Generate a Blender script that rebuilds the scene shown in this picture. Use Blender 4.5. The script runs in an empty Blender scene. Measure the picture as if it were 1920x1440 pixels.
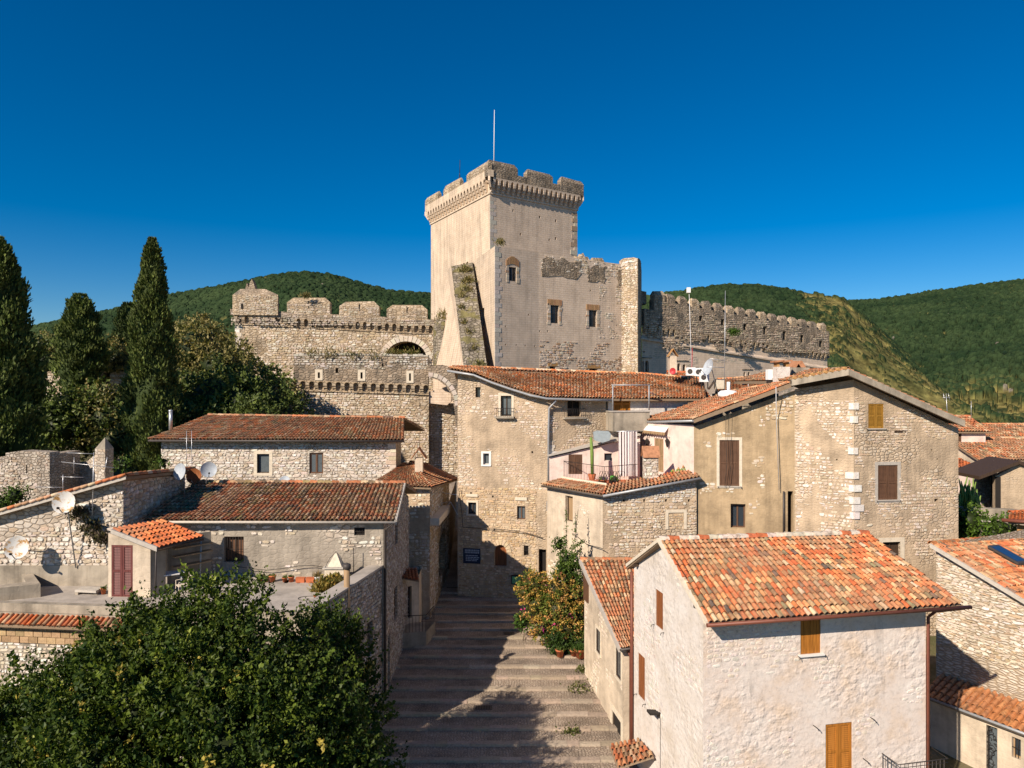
import bpy, math, random
import numpy as np
from mathutils import Vector, Matrix, noise as mnoise

# ------------------------------------------------------------------ camera, sky, sun, exposure
sc = bpy.context.scene
COL = sc.collection
F = 1333.0          # focal length in photograph pixels
CH = 16.0           # camera height above the foot of the stairs
cam_d = bpy.data.cameras.new('camera'); cam = bpy.data.objects.new('camera', cam_d); COL.objects.link(cam)
cam.location = (0, 0, CH); cam.rotation_euler = (math.radians(90), 0, 0)
cam_d.sensor_width = 36; cam_d.lens = 36 * F / 1920; cam_d.clip_end = 6000; cam_d.clip_start = .1
sc.camera = cam
SUN_AZ, SUN_EL = math.radians(40), math.radians(32.5)      # light travels forward and to the right
w = bpy.data.worlds.new('World'); sc.world = w; w.use_nodes = True
wn = w.node_tree.nodes; wl = w.node_tree.links
bg = wn['Background']
sky = wn.new('ShaderNodeTexSky'); sky.sky_type = 'NISHITA'; sky.sun_disc = False
sky.sun_elevation = SUN_EL; sky.sun_rotation = math.pi + SUN_AZ
sky.altitude = 1200; sky.air_density = 1.0; sky.dust_density = .15; sky.ozone_density = 5.0
hs = wn.new('ShaderNodeHueSaturation'); hs.inputs['Hue'].default_value = .501; hs.inputs['Saturation'].default_value = 1.42; hs.inputs['Value'].default_value = 1.0
wl.new(sky.outputs[0], hs.inputs['Color']); wl.new(hs.outputs[0], bg.inputs[0])
bg.inputs[1].default_value = .066
sun_d = bpy.data.lights.new('sun', 'SUN'); sun_d.energy = 5.0; sun_d.angle = math.radians(.53); sun_d.color = (1, .865, .715)
sun = bpy.data.objects.new('sun', sun_d); COL.objects.link(sun)
ldir = Vector((math.sin(SUN_AZ) * math.cos(SUN_EL), math.cos(SUN_AZ) * math.cos(SUN_EL), -math.sin(SUN_EL)))
sun.rotation_euler = ldir.to_track_quat('-Z', 'Y').to_euler()
sun.location = (-40, -40, 60)
sc.view_settings.view_transform = 'Standard'; sc.view_settings.look = 'None'
sc.view_settings.exposure = 0.52; sc.view_settings.gamma = 1.0; sc.view_settings.use_curve_mapping = False

RND = random.Random(7)
NP = np.random.default_rng(7)

def at(px, py, Y):
    return Vector(((px - 960) * Y / F, Y, CH - (py - 720) * Y / F))
def xy(px, Y):
    return ((px - 960) * Y / F, Y)
def zat(py, Y):
    return CH - (py - 720) * Y / F

# ------------------------------------------------------------------ materials
MATS = {}
def srgb(r, g, b):
    f = lambda c: (c / 255 / 12.92) if c / 255 <= .04045 else ((c / 255 + .055) / 1.055) ** 2.4
    return (f(r), f(g), f(b))
def c4(c): return (c[0], c[1], c[2], 1)
def newmat(name):
    m = bpy.data.materials.new(name); m.use_nodes = True
    nt = m.node_tree; b = nt.nodes['Principled BSDF']
    b.inputs['Roughness'].default_value = .9
    b.inputs['Specular IOR Level'].default_value = .25
    MATS[name] = m
    return m, nt, nt.nodes, nt.links, b
def ramp(n, stops):
    r = n.new('ShaderNodeValToRGB'); e = r.color_ramp.elements
    while len(e) > 1: e.remove(e[-1])
    e[0].position = stops[0][0]; e[0].color = c4(stops[0][1]) if not isinstance(stops[0][1], float) else (stops[0][1],) * 3 + (1,)
    for p, c in stops[1:]:
        x = e.new(p); x.color = c4(c) if not isinstance(c, float) else (c, c, c, 1)
    return r
def tex(n, l, vec, kind, scale, **kw):
    t = n.new(kind)
    if 'Scale' in t.inputs: t.inputs['Scale'].default_value = scale
    for k, v in kw.items():
        if k in t.inputs: t.inputs[k].default_value = v
        else: setattr(t, k, v)
    if vec is not None: l.new(vec, t.inputs['Vector'])
    return t
def mapv(n, l, vec, s):
    m = n.new('ShaderNodeMapping'); m.inputs['Scale'].default_value = s; l.new(vec, m.inputs[0]); return m.outputs[0]
def mix(n, l, a, b, fac, mode='MIX'):
    m = n.new('ShaderNodeMix'); m.data_type = 'RGBA'; m.blend_type = mode; m.clamp_factor = True
    for i, v in ((6, a), (7, b)):
        if hasattr(v, 'links'): l.new(v, m.inputs[i])
        else: m.inputs[i].default_value = c4(v)
    if hasattr(fac, 'links'): l.new(fac, m.inputs[0])
    else: m.inputs[0].default_value = fac
    return m.outputs[2]
def mth(n, l, op, a, b=None):
    m = n.new('ShaderNodeMath'); m.operation = op
    for i, v in ((0, a), (1, b)):
        if v is None: continue
        if hasattr(v, 'links'): l.new(v, m.inputs[i])
        else: m.inputs[i].default_value = v
    return m.outputs[0]
def bump(n, l, b, h, dist, strength=1.0):
    k = n.new('ShaderNodeBump'); k.inputs['Distance'].default_value = dist; k.inputs['Strength'].default_value = strength
    l.new(h, k.inputs['Height']); l.new(k.outputs[0], b.inputs['Normal'])

def masonry(name, cols, mortar, size=(.4, .25), gap=.05, plaster=None, cover=0., stain=.35, relief=.03,
            streak=.25, ashlar=False, pscale=.3, dark=(.10, .09, .075), darkcover=.0):
    """rubble or coursed stone seen through patchy render, by wall metres (uv)"""
    m, nt, n, l, b = newmat(name)
    uv = n.new('ShaderNodeTexCoord').outputs['UV']
    nz = tex(n, l, uv, 'ShaderNodeTexNoise', 1.7, Detail=3.0)
    wob = n.new('ShaderNodeVectorMath'); wob.operation = 'MULTIPLY_ADD'
    l.new(nz.outputs['Color'], wob.inputs[0]); wob.inputs[1].default_value = (.16, .10, 0); l.new(uv, wob.inputs[2])
    nz2 = tex(n, l, uv, 'ShaderNodeTexNoise', 7.0, Detail=3.0)
    wob2 = n.new('ShaderNodeVectorMath'); wob2.operation = 'MULTIPLY_ADD'
    l.new(nz2.outputs['Color'], wob2.inputs[0]); wob2.inputs[1].default_value = (.09, .07, 0); l.new(wob.outputs[0], wob2.inputs[2])
    if ashlar:
        br = tex(n, l, wob.outputs[0] if relief > .015 else uv, 'ShaderNodeTexBrick', 1.0)
        br.inputs['Brick Width'].default_value = size[0]; br.inputs['Row Height'].default_value = size[1]
        br.inputs['Mortar Size'].default_value = gap * size[1]; br.inputs['Mortar Smooth'].default_value = .4
        br.inputs['Color1'].default_value = (0, 0, 0, 1); br.inputs['Color2'].default_value = (1, 1, 1, 1)
        br.inputs['Mortar'].default_value = (.5, .5, .5, 1); br.offset_frequency = 2
        cell = br.outputs['Color']; edge = mth(n, l, 'SUBTRACT', 1.0, br.outputs['Fac'])
        fine = tex(n, l, uv, 'ShaderNodeTexNoise', 2.2, Detail=5.0, Roughness=.6)
        cell = mth(n, l, 'ADD', mth(n, l, 'MULTIPLY', cell, .45), mth(n, l, 'MULTIPLY', fine.outputs['Fac'], .55))
    else:
        v = mapv(n, l, wob2.outputs[0], (1 / size[0], 1 / size[1], 1))
        vo = tex(n, l, v, 'ShaderNodeTexVoronoi', 1.0, voronoi_dimensions='2D', Randomness=.85)
        ve = tex(n, l, v, 'ShaderNodeTexVoronoi', 1.0, voronoi_dimensions='2D', feature='DISTANCE_TO_EDGE', Randomness=.85)
        sep = n.new('ShaderNodeSeparateColor'); l.new(vo.outputs['Color'], sep.inputs[0]); cell = sep.outputs[0]
        er = ramp(n, [(gap * .2, 0.), (gap * 2.6, 1.)]); l.new(ve.outputs['Distance'], er.inputs[0]); edge = er.outputs[0]
    k = len(cols)
    cr = ramp(n, [(i / max(1, k - 1), c) for i, c in enumerate(cols)]); l.new(cell, cr.inputs[0])
    colr = mix(n, l, mortar, cr.outputs[0], edge)
    fn = tex(n, l, uv, 'ShaderNodeTexNoise', 9.0, Detail=6.0, Roughness=.7)
    hgt = mth(n, l, 'ADD', edge, mth(n, l, 'MULTIPLY', fn.outputs['Fac'], .8))
    if plaster:
        pn = tex(n, l, uv, 'ShaderNodeTexNoise', pscale, Detail=9.0, Roughness=.68)
        t_ = .5 + .4 * (cover - .5); pr = ramp(n, [(min(.97, t_ - .03), 1.), (min(1., t_ + .03), 0.)])
        l.new(pn.outputs['Fac'], pr.inputs[0])
        pv = tex(n, l, uv, 'ShaderNodeTexNoise', 1.1, Detail=7.0, Roughness=.65)
        pc = ramp(n, [(.3, tuple(c * .72 for c in plaster)), (.5, plaster), (.72, tuple(min(1, c * 1.18) for c in plaster))])
        l.new(pv.outputs['Fac'], pc.inputs[0])
        colr = mix(n, l, colr, pc.outputs[0], pr.outputs[0])
        hgt = mth(n, l, 'ADD', mth(n, l, 'MULTIPLY', hgt, mth(n, l, 'SUBTRACT', 1.0, mth(n, l, 'MULTIPLY', pr.outputs[0], .75))), mth(n, l, 'MULTIPLY', pr.outputs[0], .95))
    st = tex(n, l, uv, 'ShaderNodeTexNoise', .45, Detail=8.0, Roughness=.7)
    sr = ramp(n, [(.32, 1 - stain), (.56, 1.0), (.75, 1 + stain * .3)]); l.new(st.outputs['Fac'], sr.inputs[0])
    colr = mix(n, l, colr, sr.outputs[0], 1.0, 'MULTIPLY')
    if streak > 0:
        sv = mapv(n, l, uv, (1.6, .10, 1))
        sn = tex(n, l, sv, 'ShaderNodeTexNoise', 1.0, Detail=6.0, Roughness=.65)
        s2 = ramp(n, [(.36, 1 - streak), (.55, 1.0)]); l.new(sn.outputs['Fac'], s2.inputs[0])
        colr = mix(n, l, colr, s2.outputs[0], 1.0, 'MULTIPLY')
    if darkcover > 0:
        dn = tex(n, l, uv, 'ShaderNodeTexNoise', .5, Detail=10.0, Roughness=.72)
        dr = ramp(n, [(.66 - .35 * darkcover, 0.), (.80 - .35 * darkcover, 1.)]); l.new(dn.outputs['Fac'], dr.inputs[0])
        colr = mix(n, l, colr, dark, mth(n, l, 'MULTIPLY', dr.outputs[0], .8))
    l.new(colr, b.inputs['Base Color'])
    bump(n, l, b, hgt, relief)
    return m

def limewash(name, base, warm, pale, lump=.04, seed=0.):
    """thick lime coat over rubble: soft lumps, no drawn joints"""
    m, nt, n, l, b = newmat(name)
    uv0 = n.new('ShaderNodeTexCoord').outputs['UV']
    ad = n.new('ShaderNodeVectorMath'); ad.operation = 'ADD'; l.new(uv0, ad.inputs[0]); ad.inputs[1].default_value = (seed, seed * .7, 0); uv = ad.outputs[0]
    nz = tex(n, l, uv, 'ShaderNodeTexNoise', 5.0, Detail=3.0)
    wob = n.new('ShaderNodeVectorMath'); wob.operation = 'MULTIPLY_ADD'; l.new(nz.outputs['Color'], wob.inputs[0]); wob.inputs[1].default_value = (.22, .18, 0); l.new(uv, wob.inputs[2])
    vo = tex(n, l, mapv(n, l, wob.outputs[0], (3.2, 4.6, 1)), 'ShaderNodeTexVoronoi', 1.0, voronoi_dimensions='2D', feature='SMOOTH_F1', Smoothness=.55)
    vo2 = tex(n, l, mapv(n, l, wob.outputs[0], (7.5, 9.5, 1)), 'ShaderNodeTexVoronoi', 1.0, voronoi_dimensions='2D', feature='SMOOTH_F1', Smoothness=.5)
    msk = tex(n, l, uv, 'ShaderNodeTexNoise', .55, Detail=5.0, Roughness=.6); mr = ramp(n, [(.42, .12), (.60, 1.)]); l.new(msk.outputs['Fac'], mr.inputs[0])
    fn = tex(n, l, uv, 'ShaderNodeTexNoise', 16.0, Detail=6.0, Roughness=.65)
    h = mth(n, l, 'SUBTRACT', 1.0, vo.outputs['Distance']); h = mth(n, l, 'SUBTRACT', h, mth(n, l, 'MULTIPLY', vo2.outputs['Distance'], .45))
    h = mth(n, l, 'ADD', mth(n, l, 'MULTIPLY', h, mr.outputs[0]), mth(n, l, 'MULTIPLY', fn.outputs['Fac'], .22))
    bump(n, l, b, h, lump)
    c1 = tex(n, l, uv, 'ShaderNodeTexNoise', .8, Detail=8.0, Roughness=.65); cr = ramp(n, [(.34, warm), (.5, base), (.66, pale)]); l.new(c1.outputs['Fac'], cr.inputs[0])
    c2 = tex(n, l, uv, 'ShaderNodeTexNoise', 6.0, Detail=6.0, Roughness=.75); cr2 = ramp(n, [(.34, .80), (.5, 1.0), (.7, 1.05)]); l.new(c2.outputs['Fac'], cr2.inputs[0])
    col = mix(n, l, cr.outputs[0], cr2.outputs[0], 1.0, 'MULTIPLY')
    st = tex(n, l, mapv(n, l, uv, (1.3, .22, 1)), 'ShaderNodeTexNoise', 1.0, Detail=7.0, Roughness=.7); sr = ramp(n, [(.30, .70), (.42, 1.0)]); l.new(st.outputs['Fac'], sr.inputs[0])
    col = mix(n, l, col, sr.outputs[0], 1.0, 'MULTIPLY')
    l.new(col, b.inputs['Base Color'])
    return m

def attrmat(name, src='vert', rough=.85, var=.35, nscale=14., relief=.006, spec=.25, lichen=0., trans=0.):
    """colour per piece (object colour or mesh colour) with grain"""
    m, nt, n, l, b = newmat(name)
    if src == 'obj':
        base = n.new('ShaderNodeObjectInfo').outputs['Color']
    else:
        a = n.new('ShaderNodeAttribute'); a.attribute_name = 'Col'; base = a.outputs['Color']
    b.inputs['Roughness'].default_value = rough; b.inputs['Specular IOR Level'].default_value = spec
    g = n.new('ShaderNodeNewGeometry').outputs['Position']
    if var > 0:
        t = tex(n, l, g, 'ShaderNodeTexNoise', nscale, Detail=6.0, Roughness=.7)
        r = ramp(n, [(.3, 1 - var), (.52, 1.), (.75, 1 + var * .5)]); l.new(t.outputs['Fac'], r.inputs[0])
        base = mix(n, l, base, r.outputs[0], 1.0, 'MULTIPLY')
        if relief > 0: bump(n, l, b, t.outputs['Fac'], relief)
    if lichen > 0:
        t2 = tex(n, l, g, 'ShaderNodeTexNoise', 2.3, Detail=9.0, Roughness=.75)
        r2 = ramp(n, [(.60 - .2 * lichen, 0.), (.70 - .2 * lichen, 1.)]); l.new(t2.outputs['Fac'], r2.inputs[0])
        base = mix(n, l, base, (.075, .062, .045), mth(n, l, 'MULTIPLY', r2.outputs[0], .62))
    l.new(base, b.inputs['Base Color'])
    if trans > 0:
        tr = n.new('ShaderNodeBsdfTranslucent'); ms = n.new('ShaderNodeMixShader'); ms.inputs[0].default_value = trans
        tc = mix(n, l, base, (1.0, 1.1, .45), 1.0, 'MULTIPLY'); l.new(tc, tr.inputs[0])
        l.new(b.outputs[0], ms.inputs[1]); l.new(tr.outputs[0], ms.inputs[2])
        l.new(ms.outputs[0], n['Material Output'].inputs['Surface'])
    return m
def plain(name, col, rough=.7, metal=0., var=.2, nscale=6., spec=.3, relief=0., emit=None):
    m, nt, n, l, b = newmat(name)
    b.inputs['Roughness'].default_value = rough; b.inputs['Metallic'].default_value = metal; b.inputs['Specular IOR Level'].default_value = spec
    g = n.new('ShaderNodeNewGeometry').outputs['Position']
    t = tex(n, l, g, 'ShaderNodeTexNoise', nscale, Detail=6.0, Roughness=.65)
    r = ramp(n, [(.3, tuple(c * (1 - var) for c in col)), (.5, col), (.75, tuple(min(1, c * (1 + var * .6)) for c in col))])
    l.new(t.outputs['Fac'], r.inputs[0]); l.new(r.outputs[0], b.inputs['Base Color'])
    if relief: bump(n, l, b, t.outputs['Fac'], relief)
    if emit: b.inputs['Emission Color'].default_value = c4(col); b.inputs['Emission Strength'].default_value = emit
    return m
def wood(name, col):
    m, nt, n, l, b = newmat(name)
    b.inputs['Roughness'].default_value = .55
    g = n.new('ShaderNodeNewGeometry').outputs['Position']
    v = mapv(n, l, g, (9, 9, .7))
    t = tex(n, l, v, 'ShaderNodeTexNoise', 2.0, Detail=5.0, Roughness=.6)
    r = ramp(n, [(.3, tuple(c * .6 for c in col)), (.55, col), (.8, tuple(c * 1.25 for c in col))])
    l.new(t.outputs['Fac'], r.inputs[0]); l.new(r.outputs[0], b.inputs['Base Color'])
    return m

GRN = 1.0
LIME = [(.30, .24, .17), (.44, .37, .27), (.55, .47, .36), (.40, .31, .20)]
masonry('castle_rubble', [(.40, .30, .19), (.50, .40, .28), (.58, .48, .36), (.46, .34, .21)], (.38, .285, .185), (.55, .32), .07, relief=.06, stain=.4, streak=.35, darkcover=.15)
masonry('castle_ashlar', [(.64, .50, .375), (.68, .54, .415), (.71, .58, .455)], (.58, .45, .33), (.62, .28), .10, ashlar=True, relief=.012, stain=.22, streak=.16)
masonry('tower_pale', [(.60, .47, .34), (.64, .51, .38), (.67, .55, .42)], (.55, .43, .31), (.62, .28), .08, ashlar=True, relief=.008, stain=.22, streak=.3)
masonry('castle_dark', [(.33, .25, .175), (.43, .34, .245), (.52, .42, .315)], (.32, .245, .17), (.5, .25), .08, relief=.05, stain=.45, streak=.35, darkcover=.55)
masonry('keep_rubble', [(.33, .235, .15), (.44, .36, .28), (.52, .44, .35), (.36, .25, .17)], (.40, .33, .25), (.42, .22), .10, plaster=(.43, .365, .285), cover=.25, relief=.03, pscale=.25)
masonry('rubble_pale', [(.42, .35, .27), (.55, .48, .40), (.64, .58, .50), (.48, .37, .26)], (.37, .30, .23), (.34, .19), .06, relief=.03, stain=.3, streak=.15)
masonry('house_tan', [(.50, .385, .265), (.56, .45, .325), (.62, .52, .40), (.48, .35, .22)], (.46, .35, .24), (.26, .16), .08, plaster=(.50, .385, .265), cover=.62, relief=.035, pscale=.22, stain=.3)
masonry('house_ochre', [(.42, .30, .18), (.55, .42, .27), (.62, .50, .35), (.38, .25, .13)], (.36, .26, .15), (.30, .16), .09, relief=.03, stain=.3, streak=.2)
masonry('plaster_tan', [(.45, .35, .23), (.5, .4, .27)], (.42, .33, .22), (.4, .25), .05, plaster=(.46, .34, .205), cover=1.35, relief=.018, stain=.35, pscale=.3)
masonry('plaster_grey', [(.45, .38, .30), (.58, .50, .42), (.62, .55, .46)], (.36, .31, .25), (.34, .2), .07, plaster=(.36, .315, .255), cover=.72, relief=.035, stain=.35, pscale=.35)
limewash('plaster_white', (.655, .565, .50), (.63, .50, .39), (.68, .615, .56), .036)
limewash('plaster_side', (.61, .555, .50), (.54, .48, .41), (.66, .62, .575), .03, 5.3)
masonry('plaster_pink', [(.72, .56, .49), (.74, .58, .51)], (.7, .54, .47), (.5, .3), .05, plaster=(.72, .575, .50), cover=1.5, relief=.006, stain=.10, streak=.1)
masonry('plaster_cream', [(.62, .52, .40), (.66, .57, .45)], (.6, .5, .38), (.4, .25), .05, plaster=(.60, .50, .38), cover=1.0, relief=.015, stain=.25, streak=.2)
masonry('rubble_grey', [(.34, .28, .22), (.44, .38, .31), (.52, .46, .39), (.38, .29, .21)], (.27, .22, .17), (.27, .17), .07, relief=.04, stain=.3, streak=.2)
masonry('coursed_pale', [(.50, .41, .30), (.60, .52, .41), (.66, .59, .49)], (.36, .28, .19), (.36, .10), .10, relief=.03, stain=.25, streak=.15)
masonry('concrete', [(.36, .31, .24), (.4, .35, .27)], (.36, .31, .24), (.8, .5), .02, plaster=(.37, .32, .25), cover=1.5, relief=.012, stain=.4, streak=.35)
masonry('terrace_screed', [(.42, .38, .33), (.45, .41, .36)], (.4, .36, .31), (.8, .5), .02, plaster=(.43, .385, .335), cover=1.5, relief=.008, stain=.35, streak=.0)
masonry('rock_grass', [(.20, .17, .12), (.30, .26, .20), (.36, .31, .25)], (.17, .14, .10), (.6, .4), .06, relief=.09, stain=.5, streak=.3, plaster=(.19, .165, .07), cover=.4, pscale=.5)
masonry('cobbles', [(.36, .285, .22), (.42, .34, .265), (.48, .395, .31), (.39, .30, .225)], (.28, .22, .165), (.13, .11), .10, relief=.03, stain=.55, streak=0.)
attrmat('stone', 'obj', var=.32, nscale=9., relief=.02); attrmat('stones', 'vert', var=.32, nscale=9., relief=.02)
attrmat('tile', 'obj', var=.45, nscale=6., lichen=.38); attrmat('tiles', 'vert', var=.45, nscale=6., lichen=.34)
attrmat('leaves', 'vert', rough=.5, var=.0, spec=.22, trans=.22)
attrmat('needles', 'vert', rough=.75, var=.0, spec=.15, trans=.08)
attrmat('hillside', 'vert', rough=.95, var=.5, nscale=.18, relief=0., spec=.05)
plain('bark', (.12, .09, .06), .95, var=.4, relief=.02)
plain('interior_shade', (.018, .015, .013), .9)  # near-black colour stands in for the shade inside openings
plain('glass', (.03, .04, .05), .08, spec=.6, var=.1)
plain('glass_grey', (.10, .12, .13), .12, spec=.6, var=.2)
wood('wood_brown', (.125, .065, .038)); wood('wood_orange', (.40, .155, .025)); wood('wood_ochre', (.30, .155, .025)); wood('wood_red', (.145, .045, .04)); wood('wood_dark', (.06, .038, .025)); wood('wood_tan', (.33, .22, .12)); wood('wood_rust', (.24, .085, .03))
plain('cream_trim', (.62, .54, .42), .85); plain('white_trim', (.72, .70, .66), .8, var=.1); plain('grey_trim', (.42, .38, .33), .85)
plain('soffit', (.24, .17, .11), .85)
plain('gutter_grey', (.34, .35, .36), .45, metal=.3); plain('gutter_brown', (.16, .055, .035), .5, metal=.1); plain('gutter_dark', (.07, .06, .055), .55, metal=.2)
plain('iron', (.035, .03, .028), .6, metal=.3); plain('steel', (.55, .56, .57), .35, metal=.6); plain('dish_grey', (.38, .42, .46), .5)
plain('white_paint', (.78, .78, .77), .45, var=.05); plain('old_tile', (.40, .19, .10), .9, var=.45, nscale=5.); plain('terracotta', (.46, .135, .055), .8); plain('red_plastic', (.42, .035, .04), .5)
plain('cloth_white', (.78, .72, .70), .9, var=.06); plain('cloth_stripe', (.10, .05, .045), .9); plain('tarp_grey', (.30, .35, .37), .55); plain('green_plastic', (.10, .42, .05), .5)
plain('cable', (.05, .045, .04), .7); plain('cable_pale', (.5, .5, .5), .6); plain('sign_blue', (.015, .028, .06), .4); plain('sign_text', (.32, .38, .46), .6)
plain('exit_green', (.12, .42, .22), .5); plain('travertine', (.55, .48, .38), .8, var=.25)
plain('blue_trim', (.25, .33, .42), .6); plain('solar', (.02, .04, .09), .12, spec=.6); plain('cactus', (.16, .24, .05), .7)
plain('tuff', (.40, .22, .085), .9, var=.4, relief=.02); plain('cement', (.46, .42, .36), .9, var=.2)
def rustmat():
    m, nt, n, l, b = newmat('dish_rust')
    o = n.new('ShaderNodeTexCoord').outputs['Object']
    t = tex(n, l, o, 'ShaderNodeTexNoise', 3.4, Detail=7.0, Roughness=.7)
    r = ramp(n, [(.50, (.58, .57, .54)), (.58, (.42, .24, .08)), (.70, (.17, .06, .02))]); l.new(t.outputs['Fac'], r.inputs[0]); l.new(r.outputs[0], b.inputs['Base Color'])
    b.inputs['Roughness'].default_value = .6
rustmat()

# ------------------------------------------------------------------ mesh helpers
def auto_uv(me):
    uvl = me.uv_layers.new(name='UVMap')
    n = len(me.loops)
    uv = np.zeros((n, 2), dtype=np.float32)
    vs = me.vertices
    for p in me.polygons:
        nn = p.normal
        if abs(nn.z) > .8:
            for li in p.loop_indices:
                c = vs[me.loops[li].vertex_index].co; uv[li] = (c.x, c.y)
        else:
            t = Vector((-nn.y, nn.x, 0)).normalized(); k = 1 / max(.35, math.sqrt(max(0, 1 - nn.z * nn.z)))
            off = 3.7 * round(nn.x * 3) + 1.3 * round(nn.y * 3)
            for li in p.loop_indices:
                c = vs[me.loops[li].vertex_index].co; uv[li] = (c.dot(t) + off, c.z * k)
    uvl.data.foreach_set('uv', uv.ravel())

def link(o, parent=None):
    COL.objects.link(o)
    if parent is not None:
        o.parent = parent
        o.matrix_parent_inverse = Matrix.Translation(-WLOC.get(parent.name, Vector((0, 0, 0))))
    return o
WLOC = {}
def tag(o, label=None, cat=None, group=None, kind=None):
    if label: o['label'] = label
    if cat: o['category'] = cat
    if group: o['group'] = group
    if kind: o['kind'] = kind
    return o
def thing(name, label, cat, loc, group=None):
    o = bpy.data.objects.new(name, None); o.empty_display_size = .3
    o.location = loc; COL.objects.link(o); WLOC[o.name] = Vector(loc)
    return tag(o, label, cat, group)

class MB:
    def __init__(s): s.v = []; s.f = []; s.m = []; s.sm = []
    def face(s, pts, m=0, smooth=False):
        k = len(s.v); s.v.extend([tuple(p) for p in pts]); s.f.append(tuple(range(k, k + len(pts)))); s.m.append(m); s.sm.append(smooth)
    def box(s, o, a, b, c, m=0):
        o, a, b, c = Vector(o), Vector(a), Vector(b), Vector(c)
        k = len(s.v)
        s.v.extend([tuple(o + a * i + b * j + c * h) for i, j, h in ((0,0,0),(1,0,0),(1,1,0),(0,1,0),(0,0,1),(1,0,1),(1,1,1),(0,1,1))])
        fl = [(0,3,2,1),(4,5,6,7),(0,1,5,4),(1,2,6,5),(2,3,7,6),(3,0,4,7)]
        if a.cross(b).dot(c) < 0: fl = [tuple(reversed(q)) for q in fl]
        for q in fl: s.f.append(tuple(k + i for i in q)); s.m.append(m); s.sm.append(False)
        return s
    def cb(s, c, sx, sy, sz, rz=0., m=0):
        ca, sa = math.cos(rz), math.sin(rz)
        a = Vector((ca * sx, sa * sx, 0)); b = Vector((-sa * sy, ca * sy, 0)); u = Vector((0, 0, sz))
        return s.box(Vector(c) - a / 2 - b / 2, a, b, u, m)
    def prism(s, pts, vec, m=0):
        pts = [Vector(p) for p in pts]; vec = Vector(vec); q = [p + vec for p in pts]; n = len(pts); k = len(s.v)
        nrm = Vector((0, 0, 0))
        for i in range(n): nrm += pts[i].cross(pts[(i + 1) % n])
        flip = nrm.dot(vec) > 0
        s.v.extend([tuple(p) for p in pts + q])
        fs = [tuple(range(n)), tuple(reversed(range(n, 2 * n)))] + [(i, i + n, (i + 1) % n + n, (i + 1) % n) for i in range(n)]
        for q_ in fs:
            if flip: q_ = tuple(reversed(q_))
            s.f.append(tuple(k + i for i in q_)); s.m.append(m); s.sm.append(False)
        return s
    def tube(s, pts, r, n=6, m=0, cap=True):
        pts = [Vector(p) for p in pts]; rs = r if isinstance(r, (list, tuple)) else [r] * len(pts); k = len(s.v)
        ref = None
        for i, p in enumerate(pts):
            d = (pts[min(i + 1, len(pts) - 1)] - pts[max(i - 1, 0)]).normalized()
            if ref is None: ref = d.orthogonal().normalized()
            a = (ref - d * ref.dot(d)).normalized(); ref = a; b = d.cross(a)
            for j in range(n):
                t = 2 * math.pi * j / n; s.v.append(tuple(p + (a * math.cos(t) + b * math.sin(t)) * rs[i]))
        for i in range(len(pts) - 1):
            for j in range(n):
                s.f.append((k + i * n + j, k + i * n + (j + 1) % n, k + (i + 1) * n + (j + 1) % n, k + (i + 1) * n + j)); s.m.append(m); s.sm.append(True)
        if cap:
            s.f.append(tuple(k + j for j in reversed(range(n)))); s.m.append(m); s.sm.append(False)
            e = k + (len(pts) - 1) * n; s.f.append(tuple(e + j for j in range(n))); s.m.append(m); s.sm.append(False)
        return s
    def lathe(s, c, prof, n=12, m=0, axis=None, smooth=True):
        c = Vector(c); k = len(s.v)
        if axis is None: X, Y_, Z = Vector((1,0,0)), Vector((0,1,0)), Vector((0,0,1))
        else:
            Z = Vector(axis).normalized(); X = Z.orthogonal().normalized(); Y_ = Z.cross(X)
        for r, h in prof:
            for j in range(n):
                t = 2 * math.pi * j / n; s.v.append(tuple(c + (X * math.cos(t) + Y_ * math.sin(t)) * r + Z * h))
        for i in range(len(prof) - 1):
            for j in range(n):
                s.f.append((k + i * n + j, k + i * n + (j + 1) % n, k + (i + 1) * n + (j + 1) % n, k + (i + 1) * n + j)); s.m.append(m); s.sm.append(smooth)
        return s
    def build(s, name, mats, parent=None, uv=True, kind=None, label=None):
        me = bpy.data.meshes.new(name); me.from_pydata(s.v, [], s.f)
        for mm in (mats if isinstance(mats, (list, tuple)) else [mats]): me.materials.append(MATS[mm])
        me.polygons.foreach_set('material_index', s.m); me.polygons.foreach_set('use_smooth', s.sm)
        me.update()
        if uv: auto_uv(me)
        o = bpy.data.objects.new(name, me); link(o, parent)
        if kind: o['kind'] = kind
        if label: o['label'] = label
        return o

def np_mesh(name, V, Q, mat, parent=None, col=None, smooth=False, kind=None):
    V = np.ascontiguousarray(V, dtype=np.float32); Q = np.ascontiguousarray(Q, dtype=np.int32); k = Q.shape[1]
    me = bpy.data.meshes.new(name)
    me.vertices.add(len(V)); me.vertices.foreach_set('co', V.ravel())
    me.loops.add(Q.size); me.loops.foreach_set('vertex_index', Q.ravel())
    me.polygons.add(len(Q)); me.polygons.foreach_set('loop_start', np.arange(0, Q.size, k, dtype=np.int32))
    me.polygons.foreach_set('use_smooth', np.full(len(Q), smooth))
    me.update(calc_edges=True)
    if col is not None:
        ca = me.color_attributes.new('Col', 'FLOAT_COLOR', 'POINT')
        c = np.ones((len(V), 4), dtype=np.float32); c[:, :3] = col; ca.data.foreach_set('color', c.ravel())
    me.materials.append(MATS[mat])
    o = bpy.data.objects.new(name, me); link(o, parent)
    if kind: o['kind'] = kind
    return o

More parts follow.
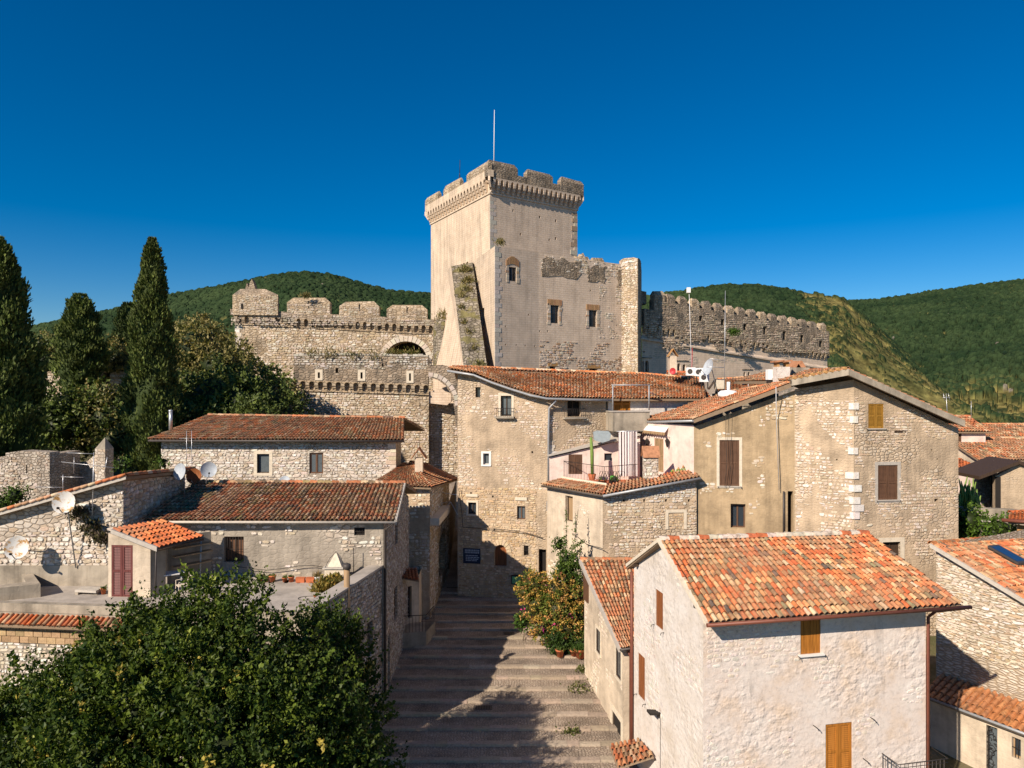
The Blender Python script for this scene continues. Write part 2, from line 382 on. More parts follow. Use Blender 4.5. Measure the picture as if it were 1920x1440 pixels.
# ------------------------------------------------------------------ walls with openings
class Wall:
    """vertical wall seen from outside, A on the left and B on the right"""
    def __init__(s, A, B):
        s.A = Vector((A[0], A[1], 0)); s.B = Vector((B[0], B[1], 0)); d = s.B - s.A; s.L = d.length; s.U = d / s.L
        s.N = Vector((s.U.y, -s.U.x, 0)); s.holes = []
    def sz(s, px, py):
        dx = (px - 960) / F
        sv = (dx * s.A.y - s.A.x) / (s.U.x - dx * s.U.y); Y = s.A.y + s.U.y * sv
        return sv, CH - (py - 720) * Y / F
    def p(s, a, z, o=0.): 
        q = s.A + s.U * a + s.N * o; return Vector((q.x, q.y, z))
    def rect(s, x0, y0, x1, y1):
        a = s.sz(x0, (y0 + y1) / 2)[0]; b = s.sz(x1, (y0 + y1) / 2)[0]; xc = (x0 + x1) / 2
        return (a, b, s.sz(xc, y1)[1], s.sz(xc, y0)[1])
    def hole(s, x0, y0, x1, y1, depth=.22, arch=0.):
        r = s.rect(x0, y0, x1, y1); s.holes.append(r + (depth, arch)); return r
    def top(s, a):
        t = s.tp
        if a <= t[0][0]: return t[0][1]
        for (a0, z0), (a1, z1) in zip(t, t[1:]):
            if a <= a1: return z0 + (z1 - z0) * (a - a0) / max(1e-6, a1 - a0)
        return t[-1][1]
    def wb(s, mb, a0, a1, z0, z1, o0, o1, m=0):
        mb.box(s.p(a0, z0, o0), s.U * (a1 - a0), s.N * (o1 - o0), Vector((0, 0, z1 - z0)), m)
    def build(s, parent, z0, top, mat, name='wall', thick=0., cap=None, kind=None):
        s.tp = [(0, top), (s.L, top)] if not isinstance(top, list) else top
        zA, zB = z0 if isinstance(z0, tuple) else (z0, z0)
        bot = lambda a: zA + (zB - zA) * a / s.L
        s.z0 = z0 = min(zA, zB)
        mb = MB()
        br = sorted(set([0., s.L] + [a for a, _ in s.tp if 0 < a < s.L] + [e for h in s.holes for e in h[:2] if 0 < e < s.L]))
        for a, b in zip(br, br[1:]):
            if b - a < 1e-4: continue
            mid = (a + b) / 2; cuts = sorted([(h[2], h[3]) for h in s.holes if h[0] < mid < h[1]])
            za, zb = bot(a), bot(b)
            for c0, c1 in cuts:
                if c0 > min(za, zb): mb.face([s.p(a, za), s.p(b, zb), s.p(b, c0), s.p(a, c0)])
                za = max(za, c1); zb = max(zb, c1)
            ta, tb = s.top(a), s.top(b)
            if max(ta, tb) > min(za, zb): mb.face([s.p(a, za), s.p(b, zb), s.p(b, max(zb, tb)), s.p(a, max(za, ta))])
        for a, b, c0, c1, d, arch in s.holes:
            mb.face([s.p(a, c0), s.p(b, c0), s.p(b, c0, -d), s.p(a, c0, -d)])
            mb.face([s.p(a, c0), s.p(a, c0, -d), s.p(a, c1, -d), s.p(a, c1)])
            mb.face([s.p(b, c0), s.p(b, c1), s.p(b, c1, -d), s.p(b, c0, -d)])
            mb.face([s.p(a, c0, -d), s.p(b, c0, -d), s.p(b, c1, -d), s.p(a, c1, -d)], 1)
            if arch <= 0: mb.face([s.p(a, c1), s.p(a, c1, -d), s.p(b, c1, -d), s.p(b, c1)])
            else:
                n = 10; cx = (a + b) / 2; hw = (b - a) / 2
                ap = [(cx - hw * math.cos(math.pi * i / n), c1 - arch + arch * math.sin(math.pi * i / n)) for i in range(n + 1)]
                for (x0, y0), (x1, y1) in zip(ap, ap[1:]):
                    mb.face([s.p(x0, y0), s.p(x1, y1), s.p(x1, c1), s.p(x0, c1)])
                    mb.face([s.p(x0, y0), s.p(x0, y0, -d), s.p(x1, y1, -d), s.p(x1, y1)])
        if thick:
            mb.face([s.p(s.L, zB, -thick), s.p(0, zA, -thick), s.p(0, s.top(0), -thick), s.p(s.L, s.top(s.L), -thick)])
            for (a0, t0), (a1, t1) in zip(s.tp, s.tp[1:]):
                mb.face([s.p(a0, t0), s.p(a1, t1), s.p(a1, t1, -thick), s.p(a0, t0, -thick)])
            mb.face([s.p(0, zA), s.p(0, s.top(0)), s.p(0, s.top(0), -thick), s.p(0, zA, -thick)])
            mb.face([s.p(0, zA), s.p(0, zA, -thick), s.p(s.L, zB, -thick), s.p(s.L, zB)])
            mb.face([s.p(s.L, zB), s.p(s.L, zB, -thick), s.p(s.L, s.top(s.L), -thick), s.p(s.L, s.top(s.L))])
        s.obj = mb.build(name, [mat, 'interior_shade'], parent, kind=kind)
        return s.obj

def jit(c, v=.12, r=RND):
    k = 1 + r.uniform(-v, v); return tuple(max(.005, x * k * (1 + r.uniform(-.04, .04))) for x in c)

# ---- single stones set proud of a wall
STONE_P = []
for q in range(12):
    rr = random.Random(100 + q); n = 8; ring0 = []; ring1 = []
    for i in range(n):
        t = 2 * math.pi * (i + .5) / n; c_, s_ = math.cos(t), math.sin(t)
        x = .5 * math.copysign(abs(c_) ** .72, c_) * (1 + rr.uniform(-.16, .10)); z = .5 * math.copysign(abs(s_) ** .72, s_) * (1 + rr.uniform(-.18, .10))
        ring0.append((x, -.4, z)); ring1.append((x * rr.uniform(.74, .9), 1 + rr.uniform(-.25, .1), z * rr.uniform(.72, .88)))
    STONE_P.append(np.array(ring0 + ring1, dtype=np.float32))
SIDES = np.array([(i, (i + 1) % 8, 8 + (i + 1) % 8, 8 + i) for i in range(8)])
STOP = np.array([(8, 9, 10, 15), (15, 10, 11, 14), (14, 11, 12, 13)])
SQ = np.vstack([SIDES, STOP])
STONE_M = []
for q, V in enumerate(STONE_P):
    me = bpy.data.meshes.new('stone'); me.from_pydata([tuple(v) for v in V], [], [tuple(int(i) for i in f) for f in SQ]); me.materials.append(MATS['stone']); STONE_M.append(me)

def stones(W, parent, s0, s1, z0, z1, size, cols, cover=None, indiv=0, proud=.03, seed=1, name='stone', margin=.06, rows=.3, gap=.018, vis=None):
    rr = random.Random(seed); z = z0; L = []
    while z < z1:
        h = size[1] * rr.uniform(1 - rows, 1 + rows); s = s0 - rr.uniform(0, size[0] * .5)
        while s < s1:
            wd = size[0] * rr.choice([.45, .6, .8, .95, 1.1, 1.45]) * rr.uniform(.85, 1.15)
            a0, a1 = max(s, s0), min(s + wd, s1); hh = h * rr.uniform(.68, 1.1); dz = rr.uniform(-.15, .15) * size[1]
            s += wd
            if a1 - a0 < size[0] * .3 or rr.random() < .07: continue
            cs, cz = (a0 + a1) / 2, z + h / 2 + dz
            if cz + hh / 2 > min(W.top(a0), W.top(a1)) - .02: continue
            if any(a1 > H[0] - margin and a0 < H[1] + margin and cz + hh / 2 > H[2] - margin and cz - hh / 2 < H[3] + margin for H in W.holes): continue
            if cover and not cover(cs, cz, rr): continue
            L.append((cs, cz, a1 - a0 - gap, hh - gap, rr.randrange(12), jit(rr.choice(cols), .10, rr), proud * rr.uniform(.4, 1.4), rr.uniform(-.16, .16)))
        z += h
    def onscr(e):
        q = W.p(e[0], e[1]); px = 960 + q.x * F / q.y; py = 720 - (q.z - CH) * F / q.y
        return 0 <= px < 1920 and 0 <= py < 1440 and (vis is None or vis(px, py))
    cand = sorted([e for e in L if onscr(e)], key=lambda e: -e[2] * e[3] / W.p(e[0], e[1]).y ** 2)[:indiv]
    cs_ = set(id(e) for e in cand)
    X = -W.U; Yv = W.N
    def mtx(e):
        cs, cz, w_, h_, k, c, pr, rot = e; ca, sa = math.cos(rot), math.sin(rot); o = W.p(cs, cz)
        ax = (X * ca + Vector((0, 0, sa))) * w_; az = (Vector((0, 0, ca)) - X * sa) * h_; ay = Yv * pr
        return Matrix(((ax.x, ay.x, az.x, o.x), (ax.y, ay.y, az.y, o.y), (ax.z, ay.z, az.z, o.z), (0, 0, 0, 1)))
    for e in cand:
        o = bpy.data.objects.new(name, STONE_M[e[4]]); o.matrix_world = mtx(e); o.color = c4(e[5]); COL.objects.link(o)
        o.parent = parent; o.matrix_parent_inverse = Matrix.Translation(-WLOC.get(parent.name, Vector((0, 0, 0))))
    rest = [e for e in L if id(e) not in cs_]
    if rest:
        VV = np.empty((len(rest), 16, 3), np.float32); CC = np.empty((len(rest), 16, 3), np.float32)
        for i, e in enumerate(rest):
            M = np.array(mtx(e)); VV[i] = STONE_P[e[4]] @ M[:3, :3].T + M[:3, 3]; CC[i] = e[5]
        QQ = (SQ[None] + (np.arange(len(rest)) * 16)[:, None, None]).reshape(-1, 4)
        np_mesh('stonework', VV.reshape(-1, 3), QQ, 'stones', parent, CC.reshape(-1, 3), kind='stuff')
    return len(L)
def patch(scale, thr, seed):
    off = Vector((seed * 7.3, seed * 3.1, 0))
    def f(s, z, rr): return mnoise.fractal(Vector((s * scale, z * scale, 0)) + off, 1.0, 2.0, 4) > thr
    return f

# ---- roofs of round tiles
def tile_arrays():
    V = []; Q = []
    for rad, y in ((.41, 0.), (.30, 1.)):
        for k in range(7):
            t = math.pi * k / 6; V.append((math.cos(t) * rad, y, math.sin(t) * rad * 1.08))
    for rad in (.41, .355):
        for k in range(7):
            t = math.pi * k / 6; V.append((math.cos(t) * rad, 0, math.sin(t) * rad * 1.08))
    for k in range(6): Q.append((k, k + 7, k + 8, k + 1))
    for k in range(6): Q.append((14 + k, 15 + k, 22 + k, 21 + k))
    return np.array(V, np.float32), np.array(Q)
TV, TQ = tile_arrays()
TILE_M = bpy.data.meshes.new('tile'); TILE_M.from_pydata([tuple(v) for v in TV], [], [tuple(int(i) for i in f) for f in TQ]); TILE_M.materials.append(MATS['tile'])
TILE_M.polygons.foreach_set('use_smooth', [True] * 6 + [False] * 6)
PAL_OLD = [((.46, .17, .07), 4), ((.54, .21, .09), 4), ((.42, .24, .13), 4), ((.58, .41, .25), 3), ((.28, .19, .11), 3), ((.36, .26, .14), 3), ((.17, .10, .07), 1), ((.46, .22, .12), 3)]
PAL_MOSS = [((.36, .13, .06), 4), ((.46, .17, .075), 4), ((.42, .26, .15), 4), ((.52, .37, .23), 3), ((.22, .15, .09), 4), ((.30, .22, .10), 3), ((.15, .10, .065), 2)]
PAL_MIX = [((.52, .135, .05), 9), ((.58, .19, .075), 9), ((.60, .27, .12), 7), ((.60, .38, .20), 5), ((.50, .32, .17), 4), ((.34, .19, .10), 4), ((.24, .19, .11), 2), ((.14, .10, .08), 2), ((.45, .20, .095), 6), ((.62, .46, .30), 2)]
PAL_ORANGE = [((.58, .16, .05), 6), ((.50, .13, .045), 3), ((.64, .22, .08), 3)]
PAL_WARM = [((.50, .16, .065), 6), ((.58, .24, .11), 5), ((.56, .34, .18), 4), ((.40, .21, .11), 4), ((.25, .17, .10), 2), ((.62, .42, .25), 2)]
def polyl(P):
    P = [Vector(p) for p in P]; d = [0.]
    for a, b in zip(P, P[1:]): d.append(d[-1] + (b - a).length)
    def f(u):
        t = u * d[-1]
        for i in range(len(P) - 1):
            if t <= d[i + 1] or i == len(P) - 2:
                return P[i].lerp(P[i + 1], (t - d[i]) / max(1e-6, d[i + 1] - d[i]))
    return f, d[-1]
def tiled_roof(parent, E, R, pal, pitch=.23, row=.36, indiv=0, slab=.12, sag=.03, seed=3, ridge=True, smat='soffit', rng=None, ridge_pal=None, name='roof', edge=None):
    """E eave left to right, R ridge left to right (as seen from outside)"""
    fe, le = polyl(E); fr, lr = polyl(R); rr = random.Random(seed)
    n = max(2, round(max(le, lr) / pitch)); sl = (fr(.5) - fe(.5)).length; m = max(1, round(sl / row))
    pl = [c for c, k in pal for _ in range(k)]
    off = Vector((seed * 5.1, seed * 2.7, 0))
    def pt(u, v):
        p = fe(u).lerp(fr(u), v); p.z += sag * mnoise.noise(Vector((p.x * .45, p.y * .45, 0)) + off) * 2 * math.sin(math.pi * min(1, max(0, v)) * .8 + .3)
        return p
    # deck
    mb = MB(); K = 12
    for i in range(K):
        u0, u1 = i / K, (i + 1) / K; a, b, c, d = fe(u0), fe(u1), fr(u1), fr(u0); dz = Vector((0, 0, -slab)); up = Vector((0, 0, -.03))
        mb.face([a + up, b + up, c + up, d + up]); mb.face([d + dz, c + dz, b + dz, a + dz]); mb.face([a + dz, b + dz, b + up, a + up]); mb.face([c + up, c + dz, d + dz, d + up])
        if i == 0: mb.face([a + up, d + up, d + dz, a + dz])
        if i == K - 1: mb.face([b + up, b + dz, c + dz, c + up])
    roof = mb.build(name, smat, parent)
    # tiles: channel tiles joined, cover tiles single as far as they can be told apart
    items = []; PV = []; PQ = []; PC = []
    def frame(u, v):
        o = pt(u, v); yv = (fr(u) - fe(u)).normalized(); xv = (fe(min(1, u + .01)) - fe(max(0, u - .01))).lerp(fr(min(1, u + .01)) - fr(max(0, u - .01)), v)
        w_ = xv.length / (min(1, u + .01) - max(0, u - .01)) / n; xv = xv.normalized(); zv = xv.cross(yv).normalized()
        if zv.z < 0: zv = -zv
        return o, xv, yv, zv, w_
    for i in range(n + 1):
        for j in range(m):
            u, v = i / n, j / m; ll = (fr(u) - fe(u)).length / m
            if i < n:
                o, xv, yv, zv, w_ = frame((i + .5) / n, v)
                a = rr.uniform(-.035, .035); x2 = xv * math.cos(a) + yv * math.sin(a); y2 = yv * math.cos(a) - xv * math.sin(a)
                y2 = (y2 - zv * .10 + zv * rr.uniform(-.02, .02)).normalized(); z2 = zv
                o = o + yv * rr.uniform(-.02, .02) - (yv * .05 if j == 0 else yv * 0) + zv * (.045 + rr.uniform(-.008, .008))
                Ls = ll * 1.16; wx = w_ * rr.uniform(.95, 1.04)
                M = Matrix(((x2.x * wx, y2.x * Ls, z2.x * wx, o.x), (x2.y * wx, y2.y * Ls, z2.y * wx, o.y), (x2.z * wx, y2.z * Ls, z2.z * wx, o.z), (0, 0, 0, 1)))
                q_ = Vector((o.x * .55, o.y * .55, 0)) + off; wf = min(.6, max(0., .22 + .75 * mnoise.fractal(q_, 1., 2., 3))); c_ = jit(rr.choice(pl), .14, rr); items.append((M, tuple(x * (1 - wf) + y * wf for x, y in zip(c_, (.36, .20, .115)))))
            if 0 < i < n:
                o, xv, yv, zv, w_ = frame(u, v); c = jit(rr.choice(pl), .2, rr); c = tuple(x * .8 for x in c); k = len(PV)
                y1 = o + yv * ll * 1.1
                for t, hz in ((-.3, .05), (-.14, .0), (.14, .0), (.3, .05)):
                    PV.append(tuple(o + xv * w_ * t + zv * (hz * pitch / .23 + .018))); PV.append(tuple(y1 + xv * w_ * t + zv * (hz * pitch / .23 - .006)))
                for q in range(3): PQ.append((k + 2 * q, k + 2 * q + 2, k + 2 * q + 3, k + 2 * q + 1))
                PC += [c] * 8
    if ridge:
        nr = max(2, round(lr / .38)); rp = [c for c, k in (ridge_pal or pal) for _ in range(k)]
        for i in range(nr):
            a, b = fr(i / nr), fr((i + 1) / nr); yv = (b - a); L_ = yv.length * 1.12; yv = yv.normalized(); xv = (fe(.5) - fr(.5)); xv.z = 0; xv = (xv - yv * xv.dot(yv)).normalized(); zv = xv.cross(yv)
            if zv.z < 0: zv = -zv
            wx = .34; o = a + zv * .02
            items.append((Matrix(((xv.x * wx, yv.x * L_, zv.x * wx, o.x), (xv.y * wx, yv.y * L_, zv.y * wx, o.y), (xv.z * wx, yv.z * L_, zv.z * wx, o.z), (0, 0, 0, 1))), jit(rr.choice(rp), .14, rr)))
    def onscr(M):
        q = M.translation; px = 960 + q.x * F / q.y; py = 720 - (q.z - CH) * F / q.y
        return 0 <= px < 1920 and 0 <= py < 1440
    cand = sorted([it for it in items if onscr(it[0])], key=lambda it: it[0].translation.y)[:indiv]; ids = set(id(x) for x in cand)
    for M, c in cand:
        o = bpy.data.objects.new('tile', TILE_M); o.matrix_world = M; o.color = c4(c); COL.objects.link(o); o.parent = roof
    rest = [it for it in items if id(it) not in ids]
    if rest:
        VV = np.empty((len(rest), 28, 3), np.float32); CC = np.empty((len(rest), 28, 3), np.float32)
        for i, (M, c) in enumerate(rest):
            A = np.array(M); VV[i] = TV @ A[:3, :3].T + A[:3, 3]; CC[i] = c
        QQ = (TQ[None] + (np.arange(len(rest)) * 28)[:, None, None]).reshape(-1, 4)
        o = np_mesh('cover_tiles', VV.reshape(-1, 3), QQ, 'tiles', roof, CC.reshape(-1, 3), kind='stuff')
        o.data.polygons.foreach_set('use_smooth', ([True] * 6 + [False] * 6) * len(rest))
    if PV: np_mesh('channel_tiles', PV, PQ, 'tiles', roof, PC, kind='stuff')
    return roof

# ---- windows, shutters, doors, pipes
def surround(parent, W, r, wd, mat, o=.03, bottom=True, name='surround'):
    a0, a1, z0, z1 = r; mb = MB()
    W.wb(mb, a0 - wd, a0, z0, z1, -.02, o); W.wb(mb, a1, a1 + wd, z0, z1, -.02, o); W.wb(mb, a0 - wd, a1 + wd, z1, z1 + wd, -.02, o + .002)
    if bottom: W.wb(mb, a0 - wd, a1 + wd, z0 - wd * .8, z0, -.02, o + .03)
    return mb.build(name, mat, parent)
def window(parent, W, r, fr='wood_brown', pane='glass', d=.22, leaves=2, sur=None, surw=.12, sill=None, bars=False, fw=.06):
    a0, a1, z0, z1 = r; mb = MB(); o0, o1 = -d + .03, -d + .09
    W.wb(mb, a0, a0 + fw, z0, z1, o0, o1); W.wb(mb, a1 - fw, a1, z0, z1, o0, o1)
    W.wb(mb, a0 + fw, a1 - fw, z0, z0 + fw, o0, o1); W.wb(mb, a0 + fw, a1 - fw, z1 - fw, z1, o0, o1)
    if leaves == 2: c = (a0 + a1) / 2; W.wb(mb, c - fw * .6, c + fw * .6, z0 + fw, z1 - fw, o0, o1)
    wob = mb.build('window', fr, parent)
    g = MB()
    g.face([W.p(a0 + fw, z0 + fw, o0 + .02), W.p(a1 - fw, z0 + fw, o0 + .02), W.p(a1 - fw, z1 - fw, o0 + .02), W.p(a0 + fw, z1 - fw, o0 + .02)])
    g.build('pane', pane, wob)
    if sur: surround(wob, W, r, surw, sur)
    if sill:
        s_ = MB(); W.wb(s_, a0 - .08, a1 + .08, z0 - .07, z0 - .005, -d + .1, .07); s_.build('sill', sill, wob)
    if bars:
        k = max(3, round((a1 - a0) / .13))
        for i in range(1, k):
            b_ = MB(); a = a0 + (a1 - a0) * i / k; b_.tube([W.p(a, z0, -.05), W.p(a, z1, -.05)], .012, 5); b_.build('bar', 'iron', wob)
        b_ = MB(); b_.tube([W.p(a0, (z0 + z1) / 2, -.035), W.p(a1, (z0 + z1) / 2, -.035)], .012, 5); b_.build('crossbar', 'iron', wob)
    return wob
def shutters(parent, W, r, mat, leaves=2, o=-.05, louver=True, sur=None, surw=.15, sill=None, dogs=True, name='shutter'):
    a0, a1, z0, z1 = r; wd = (a1 - a0) / leaves; first = None
    for k in range(leaves):
        b0, b1 = a0 + wd * k + .008, a0 + wd * (k + 1) - .008; mb = MB(); st = min(.08, wd * .18)
        if louver:
            W.wb(mb, b0, b0 + st, z0, z1, o - .03, o + .025); W.wb(mb, b1 - st, b1, z0, z1, o - .03, o + .025)
            zs = [z0, (z0 + z1) / 2 - .05, z1 - .09]
            for zz in zs: W.wb(mb, b0 + st, b1 - st, zz, zz + .09, o - .03, o + .022)
            nz = max(6, int((z1 - z0) / .065))
            for q in range(nz):
                zz = z0 + (z1 - z0) * (q + .3) / nz
                mb.face([W.p(b0 + st, zz, o + .015), W.p(b1 - st, zz, o + .015), W.p(b1 - st, zz + .055, o - .02), W.p(b0 + st, zz + .055, o - .02)])
            mb.face([W.p(b0 + st, z0, o - .028), W.p(b1 - st, z0, o - .028), W.p(b1 - st, z1, o - .028), W.p(b0 + st, z1, o - .028)])
            so = mb.build(name, mat, parent)
        else:
            W.wb(mb, b0, b1, z0 + .003, z1 - .003, o - .03, o - .012); so = mb.build(name, mat, parent)
            npk = max(2, round((b1 - b0) / .13))
            for q in range(npk):
                pk = MB(); e0 = b0 + (b1 - b0) * q / npk; W.wb(pk, e0 + .004, e0 + (b1 - b0) / npk - .004, z0 + .005, z1 - .005, o - .012, o + .02 + .004 * (q % 2)); pk.build('plank', mat, so)
        if first is None: first = so
    if sur: surround(first, W, r, surw, sur, o=.012)
    if sill:
        s_ = MB(); W.wb(s_, a0 - .1, a1 + .1, z0 - .06, z0 - .004, -.05, .09); s_.build('sill', sill, first)
    if dogs:
        for a in (a0 - .1, a1 + .1):
            g = MB(); g.tube([W.p(a, z0 - .03, 0), W.p(a, z0 - .04, .12), W.p(a, z0 - .12, .13)], .014, 5); g.build('shutter_stay', 'iron', first)
    return first
def pipe(parent, pts, r, mat, name='downpipe', brk=None):
    return MB().tube(pts, r, 8).build(name, mat, parent, uv=False)
def quoins(W, parent, side, z0, z1, cols, h=.34, w=(.42, .26), proud=.035, seed=5, depth=.05):
    rr = random.Random(seed); z = z0; i = 0
    while z < z1:
        hh = h * rr.uniform(.8, 1.2); ww = w[i % 2] * rr.uniform(.85, 1.15); a0, a1 = (-.02, ww) if side == 'L' else (W.L - ww, W.L + .02)
        mb = MB(); W.wb(mb, a0, a1, z + .01, min(z1, z + hh) - .01, -depth, proud * rr.uniform(.7, 1.3))
        o = mb.build('quoin', 'stone', parent); o.color = c4(jit(rr.choice(cols), .1, rr)); z += hh; i += 1
STM = [(.53, .43, .325), (.59, .49, .385), (.64, .56, .465), (.50, .38, .265), (.57, .46, .35)]
STC = [(.52, .43, .32), (.60, .52, .41), (.66, .60, .51), (.46, .35, .23), (.56, .47, .37)]
STW = [(.56, .49, .41), (.64, .58, .50), (.70, .66, .60), (.50, .41, .31), (.60, .52, .44)]
STO = [(.50, .36, .21), (.58, .44, .28), (.62, .50, .35), (.44, .30, .165), (.55, .41, .26)]
STG = [(.40, .34, .28), (.48, .42, .35), (.55, .49, .42), (.36, .28, .21)]

# ================================================================== SETTING
def sstep(a, b, x):
    t = np.clip((x - a) / (b - a), 0, 1); return t * t * (3 - 2 * t)
def street_z(y): return .9 + .08 * (y - 28)
def ground_z(x, y):
    zs = .9 + .08 * (np.clip(y, 18, 47) - 28) - .45
    z = zs + sstep(50, 76, y) * 3.6
    zl = zs + sstep(30, 37, y) * 3.2 + sstep(36, 60, y) * 4.0
    z = z + (np.maximum(zl, z) - z) * sstep(-13, -20, x)
    z = z + sstep(15, 22, x) * (sstep(34, 50, y) * 2.5 - sstep(50, 76, y) * 6.0)
    z = z - sstep(125, 240, y) * 26 - sstep(60, 200, np.abs(x)) * 14 * sstep(20, 60, y)
    return z
gx = np.concatenate([np.linspace(-2600, -100, 20)[:-1], np.linspace(-100, 100, 101), np.linspace(100, 2600, 20)[1:]])
gy = np.concatenate([np.linspace(-300, 0, 8)[:-1], np.linspace(0, 130, 66), np.linspace(130, 300, 12)[1:], np.linspace(300, 4200, 24)[1:]])
GX, GY = np.meshgrid(gx, gy); GZ = ground_z(GX, GY)
GV = np.stack([GX, GY, GZ], -1).reshape(-1, 3); nxg = len(gx); I = np.arange((len(gy) - 1) * (nxg - 1)); a_ = I // (nxg - 1) * nxg + I % (nxg - 1)
GQ = np.stack([a_, a_ + 1, a_ + nxg + 1, a_ + nxg], -1)
def groundmat():
    m, nt, n, l, b = newmat('ground')
    g = n.new('ShaderNodeNewGeometry').outputs['Position']
    t = tex(n, l, g, 'ShaderNodeTexNoise', .35, Detail=10.0, Roughness=.7)
    r = ramp(n, [(.3, (.045, .055, .02)), (.5, (.11, .10, .045)), (.62, (.20, .165, .10)), (.75, (.30, .25, .18))]); l.new(t.outputs['Fac'], r.inputs[0]); l.new(r.outputs[0], b.inputs['Base Color'])
    bump(n, l, b, t.outputs['Fac'], .3)
groundmat()
go = np_mesh('ground', GV, GQ, 'ground', smooth=True); tag(go, 'dry earth and grass under the hilltop town', kind='structure')

# ---- wooded hills
def cells(X, Y, size, seed):
    cx, cy = np.floor(X / size), np.floor(Y / size); best = np.full(X.shape, 9.); idv = np.zeros(X.shape)
    for dx in (-1, 0, 1):
        for dy in (-1, 0, 1):
            a, b = cx + dx, cy + dy
            h1 = np.modf(np.abs(np.sin(a * 127.1 + b * 311.7 + seed) * 43758.5453))[0]; h2 = np.modf(np.abs(np.sin(a * 269.5 + b * 183.3 + seed) * 24634.634))[0]; h3 = np.modf(np.abs(np.sin(a * 93.9 + b * 67.3 + seed) * 15731.743))[0]
            d = np.hypot(X / size - (a + .1 + .8 * h1), Y / size - (b + .1 + .8 * h2)) / (.45 + .4 * h3)
            m = d < best; best = np.where(m, d, best); idv = np.where(m, h3, idv)
    return np.sqrt(np.clip(1 - best * best, 0, 1)), idv
def vnoise(X, Y, s, seed):
    out = np.zeros(X.shape); amp = 1.
    for o in range(5):
        x, y = X / s, Y / s; ix, iy = np.floor(x), np.floor(y); fx, fy = x - ix, y - iy; fx = fx * fx * (3 - 2 * fx); fy = fy * fy * (3 - 2 * fy)
        h = lambda a, b: np.modf(np.abs(np.sin(a * 127.1 + b * 311.7 + seed + o * 17.3) * 43758.5453))[0]
        out += amp * ((h(ix, iy) * (1 - fx) + h(ix + 1, iy) * fx) * (1 - fy) + (h(ix, iy + 1) * (1 - fx) + h(ix + 1, iy + 1) * fx) * fy - .5)
        amp *= .5; s /= 2.03
    return out
def hill(label, ridge, Y0, Y1, z0, seed, grass, cell=9., tree=5., step=2.1, rows=210, x0=-400, x1=2400, gul=26., tint=(1, 1, 1)):
    px = np.arange(x0, x1, step); t = np.concatenate([np.linspace(0, 1, rows), np.linspace(1, 1.5, 14)[1:]])
    PX, T = np.meshgrid(px, t)
    ry = np.interp(PX, [p for p, _ in ridge], [y for _, y in ridge]); zr = CH + (720 - ry) * Y1 / F
    Y = Y0 + (Y1 - Y0) * T; X = (PX - 960) * Y / F
    tt = np.where(T <= 1, T, 1 - (T - 1) * 1.3); Z = z0 + (zr - z0) * (tt ** 1.12)
    fade = np.clip(tt * (1 - tt) * 4, 0, 1)
    Z = Z + vnoise(X, Y, 170., seed) * gul * fade
    cb, ci = cells(X, Y, cell, seed)
    SY = 720 - (Z - CH) * F / Y; G = np.clip(grass(PX, SY, vnoise(X, Y, 60., seed + 3), vnoise(X, Y, 14., seed + 5)), 0, 1)
    tr = np.where(ci < G * 1.25 - .12, 0, 1)
    big = vnoise(X, Y, 90., seed + 9)
    cs2, ci2 = cells(X, Y, cell * .55, seed + 40); bush = ((ci2 > .62) & (vnoise(X, Y, 22., seed + 41) > -.12)) * (1 - tr)
    Z = Z + cb * tree * (.6 + .6 * ci) * tr + cs2 * tree * .45 * bush + cs2 * tree * .4 * tr + (1 - tr) * vnoise(X, Y, 6., seed + 43) * 1.2
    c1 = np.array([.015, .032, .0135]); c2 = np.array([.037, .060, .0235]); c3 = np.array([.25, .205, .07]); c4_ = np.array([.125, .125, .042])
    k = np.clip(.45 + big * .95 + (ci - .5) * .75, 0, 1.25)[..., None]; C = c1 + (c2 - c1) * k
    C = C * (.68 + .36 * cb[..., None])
    gr = c4_ + (c3 - c4_) * np.clip(.5 + vnoise(X, Y, 30., seed + 11) * 1.3, 0, 1)[..., None]
    wgt = (np.clip((1 - tr) + (1 - cb * 1.6).clip(0, 1) * G, 0, 1) * (1 - bush * (cs2 > .25) * .85))[..., None]; gr = gr * (.75 + .9 * vnoise(X, Y, 5., seed + 45) + .1)[..., None].clip(.4, 1.5)
    C = C * (1 - wgt) + gr * wgt
    rock = (vnoise(X, Y, 40., seed + 21) > .62)[..., None] * (vnoise(X, Y, 9., seed + 23) > .1)[..., None]
    C = np.where(rock, np.array([.20, .175, .14]), C) * np.array(tint)
    nc = len(px); I = np.arange((len(t) - 1) * (nc - 1)); a = I // (nc - 1) * nc + I % (nc - 1)
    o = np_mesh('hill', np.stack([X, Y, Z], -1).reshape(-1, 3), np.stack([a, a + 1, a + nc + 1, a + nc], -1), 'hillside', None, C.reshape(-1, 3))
    tag(o, label, kind='structure')
def g_left(px, y, n1, n2): return .06 + n1 * .25 + np.clip((y - 600) / 120, 0, 1) * .25
def g_right(px, y, n1, n2):
    axis = 1548 + (y - 550) * .92; d = np.abs(px - axis + 18) / (48 + (y - 550).clip(0, 400) * .8)
    return np.clip(1.35 - d * 1.15, 0, 1) * .95 + n1 * .8 + n2 * .45 - .16 + np.clip((px - 1180) / 400, 0, 1) * .08
def g_far(px, y, n1, n2): return n1 * .55 + n2 * .5 + np.clip((y - 670) / 90, 0, 1) * .75 - .10
hill('steep wooded hill with bare rocks on its summit behind the battlements at left', [(-600, 655), (-200, 640), (0, 628), (190, 588), (260, 571), (330, 553), (400, 541), (470, 527), (530, 516), (575, 513), (620, 517), (680, 535), (740, 549), (800, 553), (880, 566), (1000, 588), (1200, 620), (2400, 690)], 420, 1150, -14, 3, g_left, cell=7.5, tree=4.2, x0=-500, x1=1350)
